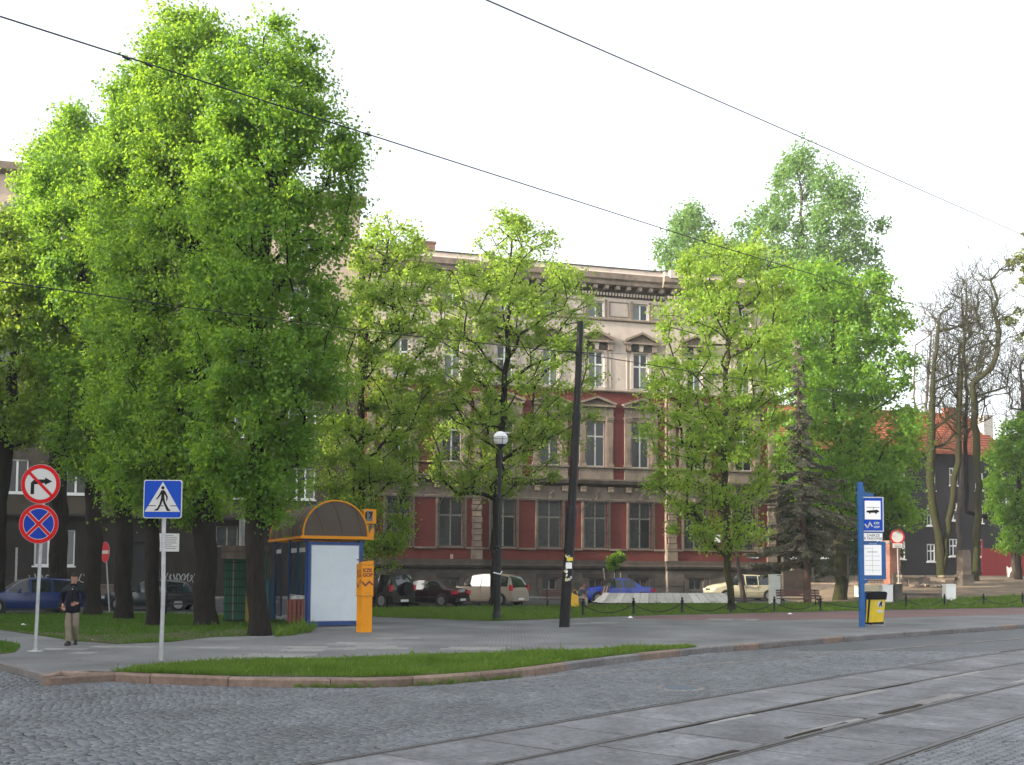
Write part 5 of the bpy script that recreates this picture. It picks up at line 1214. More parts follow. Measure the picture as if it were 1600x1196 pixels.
# --- no entry sign
b0 = G(171, 956); pm = FPX / b0.y; s = thing('no_entry_sign', 'round red no-entry sign with white bar, turned sideways on a leaning thin pole', 'traffic sign', tuple(b0))
cz = D(165, 863, b0.y).z; cx = D(165, 863, b0.y).x - b0.x; R = 16 / pm
MB().tube([(0, 0, -0.1), (cx, 0, cz + 0.2)], 0.03, 8).build('pole', M_zinc, s)
def ne(p):
    ring(p, 0, R, 0.006, M_red, 'red_face'); flat(p, [(-R * .8, -R * .16), (R * .8, -R * .16), (R * .8, R * .16), (-R * .8, R * .16)], 0.009, M_signw, 'white_bar')
n_ = round_plate(s, cz, R, ne, rz=radians(-46)); n_.location.x = cx
# --- no vehicles sign far right
b0 = GT(1404, 916); pm = FPX / b0.y; s = thing('no_vehicles_sign', 'round white sign with red border and small plate in front of the brick gate pillar', 'traffic sign', tuple(b0))
cz = D(1402, 861, b0.y).z; cx = D(1402, 861, b0.y).x - b0.x; R = 11.5 / pm
MB().tube([(0, 0, -0.1), (cx, 0, cz + 0.2)], 0.035, 8).build('pole', M_zinc, s)
def nv(p): ring(p, 0, R * 0.78, 0.006, M_signw, 'white_face'); ring(p, R * 0.78, R, 0.007, M_red, 'red_ring')
n_ = round_plate(s, cz, R, nv); n_.location.x = cx
zb = D(1402, 875, b0.y).z; pp = MB().box(cx - 0.33, cx + 0.33, -0.07, -0.05, zb - 0.15, zb + 0.15).build('small_plate', M_signw, s)
b = MB(); b.box(cx - 0.25, cx + 0.25, -0.075, -0.07, zb + 0.03, zb + 0.06); b.box(cx - 0.22, cx + 0.22, -0.075, -0.07, zb - 0.06, zb - 0.03); b.build('printed_lines', M_black, pp)
# thin bare pole at the left
b0 = G(23, 958); MBp = MB().tube([(0, 0, -0.1), (0.0, 0, D(23, 856, b0.y).z)], 0.045, 8).build('post', M_zinc, None, loc=tuple(b0)); tag(MBp, 'thin bare grey post behind the blue estate car', 'post')
# --- tram wire pole
b0 = G(881, 980); pm = FPX / b0.y; tp = thing('tram_pole', 'tall black steel tram wire pole leaning to the right with torn stickers', 'pole', tuple(b0))
tx = D(907, 503, b0.y).x - b0.x; tz = D(907, 503, b0.y).z; m1 = D(893, 795, b0.y); m2 = D(902, 590, b0.y)
M_pole = mat('black_steel', (0.010, 0.009, 0.010), 0.5, var=0.3, scale=3, bump=0.15, spec=0.25)
f = lambda px, py: (D(px, py, b0.y).x - b0.x, 0.0, D(px, py, b0.y).z)
MB().tube([(0, 0, -0.2), f(893, 800)], [8.2 / pm, 8.0 / pm], 20).build('lower_shaft', M_pole, tp, smooth=True)
MB().tube([f(893, 806), f(893.5, 797), f(894, 790)], [0.185, 0.19, 0.15], 20).build('collar', M_pole, tp, smooth=True)
MB().tube([f(893.5, 792), f(901, 650)], [6.8 / pm, 6.4 / pm], 18).build('middle_shaft', M_pole, tp, smooth=True)
MB().tube([f(900.8, 654), f(901.2, 646)], [0.155, 0.15], 18).build('collar', M_pole, tp)
MB().tube([f(901, 650), f(907, 503)], [5.6 / pm, 5.0 / pm], 16).build('upper_shaft', M_pole, tp, smooth=True)
c_ = f(905, 552); b = MB(); b.tube([(c_[0] - 0.02, 0, c_[2] - 0.05), (c_[0], 0, c_[2] + 0.05)], 0.135, 16); b.tube([(c_[0] - 0.35, -0.02, c_[2] + 0.05), (c_[0], -0.13, c_[2])], 0.02, 6); b.tube([(c_[0], -0.13, c_[2]), (c_[0] + 0.5, -0.02, c_[2] - 0.02)], 0.02, 6); b.build('clamp', M_iron, tp)
cb_ = [f(914, 556), f(916, 575), f(913, 588), f(904, 596)]; MB().tube(cb_, 0.012, 6).build('jumper_cable', M_iron, tp)
r = random.Random(4)
for k in range(16):
    px, py = r.uniform(-6, 6), r.uniform(866, 910); cxp = 893 - (py - 795) * 0.065 + 0.6; p = f(cxp + px, py); w, h_ = r.uniform(0.03, 0.09), r.uniform(0.03, 0.10)
    rad = 8.3 / pm; ang = math.asin(max(-0.9, min(0.9, px / 8.2))); c = f(cxp, py)
    o = MB().box(-w / 2, w / 2, -0.004, 0.0, -h_ / 2, h_ / 2).build('sticker', [M_white, mat('sticker_yellow', (0.7, 0.55, 0.05), 0.6), mat('sticker_grey', (0.3, 0.3, 0.31), 0.7), M_signw][k % 4], tp, loc=(c[0] + sin(ang) * rad, -cos(ang) * rad, c[2]))
    o.rotation_euler = (0, r.uniform(-0.3, 0.3), ang)
c = f(887.5, 884); MB().box(-0.1, 0.1, -0.006, 0, -0.1, 0.1).build('sticker', M_white, tp, loc=(c[0] + 0.02, -8.3 / pm, c[2])); 
c = f(888.5, 874); MB().box(-0.1, 0.1, -0.006, 0, -0.06, 0.06).build('sticker', MATS['sticker_yellow'], tp, loc=(c[0] + 0.03, -8.3 / pm, c[2]))
# --- globe lamp
b0 = G(776, 970); lp = thing('globe_lamp', 'black park lamp post with a white caged glass globe', 'street lamp', tuple(b0)); pm = FPX / b0.y
gz = D(782, 686, b0.y).z; gx = D(782, 686, b0.y).x - b0.x; gr = 12 / pm
MB().lathe([(0.17, -0.05), (0.17, 0.25), (0.14, 0.3), (0.14, 0.34), (0.13, 0.36)], 16).build('base', M_iron, lp, smooth=True)
MB().tube([(0, 0, 0.3), (gx * 0.3, 0, 1.9), (gx * 0.42, 0, 2.6)], [0.135, 0.13, 0.125], 16).build('lower_shaft', M_iron, lp, smooth=True)
MB().tube([(gx * 0.42, 0, 2.6), (gx * 0.7, 0, 4.6), (gx, 0, gz - gr - 0.02)], [0.085, 0.08, 0.06], 14).build('upper_shaft', M_iron, lp, smooth=True)
for zc in (1.35, 1.55, 1.95, 2.6, 2.75, 4.55): x = gx * zc / gz; MB().lathe([(0.1, zc - 0.03), (0.155, zc - 0.02), (0.155, zc + 0.02), (0.09, zc + 0.03)], 16, (x, 0, 0)).build('collar', M_iron, lp)
x = gx * 1.75 / gz; MB().tube([(x - 0.16, -0.14, 1.78), (x + 0.1, -0.15, 1.72), (x + 0.16, -0.05, 1.83)], 0.022, 6).build('tied_rag', M_white, lp)
prof = [(gr * sin(a), -gr * cos(a)) for a in np.linspace(0.02, pi - 0.02, 20)]
MB().lathe(prof, 28, (gx, 0, gz)).build('globe', mat('opal_glass', (0.75, 0.75, 0.76), 0.12, spec=0.6), lp, smooth=True)
MB().lathe([(0.06, -gr - 0.08), (0.10, -gr - 0.02), (gr * 0.62, -gr * 0.86), (gr * 0.72, -gr * 0.74), (gr * 0.60, -gr * 0.80)], 20, (gx, 0, gz)).build('cup', M_iron, lp, smooth=True)
b = MB()
for zz_ in (-0.02, 0.045): 
    rr_ = sqrt(gr ** 2 - (zz_ * 1.0) ** 2) + 0.012; b.tube([(gx + rr_ * cos(a), rr_ * sin(a), gz + zz_) for a in np.linspace(0, 2 * pi, 25)], 0.008, 4, caps=False)
for a in (0.3, 0.3 + pi / 2, 0.3 + pi, 0.3 + 1.5 * pi): b.tube([(gx + (gr + 0.012) * cos(a) * cos(t), (gr + 0.012) * sin(a) * cos(t), gz + (gr + 0.012) * sin(t)) for t in np.linspace(-1.1, 0.15, 7)], 0.009, 4)
b.build('cage', M_iron, lp)
# --- ticket machine
b0 = G(569, 988); pm = FPX / b0.y; tm = thing('ticket_machine', 'orange KZK GOP tram ticket machine standing in front of the shelter', 'ticket machine', tuple(b0), radians(33))
Hm = D(570, 876, b0.y).z; zm = D(570, 932, b0.y).z
# body: front face 18 px wide + left side face 9 px
wf, wd = 0.385, 0.37
MB().box(-wf / 2 + 0.02, wf / 2 - 0.02, -wd / 2 + 0.02, wd / 2, 0, zm).build('lower_body', M_yel, tm)
MB().box(-wf / 2 - 0.01, wf / 2 + 0.01, -wd / 2 - 0.01, wd / 2 + 0.01, zm, zm + 0.03).build('trim_band', mat('darker_orange', (0.45, 0.18, 0.01), 0.5), tm)  # band between the two bodies in a darker orange
b = MB(); b.v = []; b.add([(-wf / 2, -wd / 2, zm + 0.03), (wf / 2, -wd / 2, zm + 0.03), (wf / 2, wd / 2, zm + 0.03), (-wf / 2, wd / 2, zm + 0.03), (-wf / 2, -wd / 2, Hm - 0.04), (wf / 2, -wd / 2, Hm), (wf / 2, wd / 2, Hm - 0.02), (-wf / 2, wd / 2, Hm - 0.12)], [(0, 3, 2, 1), (4, 5, 6, 7), (0, 1, 5, 4), (1, 2, 6, 5), (2, 3, 7, 6), (3, 0, 4, 7)])
ub_ = b.build('upper_body', M_yel, tm)
MB().box(-wf / 2 - 0.005, wf / 2 + 0.02, -wd / 2 - 0.012, wd / 2 + 0.01, Hm + 0.0, Hm + 0.03).build('cap', mat('brown_cap', (0.12, 0.05, 0.02), 0.6), tm)
M_brn = mat('print_brown', (0.16, 0.02, 0.012), 0.5)
text('KZK', 0.15, ub_, (0.0, -wd / 2 - 0.003, Hm - 0.30), M_brn, bold=0.006, sx=1.05); text('GOP', 0.15, ub_, (0.0, -wd / 2 - 0.003, Hm - 0.44), M_brn, bold=0.006, sx=1.05)
text('AUTOMAT BILETOWY', 0.046, ub_, (0, -wd / 2 - 0.003, Hm - 0.14), M_brn)
tq = text('KZK', 0.15, ub_, (-wf / 2 - 0.003, 0.0, Hm - 0.34), M_brn, rz=-pi / 2); tq = text('GOP', 0.15, ub_, (-wf / 2 - 0.003, 0.0, Hm - 0.47), M_brn, rz=-pi / 2)
def zig(x, z, s, w): 
    pts = [(-1, 0.35), (-0.45, -0.45), (-0.05, -0.05), (0.35, 0.45), (1, -0.25)]
    P1 = [(x + a * s, z + c * s * 0.8) for a, c in pts]; return P1
def polyline_flat(parent, P1, w, y, mt, name='emblem'):
    for (a, c) in zip(P1[:-1], P1[1:]):
        d = Vector((c[0] - a[0], c[1] - a[1])); n = Vector((-d.y, d.x)).normalized() * w; e = d.normalized() * w * 0.6
        MB().prism([(a[0] - n.x - e.x, a[1] - n.y - e.y), (c[0] - n.x + e.x, c[1] - n.y + e.y), (c[0] + n.x + e.x, c[1] + n.y + e.y), (a[0] + n.x - e.x, a[1] + n.y - e.y)], y - 0.003, y).build(name, mt, parent, fix=True)
polyline_flat(ub_, zig(0.0, Hm - 0.69, 0.165, 0), 0.026, -wd / 2 - 0.001, M_brn)
b = MB().prism([(-0.12, -0.05), (-0.03, -0.12), (0.08, 0.1), (0.14, 0.02), (0.17, 0.06), (0.09, 0.17), (-0.02, -0.03), (-0.12, 0.06)], -0.003, 0).build('emblem', M_brn, ub_, loc=(-wf / 2 - 0.001, 0, Hm - 0.72), rz=-pi / 2)
MB().box(-0.12, 0.12, -wd / 2 - 0.004, -wd / 2, zm + 0.10, zm + 0.105).build('slot', M_brn, ub_)
# --- tram stop post
b0 = G(1347, 980); pm = FPX / b0.y; sp_ = thing('tram_stop_sign', 'tall blue tram stop post with pictogram panel, name plate and timetable case', 'stop sign', tuple(b0))
f = lambda px, py: (D(px, py, b0.y).x - b0.x, D(px, py, b0.y).z)
M_bl3 = mat('post_blue', (0.008, 0.08, 0.25), 0.42, var=0.18, scale=2.5)
t_ = f(1343.5, 754); MB().tube([(0.0, 0, -0.1), (t_[0] * 0.5, 0, t_[1] / 2), (t_[0], 0, t_[1])], 0.115, 4, up=Vector((1, 1, 0))).build('post', M_bl3, sp_)
def bx(x0, y0, x1, y1, d0, d1, name, mt, par=sp_):
    a = f(x0, y1); c = f(x1, y0); return MB().box(a[0], c[0], d0, d1, a[1], c[1]).build(name, mt, par)
MB().prism([f(1347, 757), f(1352, 770), f(1365, 772), f(1365, 776), f(1347, 776)], -0.03, 0.03).build('top_bracket', M_bl3, sp_, fix=True)
pn = bx(1346, 778, 1380, 832, -0.05, 0.03, 'pictogram_panel', M_blue)
def ring_rect(x0, y0, x1, y1, t, d, mt, par, name):
    a = f(x0, y1); c = f(x1, y0); b = MB(); b.box(a[0], c[0], d, d + 0.004, a[1], a[1] + t); b.box(a[0], c[0], d, d + 0.004, c[1] - t, c[1]); b.box(a[0], a[0] + t, d, d + 0.004, a[1] + t, c[1] - t); b.box(c[0] - t, c[0], d, d + 0.004, a[1] + t, c[1] - t); return b.build(name, mt, par)
ring_rect(1347, 777, 1379.5, 831, 0.035, -0.056, M_signw, pn, 'white_border')
bx(1350.5, 783, 1375, 812, -0.056, -0.05, 'white_field', M_white, pn)
# tram pictogram
a = f(1353, 803); c = f(1373, 797); w = c[0] - a[0]; h_ = c[1] - a[1]; x0 = a[0]; z0 = a[1]
MB().prism([(x0, z0 + h_ * 0.75), (x0 + w * 0.02, z0 + h_ * 0.3), (x0 + w * 0.15, z0 + h_ * 0.25), (x0 + w * 0.85, z0 + h_ * 0.25), (x0 + w, z0 + h_ * 0.5), (x0 + w * 0.95, z0 + h_ * 0.7), (x0 + w * 0.85, z0 + h_)], -0.061, -0.056).build('tram_pictogram', M_black, pn, fix=True)
b = MB(); b.box(x0 + w * 0.2, x0 + w * 0.32, -0.061, -0.0565, z0, z0 + h_ * 0.24); b.box(x0 + w * 0.68, x0 + w * 0.8, -0.061, -0.0565, z0, z0 + h_ * 0.24); b.box(x0 + w * 0.52, x0 + w * 0.55, -0.061, -0.0565, z0 + h_ * 1.02, z0 + h_ * 1.55); b.box(x0, x0 + w, -0.061, -0.0565, z0 + h_ * 1.55, z0 + h_ * 1.64); b.build('tram_pictogram', M_black, pn)
e = f(1356, 821); polyline_flat(pn, [(e[0] - 0.11, e[1] + 0.03), (e[0] - 0.03, e[1] - 0.09), (e[0] + 0.02, e[1] + 0.0), (e[0] + 0.05, e[1] + 0.1), (e[0] + 0.13, e[1] - 0.04)], 0.022, -0.052, M_signw)
e = f(1369, 818); text('KZK', 0.10, pn, (e[0], -0.054, e[1]), M_signw, bold=0.004); e = f(1369, 824); text('GOP', 0.10, pn, (e[0], -0.054, e[1]), M_signw, bold=0.004)
bx(1346, 833, 1380, 836.5, -0.02, 0.02, 'cross_bar', M_bl3)
npn = bx(1349, 833.5, 1378, 845.5, -0.05, -0.03, 'name_plate', M_white)
e = f(1363.5, 837); text('ZABRZE', 0.135, npn, (e[0], -0.053, e[1]), M_black, sx=0.95); e = f(1363.5, 842); text('Pl. KRAKOWSKI', 0.125, npn, (e[0], -0.053, e[1]), M_black, sx=0.72)
tc_ = bx(1347, 847, 1383, 905, -0.06, 0.06, 'timetable_case', M_bl3)
b_ = bx(1349.5, 852, 1376, 899, -0.067, -0.06, 'timetable', M_white, tc_)
b = MB()
for k, (xa, xb, yy) in enumerate(((1351, 1361, 857), (1354, 1370, 863), (1351, 1374, 869), (1351, 1374, 876), (1351, 1374, 884), (1351, 1374, 891))):
    a = f(xa, yy); c = f(xb, yy); b.box(a[0], c[0], -0.072, -0.067, a[1] - 0.006, a[1] + (0.018 if k == 1 else 0.004))
a = f(1362.5, 895); c = f(1362.5, 855); b.box(a[0] - 0.004, a[0] + 0.004, -0.0715, -0.0675, a[1], c[1]); b.build('printed_lines', mat('print_grey', (0.25, 0.25, 0.26), 0.6), b_)
e = f(1363, 850); text('ZTM LINIE', 0.06, tc_, (e[0], -0.063, e[1]), M_signw)
MB().prism([f(1347, 906), f(1359, 906), f(1347, 916)], -0.03, 0.03).build('lower_bracket', M_bl3, sp_, fix=True)
# --- yellow bin beside the stop
b0 = G(1366, 978); pm2 = FPX / b0.y; yb = thing('litter_bin', 'yellow litter bin with black hood leaning beside the tram stop post', 'litter bin', tuple(b0), radians(6))
f = lambda px, py: (D(px, py, b0.y).x - b0.x, D(px, py, b0.y).z)
P = [f(1351, 974), f(1375.5, 973), f(1379.5, 936), f(1353.5, 936)]
M_by = mat('bin_yellow', (0.62, 0.46, 0.012), 0.4, var=0.12, scale=4)
MB().prism(P, -0.24, 0.24).build('body', M_by, yb, fix=True)
MB().prism([f(1353, 937), f(1380.5, 937), f(1382, 927), f(1380, 924.5), f(1357, 924.5), f(1354, 927)], -0.26, 0.26).build('hood', M_black, yb, fix=True)
MB().prism([f(1350, 975), f(1376, 974.6), f(1376.2, 971.5), f(1350.5, 972.5)], -0.26, 0.26).build('bottom_rim', M_black, yb, fix=True)
MB().prism([f(1349.5, 973), f(1351.2, 973), f(1355.5, 926), f(1352.5, 926)], -0.27, -0.22).build('edge_trim', M_black, yb, fix=True)
MB().prism([f(1345, 972), f(1350, 973), f(1353.5, 928), f(1348, 926)], -0.05, 0.2).build('side_plate', M_blu2, yb, fix=True)
c = f(1371, 944); MB().lathe([(0.0001, 0.243), (5.2 / pm2, 0.243), (5.2 / pm2, 0.247), (0.0001, 0.247)], 20, (c[0], 0, c[1]), 'y').build('sticker', M_signw, yb, fix=True)
MB().prism([(c[0] - 0.05, c[1] - 0.09), (c[0] - 0.01, c[1] - 0.09), (c[0] + 0.0, c[1] - 0.01), (c[0] + 0.04, c[1] - 0.09), (c[0] + 0.07, c[1] - 0.09), (c[0] + 0.04, c[1] + 0.03), (c[0] + 0.07, c[1] + 0.1), (c[0] + 0.02, c[1] + 0.1), (c[0] - 0.04, c[1] + 0.0)], -0.252, -0.248).build('sticker_figure', M_black, yb, fix=True)
c = f(1370.5, 955); MB().box(c[0] - 0.1, c[0] + 0.1, -0.247, -0.24, c[1] - 0.05, c[1] + 0.05).build('sticker', M_signw, yb)
b = MB(); a = f(1361, 974); b.box(a[0] - 0.02, a[0] + 0.02, -0.02, 0.02, 0, a[1]); b.build('leg', M_iron, yb)
a = f(1353, 980); c = f(1379, 980); MB().tube([(a[0], -0.2, 0.02), (c[0], -0.2, 0.02), (c[0], -0.2, 0.12), (a[0], -0.2, 0.12)], 0.018, 6).build('foot_frame', M_zinc, yb)
# --- slatted bin at the shelter
b0 = G(462, 982); wb = thing('litter_bin', 'round red-brown slatted bin on a post beside the shelter', 'litter bin', tuple(b0)); pm = FPX / b0.y
zt_, zb_ = D(462, 936, b0.y).z, D(462, 972, b0.y).z; R = 12.5 / pm; M_slat = mat('red_brown_slat', (0.12, 0.028, 0.02), 0.55, var=0.2, scale=6)
pr = None
for k in range(12):
    a = 2 * pi * k / 12; MB().box(-0.052, 0.052, -0.014, 0.014, 0, zt_ - zb_).build('slat', M_slat, wb, loc=(R * sin(a), -R * cos(a), zb_), rz=a)
MB().lathe([(0.0001, zb_ + 0.03), (R - 0.02, zb_ + 0.03), (R - 0.02, zt_ - 0.03), (R - 0.035, zt_ - 0.03), (R - 0.035, zb_ + 0.06)], 20).build('liner', M_iron, wb)
MB().tube([(0, 0, 0), (0, 0, zb_ + 0.04)], 0.05, 10).build('stand', M_iron, wb)
MB().lathe([(R - 0.05, zt_ - 0.02), (R * 0.7, zt_ + 0.07), (0.0001, zt_ + 0.12)], 9).build('bin_bag', mat('bag_grey', (0.2, 0.2, 0.2), 0.4), wb)
# --- bus shelter
b0 = G(478, 979.5); SA = radians(23); sh = thing('bus_shelter', 'blue bus shelter with brown barrel roof, orange arches and a blank white advert panel', 'bus shelter', tuple(b0), SA)
Rt = b0.y
# local frame: x along the front, y depth (away)
Wd = 1.95; Ln = 5.6; ze_ = D(478, 841, b0.y).z; Rb = 1.0
M_roofp = clear_mat('smoked_roof', (0.085, 0.06, 0.042), 0.80, 0.3); M_pane = clear_mat('shelter_glass', (0.05, 0.07, 0.07), 0.35, 0.05)
xl, xr = -0.18, 1.98; cxx = (xl + xr) / 2; Rx = (xr - xl) / 2; Hh = D(515, 785, b0.y).z - ze_
def archpts(n=20, rx=None, hh=None, x=0): return [(cxx + (rx or Rx) * -cos(pi * k / n), ze_ + 0.06 + (hh or Hh) * sin(pi * k / n) ** 0.9) for k in range(n + 1)]
AP = archpts()
nseg = 7
for s_ in range(nseg):
    y0_, y1_ = -0.15 + (Ln + 0.3) * s_ / nseg, -0.15 + (Ln + 0.3) * (s_ + 1) / nseg
    b = MB(); vs = [(x, y, z) for y in (y0_ + 0.004, y1_ - 0.004) for x, z in AP]; n = len(AP); b.add(vs, [(k, k + 1, k + 1 + n, k + n) for k in range(n - 1)]); b.build('roof_sheet', M_roofp, sh, smooth=True)
M_rib = mat('rib_brown', (0.10, 0.06, 0.03), 0.5)
for s_ in range(nseg + 1):
    y0_ = -0.15 + (Ln + 0.3) * s_ / nseg; fr = s_ in (0, nseg)
    MB().tube([(x, y0_, z) for x, z in AP], 0.03 if fr else 0.014, 6).build('arch' if fr else 'roof_rib', M_yel if fr else M_rib, sh, smooth=True)
b = MB(); nA = len(AP); b.add([(x, -0.14, z) for x, z in AP], [tuple(range(nA))]); b.build('gable_pane', M_roofp, sh)
b = MB(); b.add([(x, Ln + 0.14, z) for x, z in AP], [tuple(range(nA))]); b.build('gable_pane', M_roofp, sh)
for k in (5, 8, 11, 14): b = MB().tube([(AP[k][0], -0.16, AP[k][1] - 0.04), (AP[k][0] + 0.25, -0.155, AP[k][1] - 0.45)], 0.006, 4)
for k in (5, 9, 13):
    x0_, z0_ = AP[k]; MB().tube([(x0_ + 0.42 * t, -0.165, z0_ - 0.02 - (z0_ - ze_ - 0.1) * t ** 1.6) for t in np.linspace(0, 1, 7)], 0.008, 4).build('far_rib_trace', M_rib, sh)  # tubes added on the pane to imitate far roof ribs seen through
for y0_ in (-0.17, Ln + 0.13): MB().box(xl - 0.06, xr + 0.20, y0_, y0_ + 0.05, ze_ - 0.02, ze_ + 0.08).build('cross_beam', M_yel, sh)
for x0 in (xl - 0.08, xr): MB().box(x0, x0 + 0.08, -0.12, Ln + 0.13, ze_ - 0.02, ze_ + 0.07).build('gutter', M_yel, sh)
MB().prism([(xr - 0.02, ze_ + 0.085), (xr + 0.20, ze_ + 0.085), (xr + 0.17, ze_ + 0.42)], -0.19, -0.13).build('corner_bracket', M_yel, sh, fix=True)
sb_ = MB().box(xr - 0.12, xr + 0.30, -0.05, 0.22, ze_ + 0.52, ze_ + 1.0).build('route_box', M_yel, sh); MB().box(xr - 0.05, xr + 0.18, -0.058, -0.05, ze_ + 0.6, ze_ + 0.94).build('display', mat('display_grey', (0.12, 0.14, 0.15), 0.2), sb_)
text('17', 0.3, sb_, (xr + 0.03, -0.062, ze_ + 0.77), M_black, bold=0.01); MB().tube([(xr - 0.1, 0.05, ze_ + 0.08), (xr + 0.1, 0.05, ze_ + 0.54)], 0.02, 6).build('route_box_arm', M_yel, sb_)
for x0 in (0.0, 1.83):
    for y0_ in (0.0, Ln / 2, Ln - 0.08): MB().box(x0 - 0.045, x0 + 0.045, y0_, y0_ + 0.09, -0.02, ze_).build('post', M_blu2, sh)
# advert panel (front)
ap = MB().box(0.02, 1.80, -0.10, -0.01, 0.04, ze_ - 0.12).build('advert_frame', M_blu2, sh)
MB().box(0.13, 1.68, -0.108, -0.10, 0.19, ze_ - 0.24).build('poster', mat('blank_poster', (0.60, 0.66, 0.71), 0.45, var=0.05, scale=2.5, big=0.03), ap)
b = MB(); b.box(0.11, 1.70, -0.112, -0.101, 0.17, 0.188); b.box(0.11, 1.70, -0.112, -0.101, ze_ - 0.238, ze_ - 0.22); b.box(0.11, 0.128, -0.112, -0.101, 0.19, ze_ - 0.24); b.box(1.682, 1.70, -0.112, -0.101, 0.19, ze_ - 0.24); b.build('silver_trim', M_zinc, ap)
# left (glazed) long wall in bays
nb_ = 4
for k in range(nb_):
    ya, yb_ = 0.09 + (Ln - 0.1) * k / nb_, 0.09 + (Ln - 0.1) * (k + 1) / nb_ - 0.07
    if k == 2: continue
    b = MB(); t = 0.045
    b.box(-0.03, 0.02, ya, ya + t, 0.15, ze_ - 0.08); b.box(-0.03, 0.02, yb_ - t, yb_, 0.15, ze_ - 0.08); b.box(-0.028, 0.018, ya + t, yb_ - t, 0.15, 0.15 + t); b.box(-0.028, 0.018, ya + t, yb_ - t, ze_ - 0.08 - t, ze_ - 0.08); fr_ = b.build('wall_frame', M_blu2, sh)
    MB().box(-0.01, 0.0, ya + t, yb_ - t, 0.15 + t, ze_ - 0.08 - t).build('pane', M_pane, fr_)
    if k < 2: MB().box(-0.014, -0.011, ya + 0.1, yb_ - 0.1, 0.35 if k == 0 else 0.5, 1.0).build('notice', M_signw, fr_)
    MB().box(-0.014, -0.011, ya + 0.15, yb_ - 0.2, ze_ - 0.45, ze_ - 0.3).build('notice', M_signw, fr_)
# back wall glazing (along depth on the right side) and bench
b = MB(); b.box(1.80, 1.82, 0.1, Ln - 0.1, 0.3, ze_ - 0.1); b.build('pane', M_pane, sh)
ts = MB().box(0.25, 0.29, 0.12, 0.75, 0.5, 2.3).build('timetable_board', M_blu2, sh)
for k in range(6): MB().box(0.235, 0.249, 0.18, 0.66, 0.62 + k * 0.27, 0.82 + k * 0.27).build('timetable_sheet', M_signw, ts)
b = MB(); b.box(1.35, 1.75, 1.0, 4.4, 0.42, 0.46); b.build('seat', M_slat, sh)
for y0_ in (1.3, 4.1): MB().box(1.5, 1.56, y0_, y0_ + 0.06, 0, 0.42).build('leg', M_iron, sh)
# --- green kiosk
b0 = G(342, 975.5); ks = thing('green_kiosk', 'green corrugated kiosk with barred door and grey flat roof between the two thickest trees', 'kiosk', tuple(b0 + Vector((0, 0.6, 0))), radians(8)); y_ = b0.y
hk = D(350, 850, y_).z
M_gk = mat('kiosk_green', (0.012, 0.15, 0.075), 0.55, var=0.15, scale=3)
MB().box(0, 1.9, 0, 2.2, 0, hk - 0.25).build('body', M_gk, ks)
b = MB()
for k in range(19): b.box(0.03 + k * 0.1, 0.08 + k * 0.1, -0.025, 0.0, 0.1, hk - 0.3)
b.build('corrugation', M_gk, ks)
rk = MB().box(-0.15, 2.05, -0.3, 2.3, hk - 0.25, hk - 0.05).build('roof', M_stone, ks); MB().box(-0.1, 1.1, -0.35, -0.301, hk - 0.5, hk - 0.26).build('fascia', M_stone, ks)
MB().box(1.12, 1.3, -0.08, -0.026, 0.0, hk - 0.5).build('door_post', mat('post_ochre', (0.28, 0.2, 0.03), 0.6), ks)
MB().box(0.42, 0.50, -0.06, -0.026, 0.1, hk - 0.55).build('door_edge', M_frameold, ks); MB().box(0.0, 1.1, -0.06, -0.026, 0.05, 0.13).build('threshold', M_barkgrey, ks)
b = MB()
for k in range(9): b.box(0.0 + k * 0.13, 0.018 + k * 0.13, -0.12, -0.10, 0.08, hk - 0.55)
for k in range(8): zq = 0.12 + k * (hk - 0.75) / 7; b.box(-0.03, 1.1, -0.125, -0.095, zq - 0.012, zq + 0.012)
b.build('door_grille', M_iron, ks)
MB().box(1.15, 1.48, -0.28, -0.09, hk - 1.25, hk - 0.75).build('meter_box', M_stone, ks); MB().box(1.9, 2.3, 0.1, 2.0, 0, hk - 1.2).build('side_shed', mat('shed_teal', (0.02, 0.10, 0.14), 0.55), ks)
MB().tube([(0.75, 0.6, hk - 0.05), (0.75, 0.6, hk + 0.9)], 0.16, 10).build('vent_pipe', M_zinc, ks); ks.scale = (0.64, 1, 1)
# --- concrete block behind the no-entry sign
b0 = G(164, 953); cb = thing('concrete_bin', 'pale rectangular concrete litter bin beside the no-entry sign pole', 'concrete bin', tuple(b0)); pm = FPX / b0.y
w = 9 / pm; MB().box(-w, w, -0.3, 0.3, 0, D(164, 916, b0.y).z).build('body', M_stone, cb); MB().box(-w - 0.04, w + 0.04, -0.34, 0.34, D(164, 916, b0.y).z, D(164, 916, b0.y).z + 0.08).build('rim', M_stone, cb)
# --- long white planter of sloping slabs
pL, pR = G(941, 945), G(1153, 945); d = (pR - pL); ang = atan2(d.y, d.x) ; Lp = d.length
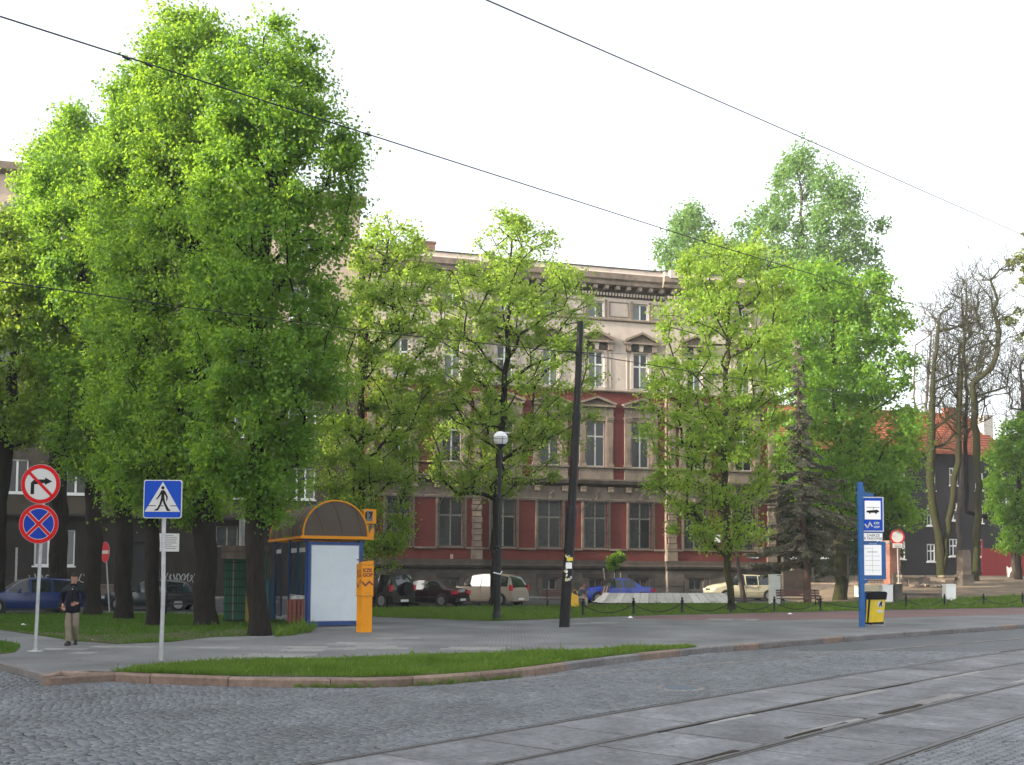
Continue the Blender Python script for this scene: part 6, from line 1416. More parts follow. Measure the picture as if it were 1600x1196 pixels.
# the bench-like planter lies parallel to the picture: use its measured height
pt = thing('concrete_planter', 'long low planter ring of weathered white sloping concrete slabs', 'planter', tuple(pL), ang); pm = FPX / ((pL.y + pR.y) / 2)
hp = (943 - 925.5) / pm * 1.0
M_slab = mat('white_concrete', (0.42, 0.405, 0.38), 0.85, var=0.16, scale=1.6, bump=0.25, objrand=0.16, big=0.12); nS = 15; ins = 0.62
for k in range(nS):
    x0, x1 = Lp * k / nS, Lp * (k + 1) / nS; X0, X1 = ins + (Lp - 2 * ins) * k / nS, ins + (Lp - 2 * ins) * (k + 1) / nS; g = 0.012
    for side in (0, 1):
        sy = 1 if side == 0 else -1; yb0 = 0.0 if side == 0 else 2.6; yt0 = 0.45 if side == 0 else 2.15
        b = MB(); t = 0.09 * sy
        vs = [(x0 + g, yb0, 0.09), (x1 - g, yb0, 0.09), (X1 - g, yt0, hp), (X0 + g, yt0, hp)]; vs += [(v[0], v[1] + t, v[2] - 0.0) for v in vs]
        b.add(vs, [(0, 1, 2, 3), (7, 6, 5, 4), (0, 4, 5, 1), (1, 5, 6, 2), (2, 6, 7, 3), (3, 7, 4, 0)]); b.build('slab', M_slab, pt, fix=True)
for sx_, x0, X0 in ((1, 0, ins), (-1, Lp, Lp - ins)):
    b = MB(); vs = [(x0, 0.0, 0.09), (x0, 2.6, 0.09), (X0, 2.15, hp), (X0, 0.45, hp)]; vs += [(v[0] + 0.09 * sx_, v[1], v[2]) for v in vs]
    b.add(vs, [(0, 1, 2, 3), (7, 6, 5, 4), (0, 4, 5, 1), (1, 5, 6, 2), (2, 6, 7, 3), (3, 7, 4, 0)]); b.build('slab', M_slab, pt, fix=True)
MB().box(0.25, Lp - 0.25, 0.2, 2.4, 0, 0.12).build('gap_shade', M_iron, pt); MB().box(ins, Lp - ins, 0.5, 2.1, 0.3, hp - 0.12).build('soil', M_joint, pt)  # black block under the slabs stands in for the shadow gap
# --- white cabinet and concrete posts
def block(name, label, cat, x0, x1, ytop, ybase, mt, dep=0.35, fn=GT, cap=False, rz=0.15):
    b0 = fn((x0 + x1) / 2, ybase); w = (x1 - x0) / 2 * b0.y / FPX; h = D((x0 + x1) / 2, ytop, b0.y).z - b0.z
    t = thing(name, label, cat, tuple(b0), rz); MB().box(-w, w * 0.15 if cap else w, -dep / 2, dep / 2, -0.1, h).build('body', mt, t)
    if cap: MB().box(w * 0.15 + 0.01, w, -dep / 2 + 0.03, dep / 2, -0.1, h - 0.04).build('door', mt, t)
    MB().box(-w - 0.02, w + 0.02, -dep / 2 - 0.02, dep / 2 + 0.02, h, h + 0.05).build('cap', mt, t); return t
M_cab = mat('cabinet_white', (0.50, 0.51, 0.47), 0.6, var=0.1, scale=3); M_cream = mat('cream_block', (0.62, 0.56, 0.40), 0.8, var=0.1, scale=3)
block('utility_cabinet', 'narrow off-white utility cabinet at the rear of the cream hatchback', 'cabinet', 1203, 1218, 899, 946, M_cab, 0.45, cap=True)
block('concrete_post', 'white concrete post standing in the lawn right of the gate steps', 'post', 1475, 1491, 914, 939, M_white, 0.45)
block('concrete_post', 'white concrete post directly right of the yellow bin', 'post', 1376, 1393, 915, 940, M_white, 0.45)
block('flower_tub', 'cream painted concrete flower tub behind the blue stop post', 'tub', 1338, 1376, 916, 931, M_cream, 0.7)
block('low_block', 'weathered brown concrete block beside the white post at the steps', 'block', 1392, 1405, 914, 938, M_plinth, 0.9)
b0 = GT(1577, 902); wt = thing('wooden_trestle', 'small white forked board propped by a thin tree near the red gate', 'board', tuple(b0)); s_ = b0.y / FPX
MB().prism([(-3 * s_, 0), (3 * s_, 0), (3.5 * s_, 16 * s_), (1.5 * s_, 15 * s_), (0, 12 * s_), (-1.5 * s_, 15 * s_), (-3.6 * s_, 17 * s_)], -0.05, 0.05).build('board', M_white, wt, fix=True)
# gate pillars
b0 = GT(1394, 914); s_ = b0.y / FPX; bp_ = thing('brick_gate_pillar', 'crumbling red brick gate pillar behind the no-vehicles sign', 'gate pillar', tuple(b0), 0.2)
hb = D(1394, 850, b0.y).z - b0.z; wq = 9.0 * s_; M_ob = brick_mat('old_orange_brick', (0.36, 0.13, 0.08), (0.27, 0.10, 0.07), (0.25, 0.2, 0.17), 0.26, 0.085, 0.014, dirt=0.5)
b = MB(); rr_ = random.Random(3)
for k in range(int(hb / 0.085)):
    j = rr_.uniform(-0.02, 0.02); b.box(-wq + j, wq + rr_.uniform(-0.03, 0.02), -wq + rr_.uniform(-0.02, 0.02), wq, k * 0.085, k * 0.085 + 0.078)
b.box(-wq + 0.03, wq - 0.04, -wq + 0.03, wq - 0.03, -0.3, hb - 0.01); b.build('pillar', M_ob, bp_); MB().box(-wq - 0.05, wq + 0.05, -wq - 0.05, wq + 0.05, hb, hb + 0.22).build('cap', M_stone, bp_)
MB().box(-wq * 0.6, wq * 1.1, -wq - 0.12, -wq - 0.05, -0.1, 0.8).build('render_patch', M_plinth, bp_)
b0 = GT(1507, 915); s_ = b0.y / FPX; gp_ = thing('stone_gate_pillar', 'grey-brown rendered gate pillar between the two mossy trunks', 'gate pillar', tuple(b0), 0.2)
hb = D(1507, 862, b0.y).z - b0.z; wq = 7.2 * s_; MB().box(-wq, wq, -wq, wq, -0.3, hb - 0.1).build('pillar', M_stone, gp_); MB().box(-wq * 0.8, wq * 0.9, -wq * 0.8, wq * 0.9, hb - 0.1, hb + 0.1).build('cap', M_stone, gp_); MB().box(-wq - 0.12, wq + 0.12, -wq - 0.12, wq + 0.12, -0.3, 0.75).build('footing', M_plinth, gp_)
# ruined low wall between the pillars: individual rough stones
a0, a1 = GT(1405, 916), GT(1500, 914); d = a1 - a0; L = Vector((d.x, d.y)).length; rw = thing('ruined_wall', 'low crumbling stone wall with loose rubble between the two gate pillars', 'wall', tuple(a0), atan2(d.y, d.x)); rr_ = random.Random(9)
x = 0
while x < L:
    w = rr_.uniform(0.35, 0.8); top = 0.55 + 0.1 * sin(x) - (0.3 if 2.0 < x < 3.3 else 0)
    z = -0.2
    while z < top - 0.08:
        h = rr_.uniform(0.16, 0.28); o = MB().cbox((0, 0, 0), (w / 2 - 0.015, rr_.uniform(0.18, 0.26), h / 2 - 0.01)).build('stone', rr_.choice([M_plinth, M_stone]), rw, loc=(x + w / 2 + rr_.uniform(-0.04, 0.04), rr_.uniform(-0.05, 0.05), z + h / 2), rz=rr_.uniform(-0.08, 0.08)); o.rotation_euler.y = rr_.uniform(-0.05, 0.05); z += h
    x += w
for (x0, x1) in ((0, 1.9), (3.2, L)): MB().box(x0, x1, -0.32, 0.3, 0.60, 0.74).build('coping', M_stone, rw)
for k in range(26): q = rr_.uniform(0.05, 0.18); o = MB().cbox((0, 0, 0), (q, q * 0.7, q * 0.5)).build('stone', rr_.choice([M_stone, M_plinth, M_walkp]), rw, loc=(rr_.uniform(0.2, L * 0.75), rr_.uniform(-1.4, -0.4), 0.0 + q * 0.3), rz=rr_.uniform(0, 3)); o.rotation_euler.x = rr_.uniform(-0.4, 0.4)
# step slab in front of the ruined wall
a0, a1 = GT(1400, 935), GT(1476, 934); d = a1 - a0; L = Vector((d.x, d.y)).length; stp = thing('stone_step', 'long worn stone step at the lawn edge left of the white post', 'step', tuple(a0), atan2(d.y, d.x)); MB().box(0, L, -0.2, 0.35, -0.1, 0.16).build('lower_step', M_stone, stp); MB().box(0.1, L - 0.1, 0.36, 0.8, -0.1, 0.30).build('upper_step', M_plinth, stp)
# red gate, timber fence
a0, a1 = GT(1536, 900), GT(1562, 900); d = a1 - a0; L = Vector((d.x, d.y)).length; s_ = a0.y / FPX; rg = thing('red_gate', 'tall dark red sheet-metal gate beside the mossy tree', 'gate', tuple(a0), 0.25); M_rg = mat('gate_red', (0.28, 0.012, 0.012), 0.6, var=0.15); hg = 43 * s_
for k in range(6): MB().box(L * k / 6 + 0.01, L * (k + 1) / 6 - 0.01, -0.03, 0.03, -0.3, hg - 0.05 * (k % 2)).build('gate_board', M_rg, rg)
MB().box(0, L, -0.07, -0.035, 0.5, 0.6).build('rail', M_rg, rg); MB().box(0, L, -0.07, -0.035, hg - 0.5, hg - 0.4).build('rail', M_rg, rg); MB().box(-0.1, 0.0, -0.06, 0.06, -0.3, hg + 0.9).build('gate_post', M_rg, rg)
a0 = GT(1580, 898); tf = thing('timber_fence', 'dark brown vertical board fence at the right picture edge', 'fence', tuple(a0 + Vector((0, 1.5, 0))), 0.2); s_ = a0.y / FPX; M_tf = mat('fence_brown', (0.09, 0.05, 0.04), 0.85, var=0.25, objrand=0.2)
fb0 = MB().box(0.01, 0.24, -0.015, 0.015, -0.4, 28 * s_).build('board', M_tf, tf)
for k in range(1, 22): o = fb0.copy(); COL.objects.link(o); o.location = (0.26 * k, 0, random.uniform(-0.04, 0.04))
for zq in (0.4, 1.0): MB().box(0, 5.7, 0.02, 0.07, zq, zq + 0.09).build('rail', M_tf, tf)
# iron fence on a low wall behind the spruce
a0 = FO + FU * (URI + 0.4) + FN * -0.3; a0.z = 0; a1 = Vector((GT(1384, 913).x, GT(1384, 913).y, 0)); d = a1 - a0; L = Vector((d.x, d.y)).length; fe = thing('iron_fence', 'black iron railing on a low stone wall behind the spruce', 'fence', tuple(a0), atan2(d.y, d.x))
MB().box(0, L, -0.2, 0.2, -0.2, 1.0).build('base_wall', M_plinth, fe); MB().box(-0.02, L + 0.02, -0.25, 0.25, 1.0, 1.12).build('coping', M_stone, fe)
n = int(L / 0.22); p0 = MB().box(-0.012, 0.012, -0.012, 0.012, 0, 2.0).build('railing_bar', M_iron, fe, loc=(0.1, 0, 1.12))
for k in range(1, n): o = p0.copy(); COL.objects.link(o); o.location = (0.1 + 0.22 * k, 0, 1.12)
for zq in (1.3, 2.95): MB().box(0, L, -0.02, 0.02, zq, zq + 0.05).build('rail', M_iron, fe)
for xq in (0.1, L * 0.33, L * 0.66, L): MB().box(xq - 0.06, xq + 0.06, -0.06, 0.06, 1.12, 3.4).build('fence_post', M_iron, fe)
# stone stair cheek at the building corner
a0 = FO + FU * (URI + 0.05) + FN * 0.9; sc_ = thing('stair_wall', 'dark sloping stair cheek wall running down from the building corner', 'stair wall', (a0.x, a0.y, 0), GRID); MB().prism([(0, 0), (4.2, 0), (4.2, 0.9), (3.4, 0.9), (0.0, 2.9)], -0.15, 0.15).build('cheek', M_dark, sc_, fix=True)
# --- chain posts along the lawn edge
posts = [(911, 963.5), (990, 961.5), (1066, 960), (1142, 958.5), (1210, 957), (1282, 955.5), (1416, 951), (1476, 949.5), (1537, 948), (1598, 946.5)]
plab = ['low black chain bollard right of the black tram pole', 'low black chain bollard under the planter end by the seated woman', 'low black chain bollard in front of the planter middle', 'low black chain bollard in front of the painted tree trunk', 'low black chain bollard at the foot of the white cabinet', 'low black chain bollard near the spruce and bench', 'low black chain bollard just right of the yellow bin', 'low black chain bollard at the white concrete post', 'low black chain bollard between the last two, below the mossy tree', 'low black chain bollard at the right picture edge']
cb0 = None; pw = []
for k, (x, y) in enumerate(posts):
    p = GT(x, y); pw.append(p)
    if cb0 is None:
        cb0 = thing('chain_bollard', plab[0], 'bollard', tuple(p), 0, 'low chain bollards along the lawn edge')
        MB().lathe([(0.075, -0.05), (0.075, 0.1), (0.055, 0.13), (0.05, 0.50), (0.07, 0.53), (0.07, 0.60), (0.03, 0.64)], 10).build('shaft', M_iron, cb0, smooth=True); MB().lathe([(0.0001, 0.63), (0.05, 0.66), (0.05, 0.71), (0.0001, 0.75)], 10).build('knob', M_iron, cb0, smooth=True)
    else: copy_tree(cb0, None, tuple(p), None, plab[k])
for k in range(len(pw) - 1):
    a, c = pw[k], pw[k + 1]; 
    if (c - a).length > 4.5: c2 = a.lerp(c, 0.5)
    pts = [a.lerp(c, t) - a + Vector((0, 0, 0.48 - 0.36 * 4 * t * (1 - t))) for t in np.linspace(0.01, 0.99, 13)]
    ch = MB().tube([tuple(q) for q in pts], 0.022, 5).build('chain', M_iron, None, loc=tuple(a)); tag(ch, 'sagging black chain hanging between ' + ['tram pole bollard and planter end bollard', 'the two bollards at the planter start', 'the two bollards under the planter middle', 'painted tree bollard and cabinet bollard', 'cabinet bollard and spruce bollard', 'spruce bollard and yellow bin bollard', 'bin bollard and white post bollard', 'white post bollard and the next one right', 'the two rightmost bollards'][k], 'chain', 'chains between the low bollards')
# --- benches
M_bench = mat('bench_red_brown', (0.085, 0.035, 0.028), 0.6, var=0.2, scale=5)
def bench(label, base, rz, L=1.9, back=True, mt=M_bench):
    t = thing('park_bench', label, 'bench', tuple(base), rz, 'wooden park benches')
    for k in range(4): MB().box(-L / 2, L / 2, -0.22 + k * 0.12, -0.125 + k * 0.12, 0.43, 0.47).build('seat_slat', mt, t)
    if back:
        for k in range(3): MB().box(-L / 2, L / 2, 0.27 + 0.02 * k, 0.305 + 0.02 * k, 0.56 + k * 0.13, 0.66 + k * 0.13).build('back_slat', mt, t)
    for sx_ in (-L / 2 + 0.25, L / 2 - 0.25):
        b = MB(); b.tube([(sx_, -0.22, 0), (sx_, -0.18, 0.42)], 0.03, 6); b.tube([(sx_, 0.3, 0), (sx_, 0.2, 0.42), (sx_, 0.34, 0.95)], 0.03, 6); b.tube([(sx_, -0.2, 0.4), (sx_, 0.22, 0.4)], 0.025, 6); b.build('bench_frame', M_iron, t)
    return t
bench('red-brown park bench with the seated woman, behind the tram pole', G(884, 951), radians(3), 2.3)
bench('long red-brown park bench between white cabinet and spruce trunk', G(1250, 949), radians(6), 2.4)
bench('dark park bench on the shaded lawn in front of the dark hatchback', G(283, 962), radians(10), 1.7, True, M_iron)
# striped barrier boards
b0 = G(943, 944) + Vector((0, 0.6, 0)); br = thing('barrier_board', 'red and white striped barrier boards leaning at the planter corner', 'barrier', tuple(b0)); M_slab0 = mat('faded_white', (0.35, 0.33, 0.31), 0.7)
for k in range(5):
    o = MB().box(0, 0.08, -0.02, 0.02, 0, 1.05).build('stripe', M_slat if k % 2 == 0 else M_slab0, br, loc=(-0.25 + k * 0.08, 0, 0)); o.rotation_euler = (0, radians(14), 0)
# small litter
def litter(px, py, w, lab, z=0.0):
    p = G(px, py, z); o = MB(); r = random.Random(px); P = [(w * r.uniform(0.5, 1) * cos(a), w * r.uniform(0.4, 0.9) * sin(a)) for a in np.linspace(0, 2 * pi, 8)[:-1]]; n = len(P)
    o.add([(x, y, 0.004) for x, y in P] + [(0, 0, w * 0.5)], [(i, (i + 1) % n, n) for i in range(n)] + [tuple(range(n))[::-1]]); o = o.build('crumpled_paper', M_white, None, loc=(p.x, p.y, z + 0.003), fix=True); tag(o, lab, 'litter')
litter(985, 966, 0.17, 'crumpled white paper on the pavement edge below the planter'); litter(36, 977, 0.12, 'small white paper scrap on the lawn beside the no-right-turn pole', 0.03)
litter(1116, 1017, 0.16, 'white paper cup lying in the gutter at the kerb gap', -0.12); litter(1234, 960, 0.14, 'flattened white paper on the lawn edge left of the stop'); litter(1229, 1007, 0.05, 'tiny white scrap in the gutter near the middle kerb', -0.12); litter(1163, 1014, 0.05, 'tiny white scrap in gutter debris beside the paper cup', -0.12)
b = MB(); r = random.Random(8)
for k in range(160):
    t = r.random(); p = G(1098 + 130 * t, 1017.5 - 9.5 * t + r.uniform(0, 3.0), -0.12); q = r.uniform(0.015, 0.05); b.cbox((p.x, p.y, -0.105 + q * 0.3), (q, q * 0.8, q * 0.4), r.uniform(0, 3))
tag(b.build('debris', mat('leaf_litter', (0.16, 0.11, 0.07), 0.9, var=0.4, scale=20)), 'brown leaf and stone debris along the kerb foot', 'debris', None, 'stuff')
# --- overhead wires
def wire(pts, label, rad=0.014, n=24, sag=0.0):
    P = [D(x, y, Y) for x, y, Y in pts]; out = []
    for i in range(len(P) - 1):
        for k in range(n):
            t = k / n; q = P[i].lerp(P[i + 1], t); q.z -= sag * 4 * t * (1 - t); out.append(q)
    out.append(P[-1]); o = MB().tube([tuple(q - P[0]) for q in out], rad, 5).build('overhead_wire', M_iron, None, loc=tuple(P[0])); tag(o, label, 'wire', 'tram span and contact wires'); return o
w1 = wire([(-140, -19, 13.0), (575, 210, 18.5), (1100, 378, 27), (1460, 486, 37), (1700, 566, 47)], 'upper contact wire running from the upper left corner down past the poplar', 0.012)
for px, py, Y in ((197, 90, 14.9), (232, 101, 15.2), (575, 210, 18.5)):
    p = D(px, py, Y); MB().tube([(-0.05, 0, 0.02), (0.05, 0.02, -0.02)], 0.024, 6).build('wire_clamp', M_iron, w1, loc=tuple(p - Vector(w1.location)))
wire([(690, -36, 13), (760, 0, 14), (1180, 183, 22), (1600, 368, 33), (1750, 432, 38)], 'thin wire crossing the sky from top middle to the right edge', 0.011)
cl_ = D(903, 551, b0.y); tpY = G(881, 980).y
wire([(-160, 418, 16), (0, 440, 18.5), (300, 482, 24), (575, 518, 30), (902, 552, tpY)], 'long sagging span wire from the left edge to the black tram pole', 0.013)
wire([(908, 553, tpY), (1100, 584, 43), (1300, 612, 52), (1500, 640, 62), (1700, 664, 72)], 'span wire from the black tram pole towards the bare trees', 0.016)
wire([(908, 551, tpY), (1100, 557, 43), (1330, 560, 52), (1600, 566, 62)], 'very thin guy wire running right from the tram pole clamp', 0.006)
print('furniture done')
# ================================================================== CARS
def car(label, cat, base, rz, L, W, H, paint, prof, glass_seq, wheels, wr=0.31, colour_trim=None, lights='hatch', rim=None, spare=False, plate=True, clad=False, group='parked cars', hub=None):
    """local x = forward, origin on the ground in the middle. prof: stations (x/L from the rear 0..1, z_top/H, w_top/W half, z_belt/H, flag) """
    t = thing('parked_car', label, cat, tuple(base), rz, group)
    M_p = mat(*paint[0], **paint[1]); N = len(prof); ring = 8
    V = []
    for (xf, zt, wt, zb, fl) in prof:
        x = (xf - 0.5) * L; edge = 1 - 0.10 * (abs(xf - 0.5) * 2) ** 5; hw = W / 2 * edge
        zs = 0.17 * (1.6 / max(H, 1.3)) + (0.10 if xf < 0.03 or xf > 0.97 else 0); zt_ = zt * H; zb_ = min(zb * H, zt_ - 0.03)
        wtp = wt * W / 2
        V.append([(x, hw * 0.90, zs), (x, hw * 0.985, zs + 0.10), (x, hw, (zs + zb_) * 0.52), (x, hw * 0.965, zb_), (x, wtp, zt_ - 0.055 if zt_ - zb_ > 0.15 else zt_ - 0.02), (x, wtp * 0.90, zt_ - 0.012), (x, wtp * 0.5, zt_ + 0.012), (x, 0, zt_ + 0.02)])
    vid = lambda i, k, s: ((i * ring + k) * 2 + s)
    allv = []
    for st in V:
        for (x, y, z) in st: allv += [(x, y, z), (x, -y, z)]
    reg = {'body': [], 'windscreen': [], 'rear_window': []}
    sides = {}
    for i in range(N - 1):
        fl = prof[i][4]
        for k in range(ring - 1):
            key = 'body'
            if k == 3 and fl and fl[0] == 'g': key = 'side%s' % fl
            if k >= 4 and fl and 'W' in fl: key = 'windscreen'
            if k >= 4 and fl and 'R' in fl: key = 'rear_window'
            for s in (0, 1):
                a, b_, c, d = vid(i, k, s), vid(i + 1, k, s), vid(i + 1, k + 1, s), vid(i, k + 1, s)
                q = (a, b_, c, d) if s == 1 else (d, c, b_, a)
                if key.startswith('side'): sides.setdefault((key, s, i if fl == 'g' else fl), []).append(q)
                else: reg[key].append(q)
    for i, rev in ((0, False), (N - 1, True)):
        poly = [vid(i, k, 1) for k in range(ring)] + [vid(i, k, 0) for k in range(ring - 2, -1, -1)]
        reg['body'].append(tuple(poly[::-1] if not rev else poly))
    def sub(name, fs, mt, inset=0.0, smooth=True, parent=t):
        used = sorted({v for f in fs for v in f}); mp = {v: i for i, v in enumerate(used)}; b = MB()
        vs = [allv[v] for v in used]
        b.add(vs, [tuple(mp[v] for v in f) for f in fs]); return b.build(name, mt, parent, smooth=smooth)
    body = sub('body', reg['body'], M_p)
    mod = body.modifiers.new('bevel', 'BEVEL'); mod.width = 0.02; mod.segments = 1; mod.limit_method = 'ANGLE'; mod.angle_limit = radians(35)
    for nm in ('windscreen', 'rear_window'):
        if reg[nm]: sub(nm, reg[nm], M_carglass)
    for (k_, s, i), fs in sides.items(): sub('side_window', fs, M_carglass)
    # pillars / window surround lines: thin dark seals
    yb = W / 2
    for wx in wheels:
        x = (wx - 0.5) * L
        for s in (1, -1):
            yy = s * (yb * 0.985)
            arc_ = MB().lathe([(wr + 0.01, 0.0), (wr + 0.075, 0.0), (wr + 0.07, 0.03), (wr + 0.01, 0.02)] if False else [(0.0001, 0.0), (wr + 0.055, 0.0), (wr + 0.05, 0.012), (0.0001, 0.012)], 22, (0, 0, 0), 'y'); 
            o = arc_.build('wheel_arch', M_arch, t, loc=(x, yy if s < 0 else yy, wr + 0.0)); o.rotation_euler = (0, 0, 0 if s < 0 else pi)
            ty = MB().lathe([(wr * 0.62, 0.0), (wr * 0.7, 0.035), (wr * 0.95, 0.035), (wr, 0.01), (wr, -0.16), (wr * 0.6, -0.16)], 24, (0, 0, 0), 'y').build('wheel', M_tyre, t, smooth=True, loc=(x, s * (yb * 0.985 - 0.005), wr)); ty.rotation_euler = (0, 0, 0 if s < 0 else pi)
            rb = MB().lathe([(0.0001, 0.022), (wr * 0.14, 0.028), (wr * 0.16, 0.018), (wr * 0.56, 0.012), (wr * 0.64, 0.034), (wr * 0.68, 0.03)], 20, (0, 0, 0), 'y').build('rim', hub or M_rim, ty, smooth=True)
            sp_ = MB()
            for k in range(5):
                a = 2 * pi * k / 5 + 0.3; sp_.add([(cos(a - .28) * wr * .25, -0.0245, sin(a - .28) * wr * .25), (cos(a + .28) * wr * .25, -0.0245, sin(a + .28) * wr * .25), (cos(a + .13) * wr * .54, -0.0245, sin(a + .13) * wr * .54), (cos(a - .13) * wr * .54, -0.0245, sin(a - .13) * wr * .54)], [(0, 1, 2, 3)])
            for v in range(len(sp_.v)): 
                px_, py_, pz_ = sp_.v[v]; sp_.v[v] = (cos(2 * pi / 10) * px_ - sin(2 * pi / 10) * pz_, py_, sin(2 * pi / 10) * px_ + cos(2 * pi / 10) * pz_)
            sp_.build('rim_gap', M_tyre, ty)
    # lower sill / bumpers / details
    b = MB(); b.box(-L / 2 + 0.9, L / 2 - 0.95, -yb * 0.93, yb * 0.93, 0.13, 0.22); b.build('sill', M_arch, t)
    zb0 = 0.30 * H
    sd = (yb * 0.985 + 0.012)
    for s in (1, -1):
        b = MB(); b.box(-L * 0.5 + L * wheels[0] + wr + 0.08 - 0.0, L * (wheels[1] - 0.5) - wr - 0.08, s * sd - 0.012, s * sd + 0.012, 0.33 * H, 0.37 * H); b.build('side_strip', M_arch if clad else M_p, t)
        xm = (glass_seq[0] - 0.5) * L; b = MB(); b.cbox((xm, s * (yb + 0.09), 0.66 * H), (0.06, 0.10, 0.06)); b.box(xm - 0.02, xm + 0.02, min(s * yb * 0.95, s * (yb + 0.05)), max(s * yb * 0.95, s * (yb + 0.05)), 0.64 * H, 0.655 * H); b.build('wing_mirror', M_p, t)
        for dx in glass_seq[1:]:
            x = (dx - 0.5) * L; MB().box(x - 0.006, x + 0.006, s * sd - 0.010, s * sd + 0.0015, 0.22 * H, 0.60 * H).build('door_seam', M_arch, t); MB().box(x + 0.06, x + 0.24, s * sd - 0.01, s * (sd) + 0.018 if s > 0 else s * sd + 0.01, 0.53 * H, 0.56 * H).build('door_handle', M_p, t)
    lw, lh = 0.34, 0.13
    for s in (1, -1):
        hx = L / 2 - 0.10; MB().cbox((hx - 0.06, s * (yb * 0.70), 0.435 * H), (0.12, 0.18, 0.065), -s * 0.35).build('headlight', M_head, t)
        if lights == 'high': MB().cbox((-L / 2 + 0.085, s * yb * 0.87, 0.56 * H), (0.075, 0.085, 0.15), s * 0.0).build('tail_light', M_tail, t)
        else: MB().cbox((-L / 2 + 0.075, s * yb * 0.74, 0.53 * H), (0.115, 0.19, 0.085), s * 0.15).build('tail_light', M_tail, t)
    MB().box(-L / 2 - 0.05, -L / 2 + 0.12, -yb * 0.86, yb * 0.86, 0.24, 0.43 if H < 1.7 else 0.5).build('rear_bumper', M_p if not clad else M_arch, t); MB().box(L / 2 - 0.12, L / 2 + 0.05, -yb * 0.84, yb * 0.84, 0.22, 0.42).build('front_bumper', M_p if not clad else M_arch, t)
    MB().box(L / 2 - 0.02, L / 2 + 0.01, -yb * 0.4, yb * 0.4, 0.45 * H - 0.07, 0.45 * H + 0.03).build('radiator_grille', M_arch, t)
    if plate:
        MB().box(-L / 2 - 0.065, -L / 2 - 0.05, -0.26, 0.26, 0.30, 0.41).build('number_plate', M_plate, t); MB().box(L / 2 + 0.05, L / 2 + 0.065, -0.26, 0.26, 0.28, 0.39).build('number_plate', M_plate, t)
    if spare:
        o = MB().lathe([(0.0001, 0.0), (0.33, 0.0), (0.35, 0.03), (0.35, 0.18), (0.30, 0.22), (0.0001, 0.22)], 24, (0, 0, 0), 'x').build('spare_wheel', M_black, t, smooth=True, loc=(-L / 2 - 0.24, -0.08, 0.92))
    return t
M_carglass = mat('car_glass', (0.015, 0.02, 0.022), 0.04, spec=0.8)
M_arch = mat('black_plastic', (0.012, 0.012, 0.012), 0.6); M_tyre = mat('tyre_rubber', (0.018, 0.018, 0.018), 0.8); M_rim = mat('alloy_rim', (0.26, 0.26, 0.27), 0.35, metal=0.6)
M_head = mat('headlight_glass', (0.55, 0.56, 0.55), 0.08, spec=0.8); M_tail = mat('tail_red', (0.42, 0.012, 0.02), 0.12, spec=0.8); M_plate = mat('plate_white', (0.6, 0.6, 0.58), 0.5)
# station list: (x/L from rear, z_top/H, half width top/W*2, belt z/H, flag)
HATCH = [(0.0, 0.50, 0.84, 0.46, ''), (0.012, 0.60, 0.84, 0.56, 'R'), (0.09, 0.90, 0.74, 0.60, 'R'), (0.13, 0.955, 0.75, 0.61, 'g1'), (0.30, 0.995, 0.77, 0.61, 'b'), (0.315, 0.997, 0.77, 0.61, 'g2'), (0.49, 1.0, 0.77, 0.605, 'b'), (0.51, 0.998, 0.77, 0.60, 'gW'), (0.58, 0.955, 0.75, 0.60, 'gW'), (0.69, 0.70, 0.76, 0.60, ''), (0.72, 0.665, 0.80, 0.60, ''), (0.85, 0.63, 0.80, 0.575, ''), (0.95, 0.555, 0.76, 0.50, ''), (0.99, 0.46, 0.72, 0.43, ''), (1.0, 0.38, 0.70, 0.35, '')]
SEDAN = [(0.0, 0.52, 0.82, 0.48, ''), (0.015, 0.63, 0.82, 0.57, ''), (0.05, 0.665, 0.80, 0.61, ''), (0.17, 0.70, 0.78, 0.62, 'R'), (0.27, 0.92, 0.71, 0.62, 'gR'), (0.33, 0.985, 0.72, 0.62, 'g'), (0.44, 1.0, 0.73, 0.62, 'b'), (0.455, 1.0, 0.73, 0.62, 'g2'), (0.55, 0.995, 0.73, 0.615, 'gW'), (0.62, 0.93, 0.72, 0.61, 'gW'), (0.71, 0.68, 0.75, 0.60, ''), (0.85, 0.62, 0.78, 0.57, ''), (0.95, 0.56, 0.74, 0.51, ''), (0.99, 0.46, 0.70, 0.43, ''), (1.0, 0.38, 0.68, 0.35, '')]
MPV = [(0.0, 0.46, 0.84, 0.43, ''), (0.012, 0.56, 0.84, 0.53, 'R'), (0.045, 0.86, 0.76, 0.60, 'R'), (0.07, 0.93, 0.76, 0.60, 'g1'), (0.24, 0.985, 0.77, 0.60, 'b'), (0.255, 0.99, 0.77, 0.60, 'g2'), (0.45, 1.0, 0.77, 0.60, 'b'), (0.465, 1.0, 0.77, 0.595, 'g3'), (0.62, 0.95, 0.75, 0.59, 'gW'), (0.70, 0.85, 0.73, 0.585, 'gW'), (0.81, 0.635, 0.75, 0.57, ''), (0.90, 0.575, 0.76, 0.53, ''), (0.97, 0.50, 0.74, 0.46, ''), (1.0, 0.36, 0.70, 0.33, '')]
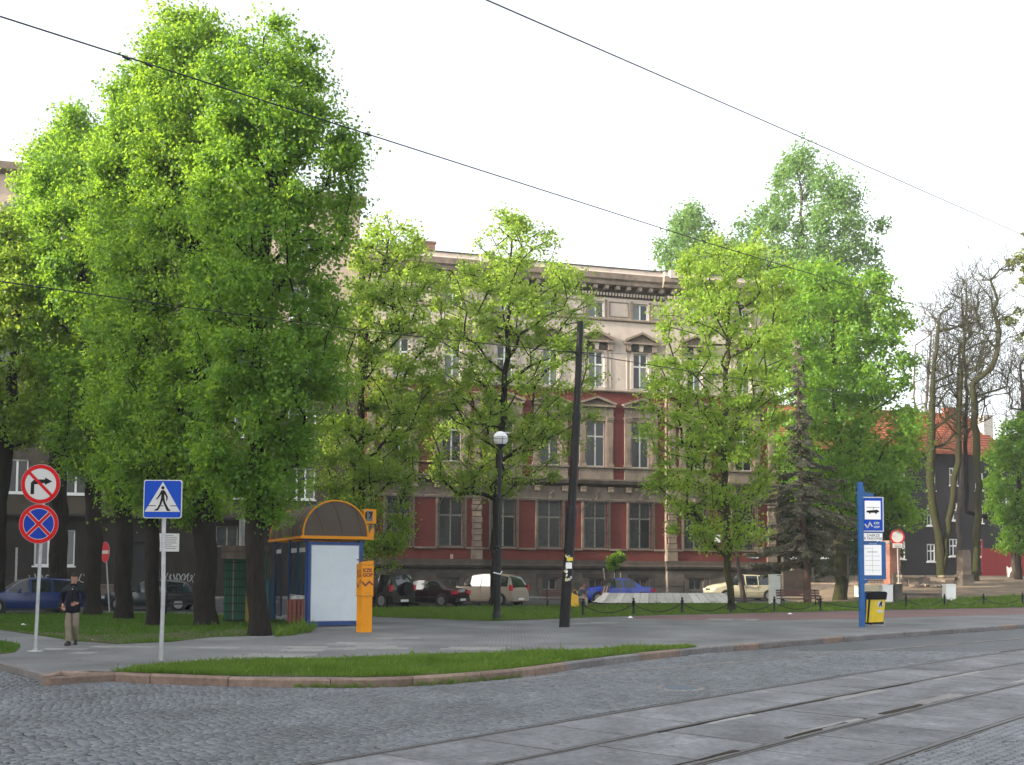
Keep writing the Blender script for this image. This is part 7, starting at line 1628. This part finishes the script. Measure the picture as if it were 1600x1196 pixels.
SUV = [(0.0, 0.52, 0.86, 0.50, ''), (0.008, 0.60, 0.86, 0.57, 'R'), (0.05, 0.93, 0.74, 0.62, 'R'), (0.07, 0.965, 0.76, 0.62, 'g1'), (0.26, 0.995, 0.77, 0.62, 'b'), (0.28, 0.995, 0.77, 0.62, 'g2'), (0.47, 1.0, 0.77, 0.62, 'b'), (0.49, 0.998, 0.77, 0.62, 'gW'), (0.58, 0.95, 0.75, 0.62, 'gW'), (0.68, 0.70, 0.77, 0.62, ''), (0.85, 0.64, 0.80, 0.59, ''), (0.96, 0.56, 0.78, 0.52, ''), (0.99, 0.46, 0.76, 0.42, ''), (1.0, 0.36, 0.74, 0.33, '')]
def pnt(n, c, r=0.22): return ((n, c, r), dict(spec=0.7))
LEFT = pi + GRID * 0
car('dark blue estate car, nose left, half hidden behind the tree near the walking man', 'car', G(42, 958.5), pi + radians(33), 4.15, 1.65, 1.42, pnt('paint_navy', (0.012, 0.03, 0.13), 0.2), HATCH, (0.60, 0.50, 0.31), (0.17, 0.80), 0.30, clad=False)
car('dark teal hatchback parked facing left behind the lime trunks', 'car', G(235, 953.5), pi + radians(8), 4.0, 1.65, 1.33, pnt('paint_teal', (0.015, 0.028, 0.033), 0.22), HATCH, (0.60, 0.50), (0.17, 0.80), 0.29)
car('black off-roader with spare wheel on its tailgate, right behind the ticket machine', 'car', G(590, 948.5), pi - radians(40), 3.7, 1.72, 1.70, pnt('paint_black', (0.008, 0.008, 0.009), 0.15), SUV, (0.60, 0.48, 0.27), (0.18, 0.80), 0.35, lights='high', spare=True)
car('black-plum saloon car between the off-roader and the beige people carrier', 'car', G(668, 946.8), pi - radians(27), 4.1, 1.65, 1.37, pnt('paint_plum', (0.02, 0.006, 0.010), 0.16), SEDAN, (0.62, 0.50, 0.36), (0.18, 0.81), 0.30, clad=True)
car('beige metallic people carrier showing its tail, behind the globe lamp post', 'car', G(761, 945.2), pi - radians(33), 4.25, 1.8, 1.68, pnt('paint_beige', (0.27, 0.225, 0.175), 0.25), MPV, (0.66, 0.46, 0.25), (0.17, 0.81), 0.32, lights='high')
car('bright blue saloon car behind the striped barrier and the planter', 'car', G(961, 942.5), pi + radians(14), 4.2, 1.68, 1.42, pnt('paint_blue', (0.012, 0.045, 0.36), 0.2), SEDAN, (0.62, 0.50, 0.36), (0.18, 0.81), 0.31)
car('cream hatchback partly hidden by the painted tree and the white cabinet', 'car', G(1157, 938.5), pi + radians(12), 4.5, 1.75, 1.65, pnt('paint_cream', (0.50, 0.45, 0.31), 0.28), HATCH, (0.60, 0.50, 0.31), (0.15, 0.80), 0.33, clad=False)
print('cars done')

# ================================================================== PEOPLE
def skin_mesh(name, chain, mt, parent, sub=2, extra=None):
    """chain: dict id -> (pos, (rx, ry), parent id). First entry is the root."""
    ids = list(chain); idx = {k: i for i, k in enumerate(ids)}
    me = bpy.data.meshes.new(name); me.from_pydata([chain[k][0] for k in ids], [(idx[k], idx[chain[k][2]]) for k in ids if chain[k][2] is not None], [])
    o = bpy.data.objects.new(name, me); COL.objects.link(o); o.parent = parent
    md = o.modifiers.new('skin', 'SKIN'); md.branch_smoothing = 0.6; md.use_smooth_shade = True
    if not me.skin_vertices: 
        me.skin_vertices.new() if hasattr(me.skin_vertices, 'new') else None
    for i, k in enumerate(ids):
        sv = me.skin_vertices[0].data[i]; sv.radius = chain[k][1]; sv.use_root = chain[k][2] is None
    s = o.modifiers.new('sub', 'SUBSURF'); s.levels = sub; s.render_levels = sub
    me.materials.append(mt)
    return o
def bake(o):
    """turn the modifiers into a plain mesh"""
    dg = bpy.context.evaluated_depsgraph_get(); dg.update(); ev = o.evaluated_get(dg); me = bpy.data.meshes.new_from_object(ev); mats = list(o.data.materials)
    o.modifiers.clear(); o.data = me; me.materials.clear()
    for q in mats: me.materials.append(q)
    me.polygons.foreach_set('use_smooth', [True] * len(me.polygons)); return o
M_skin = mat('skin', (0.40, 0.20, 0.14), 0.55, var=0.1, scale=20); M_jack = mat('navy_jacket', (0.005, 0.007, 0.013), 0.75, var=0.3, scale=5, bump=0.6, bscale=9); M_shldr = mat('grey_green_yoke', (0.018, 0.024, 0.023), 0.8, var=0.2, scale=6, bump=0.5, bscale=10)
M_trou = mat('khaki_trousers', (0.19, 0.155, 0.12), 0.85, var=0.18, scale=7, bump=0.8, bscale=7); M_hair = mat('dark_hair', (0.02, 0.014, 0.011), 0.7, var=0.3, scale=30); M_shoe = mat('black_shoe', (0.01, 0.01, 0.01), 0.5)
def fingers(b, palm, dirv, side, n=4, L=0.08, r=0.009, curl=0.6, down=None):
    dirv = Vector(dirv).normalized(); side = Vector(side).normalized(); dn = Vector(down).normalized() if down else dirv.cross(side)
    for k in range(n):
        o = Vector(palm) + side * (k - 1.5) * 0.021; l = L * (0.85, 1.0, 0.95, 0.75)[k]
        p1 = o + dirv * l * 0.45; p2 = p1 + (dirv * (1 - curl * .5) + dn * curl) .normalized() * l * 0.32; p3 = p2 + (dirv * (1 - curl) + dn * curl * 1.3).normalized() * l * 0.25
        b.tube([tuple(o - dirv * 0.02), tuple(p1), tuple(p2), tuple(p3)], [r * 1.1, r, r * .9, r * .65], 6)
    o = Vector(palm) - dirv * 0.045 - side * 0.035; p1 = o + (dirv * .6 - side * .7).normalized() * 0.035; p2 = p1 + (dirv + dn * .4 - side * .1).normalized() * 0.03
    b.tube([tuple(o), tuple(p1), tuple(p2)], [r * 1.25, r * 1.1, r * .75], 6)
def head(parent, c, yaw, pitch, hr, M_h, hairstyle='short', scale=1.0):
    """head built as a sculpted grid; local -y is the face"""
    nu, nv = 28, 22; vs = []; 
    for j in range(nv + 1):
        ph = pi * j / nv
        for i in range(nu):
            a = 2 * pi * i / nu; x, y, z = sin(ph) * sin(a), -sin(ph) * cos(a), cos(ph)
            X, Y, Z = x * 0.077, y * 0.095, z * 0.118
            front = max(0, -y)
            if z < 0: X *= 1 + 0.28 * z; Y *= 1 + 0.10 * z
            if z < -0.3 and y < 0: Y -= 0.012 * front
            g = lambda cx, cz, sx, sz: math.exp(-((x - cx) / sx) ** 2 - ((z - cz) / sz) ** 2) * (y < 0)
            Y -= 0.024 * g(0, -0.18, 0.13, 0.17) + 0.010 * g(0, 0.0, 0.12, 0.2) + 0.006 * g(0, 0.22, 0.6, 0.09) + 0.009 * g(0, -0.48, 0.28, 0.06) + 0.012 * g(0, -0.78, 0.3, 0.14)
            Y += 0.012 * (g(0.36, 0.06, 0.17, 0.10) + g(-0.36, 0.06, 0.17, 0.10)) + 0.004 * g(0, -0.40, 0.3, 0.03)
            vs.append((X, Y, Z))
    b = MB(); b.add(vs, [(j * nu + i, (j + 1) * nu + i, (j + 1) * nu + (i + 1) % nu, j * nu + (i + 1) % nu) for j in range(nv) for i in range(nu)])
    for s in (1, -1):   # ears
        b.lathe([(0.0001, 0.0), (0.022, 0.004), (0.026, 0.012), (0.014, 0.016), (0.0001, 0.010)], 10, (0, 0, 0), 'x')
        n = 50; 
        for q in range(len(b.v) - 50, len(b.v)): x, y, z = b.v[q]; b.v[q] = (s * (0.068 + x), 0.008 + y * 0.7, -0.005 + z * 1.35)
    return b, (lambda: None)
# ---- walking man
p0 = G(112, 1008); man = thing('person', 'man in dark navy jacket and khaki trousers walking on the pavement, head slightly bowed', 'man', tuple(p0), radians(6))
S = (1008 - 897) / (FPX / p0.y) / 1.76
man.scale = (S, S, S)
X = {  # x: picture right; -y: towards the viewer
 'pelvis': ((0.0, 0.0, 0.93), (0.10, 0.08), None), 'spine': ((0.0, -0.01, 1.12), (0.11, 0.085), 'pelvis'), 'chest': ((0.01, -0.02, 1.32), (0.12, 0.09), 'spine'), 'neck0': ((0.02, -0.035, 1.46), (0.07, 0.07), 'chest'), 'neck': ((0.035, -0.06, 1.54), (0.055, 0.055), 'neck0'), 'skull': ((0.045, -0.08, 1.62), (0.07, 0.075), 'neck'),
 'hipL': ((0.08, 0.0, 0.88), (0.06, 0.06), 'pelvis'), 'kneeL': ((0.09, -0.05, 0.48), (0.048, 0.05), 'hipL'), 'ankL': ((0.03, 0.22, 0.12), (0.042, 0.045), 'kneeL'),
 'hipR': ((-0.08, 0.0, 0.88), (0.06, 0.06), 'pelvis'), 'kneeR': ((-0.07, -0.10, 0.50), (0.048, 0.05), 'hipR'), 'ankR': ((-0.03, -0.16, 0.09), (0.042, 0.045), 'kneeR'),
 'shL': ((0.18, -0.01, 1.40), (0.05, 0.05), 'chest'), 'elL': ((0.27, 0.02, 1.13), (0.045, 0.045), 'shL'), 'wrL': ((0.15, -0.17, 1.02), (0.03, 0.03), 'elL'), 'palL': ((0.10, -0.20, 1.01), (0.036, 0.02), 'wrL'),
 'shR': ((-0.175, -0.01, 1.40), (0.05, 0.05), 'chest'), 'elR': ((-0.29, 0.05, 1.14), (0.045, 0.045), 'shR'), 'wrR': ((-0.20, -0.12, 0.98), (0.03, 0.03), 'elR'), 'palR': ((-0.17, -0.15, 0.93), (0.036, 0.02), 'wrR')}
body = bake(skin_mesh('body', X, M_skin, man))
hb_, _ = head(man, None, 0, 0, 0, M_skin); fb = MB(); fingers(fb, (0.085, -0.215, 1.005), (-1, -0.35, -0.1), (0, 0, -1), down=(0.2, -1, 0)); fingers(fb, (-0.165, -0.165, 0.90), (0.1, -0.2, -1), (1, 0, 0), down=(0, 1, 0))
def join_into(o, b, M=None):
    me = o.data; vs = [tuple(v.co) for v in me.vertices]; fs = [tuple(p.vertices) for p in me.polygons]; n = len(vs)
    nv = [tuple((M @ Vector(v)) if M else v) for v in b.v]; mt = list(me.materials); m2 = bpy.data.meshes.new(o.name); m2.from_pydata(vs + nv, [], fs + [tuple(i + n for i in f) for f in b.f])
    for q in mt: m2.materials.append(q)
    m2.polygons.foreach_set('use_smooth', [True] * len(m2.polygons)); o.data = m2
HM = Matrix.Translation((0.05, -0.10, 1.645)) @ Matrix.Rotation(radians(12), 4, 'Z') @ Matrix.Rotation(radians(14), 4, 'X')
join_into(body, hb_, HM); join_into(body, fb)
def shell(name, vs_keep, chain, mt, parent): pass
J = {'w0': ((0.0, 0.0, 0.74), (0.195, 0.15), None), 'w1': ((0.0, 0.0, 0.92), (0.20, 0.155), 'w0'), 'w2': ((0.0, -0.01, 1.12), (0.195, 0.15), 'w1'), 'w3': ((0.01, -0.02, 1.30), (0.185, 0.14), 'w2'), 'w4': ((0.015, -0.025, 1.42), (0.13, 0.11), 'w3'), 'w5': ((0.03, -0.045, 1.50), (0.085, 0.085), 'w4'),
 'a1': ((0.19, -0.01, 1.39), (0.085, 0.085), 'w4'), 'a2': ((0.255, 0.01, 1.25), (0.078, 0.078), 'a1'), 'a3': ((0.262, 0.02, 1.12), (0.072, 0.072), 'a2'), 'a4': ((0.21, -0.09, 1.05), (0.064, 0.064), 'a3'), 'a5': ((0.15, -0.16, 1.02), (0.05, 0.05), 'a4'),
 'b1': ((-0.18, -0.01, 1.39), (0.085, 0.085), 'w4'), 'b2': ((-0.26, 0.02, 1.26), (0.078, 0.078), 'b1'), 'b3': ((-0.275, 0.05, 1.13), (0.074, 0.074), 'b2'), 'b4': ((-0.25, -0.04, 1.04), (0.066, 0.066), 'b3'), 'b5': ((-0.20, -0.11, 0.98), (0.054, 0.054), 'b4')}
jk = bake(skin_mesh('jacket', J, M_jack, man))
# yoke: upper faces of the jacket in grey-green
jk.data.materials.append(M_shldr)
for p in jk.data.polygons:
    if p.center.z > 1.335 and p.center.z < 1.49: p.material_index = 1
T = {'t': ((0.0, 0.0, 1.0), (0.14, 0.11), None), 'h': ((0.0, 0.0, 0.90), (0.145, 0.115), 't'), 'l1': ((0.085, 0.0, 0.80), (0.10, 0.10), 'h'), 'l2': ((0.09, -0.05, 0.48), (0.078, 0.082), 'l1'), 'l3': ((0.055, 0.10, 0.26), (0.062, 0.072), 'l2'), 'l4': ((0.03, 0.22, 0.10), (0.058, 0.07), 'l3'),
 'r1': ((-0.085, 0.0, 0.80), (0.10, 0.10), 'h'), 'r2': ((-0.07, -0.10, 0.50), (0.08, 0.084), 'r1'), 'r3': ((-0.045, -0.13, 0.26), (0.066, 0.074), 'r2'), 'r4': ((-0.03, -0.16, 0.07), (0.068, 0.08), 'r3')}
bake(skin_mesh('trousers', T, M_trou, man))
for nm, c, yw in (('shoe', (-0.03, -0.20, 0.0), -0.1), ('shoe', (0.03, 0.18, 0.0), 0.25)):
    b = MB(); pts = []
    b.tube([(0, 0.10, 0.045), (0, 0.04, 0.06), (0, -0.06, 0.048), (0, -0.13, 0.036), (0, -0.17, 0.022)], [0.042, 0.052, 0.05, 0.046, 0.02], 12); b.add([(x * 0.053, y * 0.155 - 0.03, z) for z in (0.0, 0.018) for x, y in [(cos(a), sin(a)) for a in np.linspace(0, 2 * pi, 13)[:-1]]], [tuple(range(12))[::-1], tuple(range(12, 24))] + [(i, (i + 1) % 12, 12 + (i + 1) % 12, 12 + i) for i in range(12)])
    b.build(nm, M_shoe, man, smooth=True, loc=c, rz=yw)
# hair, eyes, brows, mouth, collar
def hairshell(b, M, zmin=0.15, k=1.07, back=-0.35):
    nu, nv = 28, 14; vs = []; fs = []
    for j in range(nv + 1):
        for i in range(nu):
            a = 2 * pi * i / nu; lim = (pi / 2 - math.asin(zmin)) if cos(a) > 0.25 else (pi / 2 - math.asin(back)); ph = lim * j / nv
            x, y, z = sin(ph) * sin(a), -sin(ph) * cos(a), cos(ph); w = 1 + 0.02 * sin(a * 7) * sin(ph * 5)
            vs.append(tuple(M @ Vector((x * 0.077 * k * w, y * 0.095 * k * w + 0.004, z * 0.118 * k * w))))
    fs = [(j * nu + i, (j + 1) * nu + i, (j + 1) * nu + (i + 1) % nu, j * nu + (i + 1) % nu) for j in range(nv) for i in range(nu)]
    return b.add(vs, fs)
hairshell(MB(), HM, 0.42, 1.09, -0.25).build('hair', M_hair, man, smooth=True)
def face_bits(parent, HM):
    eb = MB(); 
    for s in (1, -1):
        eb.lathe([(0.0001, -0.006), (0.006, -0.003), (0.0075, 0.002), (0.005, 0.006), (0.0001, 0.008)], 8, (0, 0, 0), 'y')
        for q in range(len(eb.v) - 40, len(eb.v)): x, y, z = eb.v[q]; eb.v[q] = (x * 1.5 + s * 0.029, y - 0.077, z + 0.007)
        eb.add([(s * 0.012, -0.098, 0.024), (s * 0.045, -0.085, 0.026), (s * 0.045, -0.085, 0.032), (s * 0.012, -0.099, 0.031)], [(0, 1, 2, 3), (3, 2, 1, 0)])
    eb.v = [tuple(HM @ Vector(v)) for v in eb.v]; eb.build('eyes', M_hair, parent)
    mb = MB().add([(-0.024, -0.0985, -0.047), (0, -0.104, -0.049), (0.024, -0.0985, -0.047), (0.014, -0.103, -0.055), (-0.014, -0.103, -0.055)], [(0, 1, 2, 3, 4), (4, 3, 2, 1, 0)]); mb.v = [tuple(HM @ Vector(v)) for v in mb.v]; mb.build('mouth', mat('lips', (0.25, 0.09, 0.07), 0.5), parent)
face_bits(man, HM)
MB().lathe([(0.085, 0.0), (0.095, 0.02), (0.085, 0.05), (0.07, 0.055), (0.07, 0.0)], 16, (0.03, -0.045, 1.455)).build('collar', M_jack, man, smooth=True)
MB().box(0.02, 0.035, -0.172, -0.160, 1.36, 1.39).build('badge', M_signw, man)
b = MB(); b.tube([(0.015, -0.162, 1.34), (0.008, -0.158, 1.1), (0.0, -0.150, 0.84)], 0.006, 5); b.build('zip', M_black, man)
# ---- seated woman with yellow bag
q0 = G(908, 951); wm = thing('person', 'red-haired woman in grey jacket sitting on the bench end, leaning forward', 'woman', tuple(q0 + Vector((0, -0.1, 0))), radians(18))
wm.location.z = 0.0
Wc = {'p': ((0, 0.05, 0.56), (0.14, 0.12), None), 's': ((0, 0.02, 0.75), (0.13, 0.10), 'p'), 'c': ((0.03, -0.08, 0.95), (0.13, 0.10), 's'), 'n': ((0.05, -0.16, 1.06), (0.05, 0.05), 'c'), 'h': ((0.06, -0.20, 1.12), (0.055, 0.06), 'n'),
 'k1': ((0.10, -0.40, 0.52), (0.065, 0.065), 'p'), 'f1': ((0.12, -0.36, 0.09), (0.04, 0.04), 'k1'), 'k2': ((-0.08, -0.42, 0.52), (0.065, 0.065), 'p'), 'f2': ((-0.05, -0.42, 0.09), (0.04, 0.04), 'k2'),
 's1': ((0.17, -0.06, 0.96), (0.055, 0.055), 'c'), 'e1': ((0.20, -0.18, 0.72), (0.042, 0.042), 's1'), 'w1': ((0.08, -0.36, 0.66), (0.028, 0.028), 'e1'), 's2': ((-0.13, -0.06, 0.96), (0.055, 0.055), 'c'), 'e2': ((-0.18, -0.18, 0.72), (0.042, 0.042), 's2'), 'w2': ((-0.04, -0.36, 0.66), (0.028, 0.028), 'e2')}
wb_ = bake(skin_mesh('body', Wc, M_skin, wm)); hb2, _ = head(wm, None, 0, 0, 0, M_skin); HW = Matrix.Translation((0.06, -0.22, 1.17)) @ Matrix.Rotation(radians(-10), 4, 'Z') @ Matrix.Rotation(radians(25), 4, 'X')
fb = MB(); fingers(fb, (0.05, -0.38, 0.65), (-0.6, -0.5, -0.3), (0, 0, -1), L=0.07); fingers(fb, (-0.02, -0.38, 0.65), (0.6, -0.5, -0.3), (0, 0, -1), L=0.07)
join_into(wb_, hb2, HW); join_into(wb_, fb)
M_wj = mat('grey_jacket', (0.07, 0.09, 0.10), 0.8, var=0.25, scale=8, bump=0.6); M_wt = mat('pale_trousers', (0.28, 0.30, 0.26), 0.8, var=0.2, scale=8)
JW = {'a': ((0, 0.05, 0.58), (0.17, 0.14), None), 'b': ((0, 0.0, 0.76), (0.155, 0.13), 'a'), 'c': ((0.03, -0.07, 0.93), (0.16, 0.12), 'b'), 'd': ((0.045, -0.12, 1.02), (0.08, 0.08), 'c'), 'e': ((0.16, -0.07, 0.95), (0.075, 0.075), 'c'), 'f': ((0.20, -0.18, 0.74), (0.062, 0.062), 'e'), 'g': ((0.09, -0.34, 0.67), (0.045, 0.045), 'f'), 'e2': ((-0.12, -0.07, 0.95), (0.075, 0.075), 'c'), 'f2': ((-0.18, -0.18, 0.74), (0.062, 0.062), 'e2'), 'g2': ((-0.05, -0.34, 0.67), (0.045, 0.045), 'f2')}
bake(skin_mesh('jacket', JW, M_wj, wm))
TW = {'a': ((0, 0.02, 0.55), (0.15, 0.11), None), 'b': ((0.10, -0.38, 0.53), (0.085, 0.085), 'a'), 'c': ((0.12, -0.36, 0.14), (0.065, 0.065), 'b'), 'b2': ((-0.08, -0.40, 0.53), (0.085, 0.085), 'a'), 'c2': ((-0.05, -0.42, 0.14), (0.065, 0.065), 'b2')}
bake(skin_mesh('trousers', TW, M_wt, wm)); M_rh = mat('red_hair', (0.10, 0.022, 0.018), 0.6, var=0.35, scale=30)
hairshell(MB(), HW, 0.45, 1.16, -0.75).build('hair', M_rh, wm, smooth=True); face_bits(wm, HW)
for c in ((0.12, -0.44, 0), (-0.05, -0.50, 0)): MB().tube([(0, 0.09, 0.045), (0, 0.0, 0.05), (0, -0.12, 0.03)], [0.045, 0.045, 0.03], 10).build('shoe', mat('shoe_red', (0.4, 0.05, 0.05), 0.5), wm, smooth=True, loc=c)
bg_ = thing('shopping_bag', 'bright yellow-orange carrier bag held at the seated woman\'s knee', 'bag', tuple(q0 + Vector((-0.36, -0.42, 0.02)))); bg_.rotation_euler = (0, 0, radians(12))
b = MB(); b.add([(-0.22, -0.07, 0.12), (0.20, -0.08, 0.02), (0.22, 0.07, 0.02), (-0.2, 0.07, 0.12), (-0.13, -0.03, 0.75), (0.20, -0.03, 0.60), (0.2, 0.02, 0.60), (-0.13, 0.02, 0.75)], [(0, 3, 2, 1), (4, 5, 6, 7), (0, 1, 5, 4), (1, 2, 6, 5), (2, 3, 7, 6), (3, 0, 4, 7)]); b.build('bag_body', mat('bag_yellow', (0.75, 0.42, 0.01), 0.4, var=0.1, bump=0.6, bscale=12), bg_, smooth=False)
MB().tube([(-0.1, 0, 0.73), (-0.04, 0, 0.92), (0.12, 0, 0.84), (0.17, 0, 0.6)], 0.012, 6).build('handle', MATS['bag_yellow'], bg_)
print('people done')

# ------------------------------------------------------------------ HAZE: thin spring haze that pales the far trees and roofs
hzm = bpy.data.materials.new('haze_air'); hzm.use_nodes = True; hn = hzm.node_tree.nodes; hn.clear(); ho = hn.new('ShaderNodeOutputMaterial'); hv = hn.new('ShaderNodeVolumePrincipled')
hv.inputs['Color'].default_value = (0.95, 0.97, 1, 1); hv.inputs['Density'].default_value = 0.00042; hv.inputs['Anisotropy'].default_value = 0.2
hzm.node_tree.links.new(hv.outputs[0], ho.inputs['Volume'])
hb = MB().box(-650, 700, -90, 950, -1.2, 34).build('haze', hzm); hb['kind'] = 'stuff'
SC.cycles.volume_bounces = 1
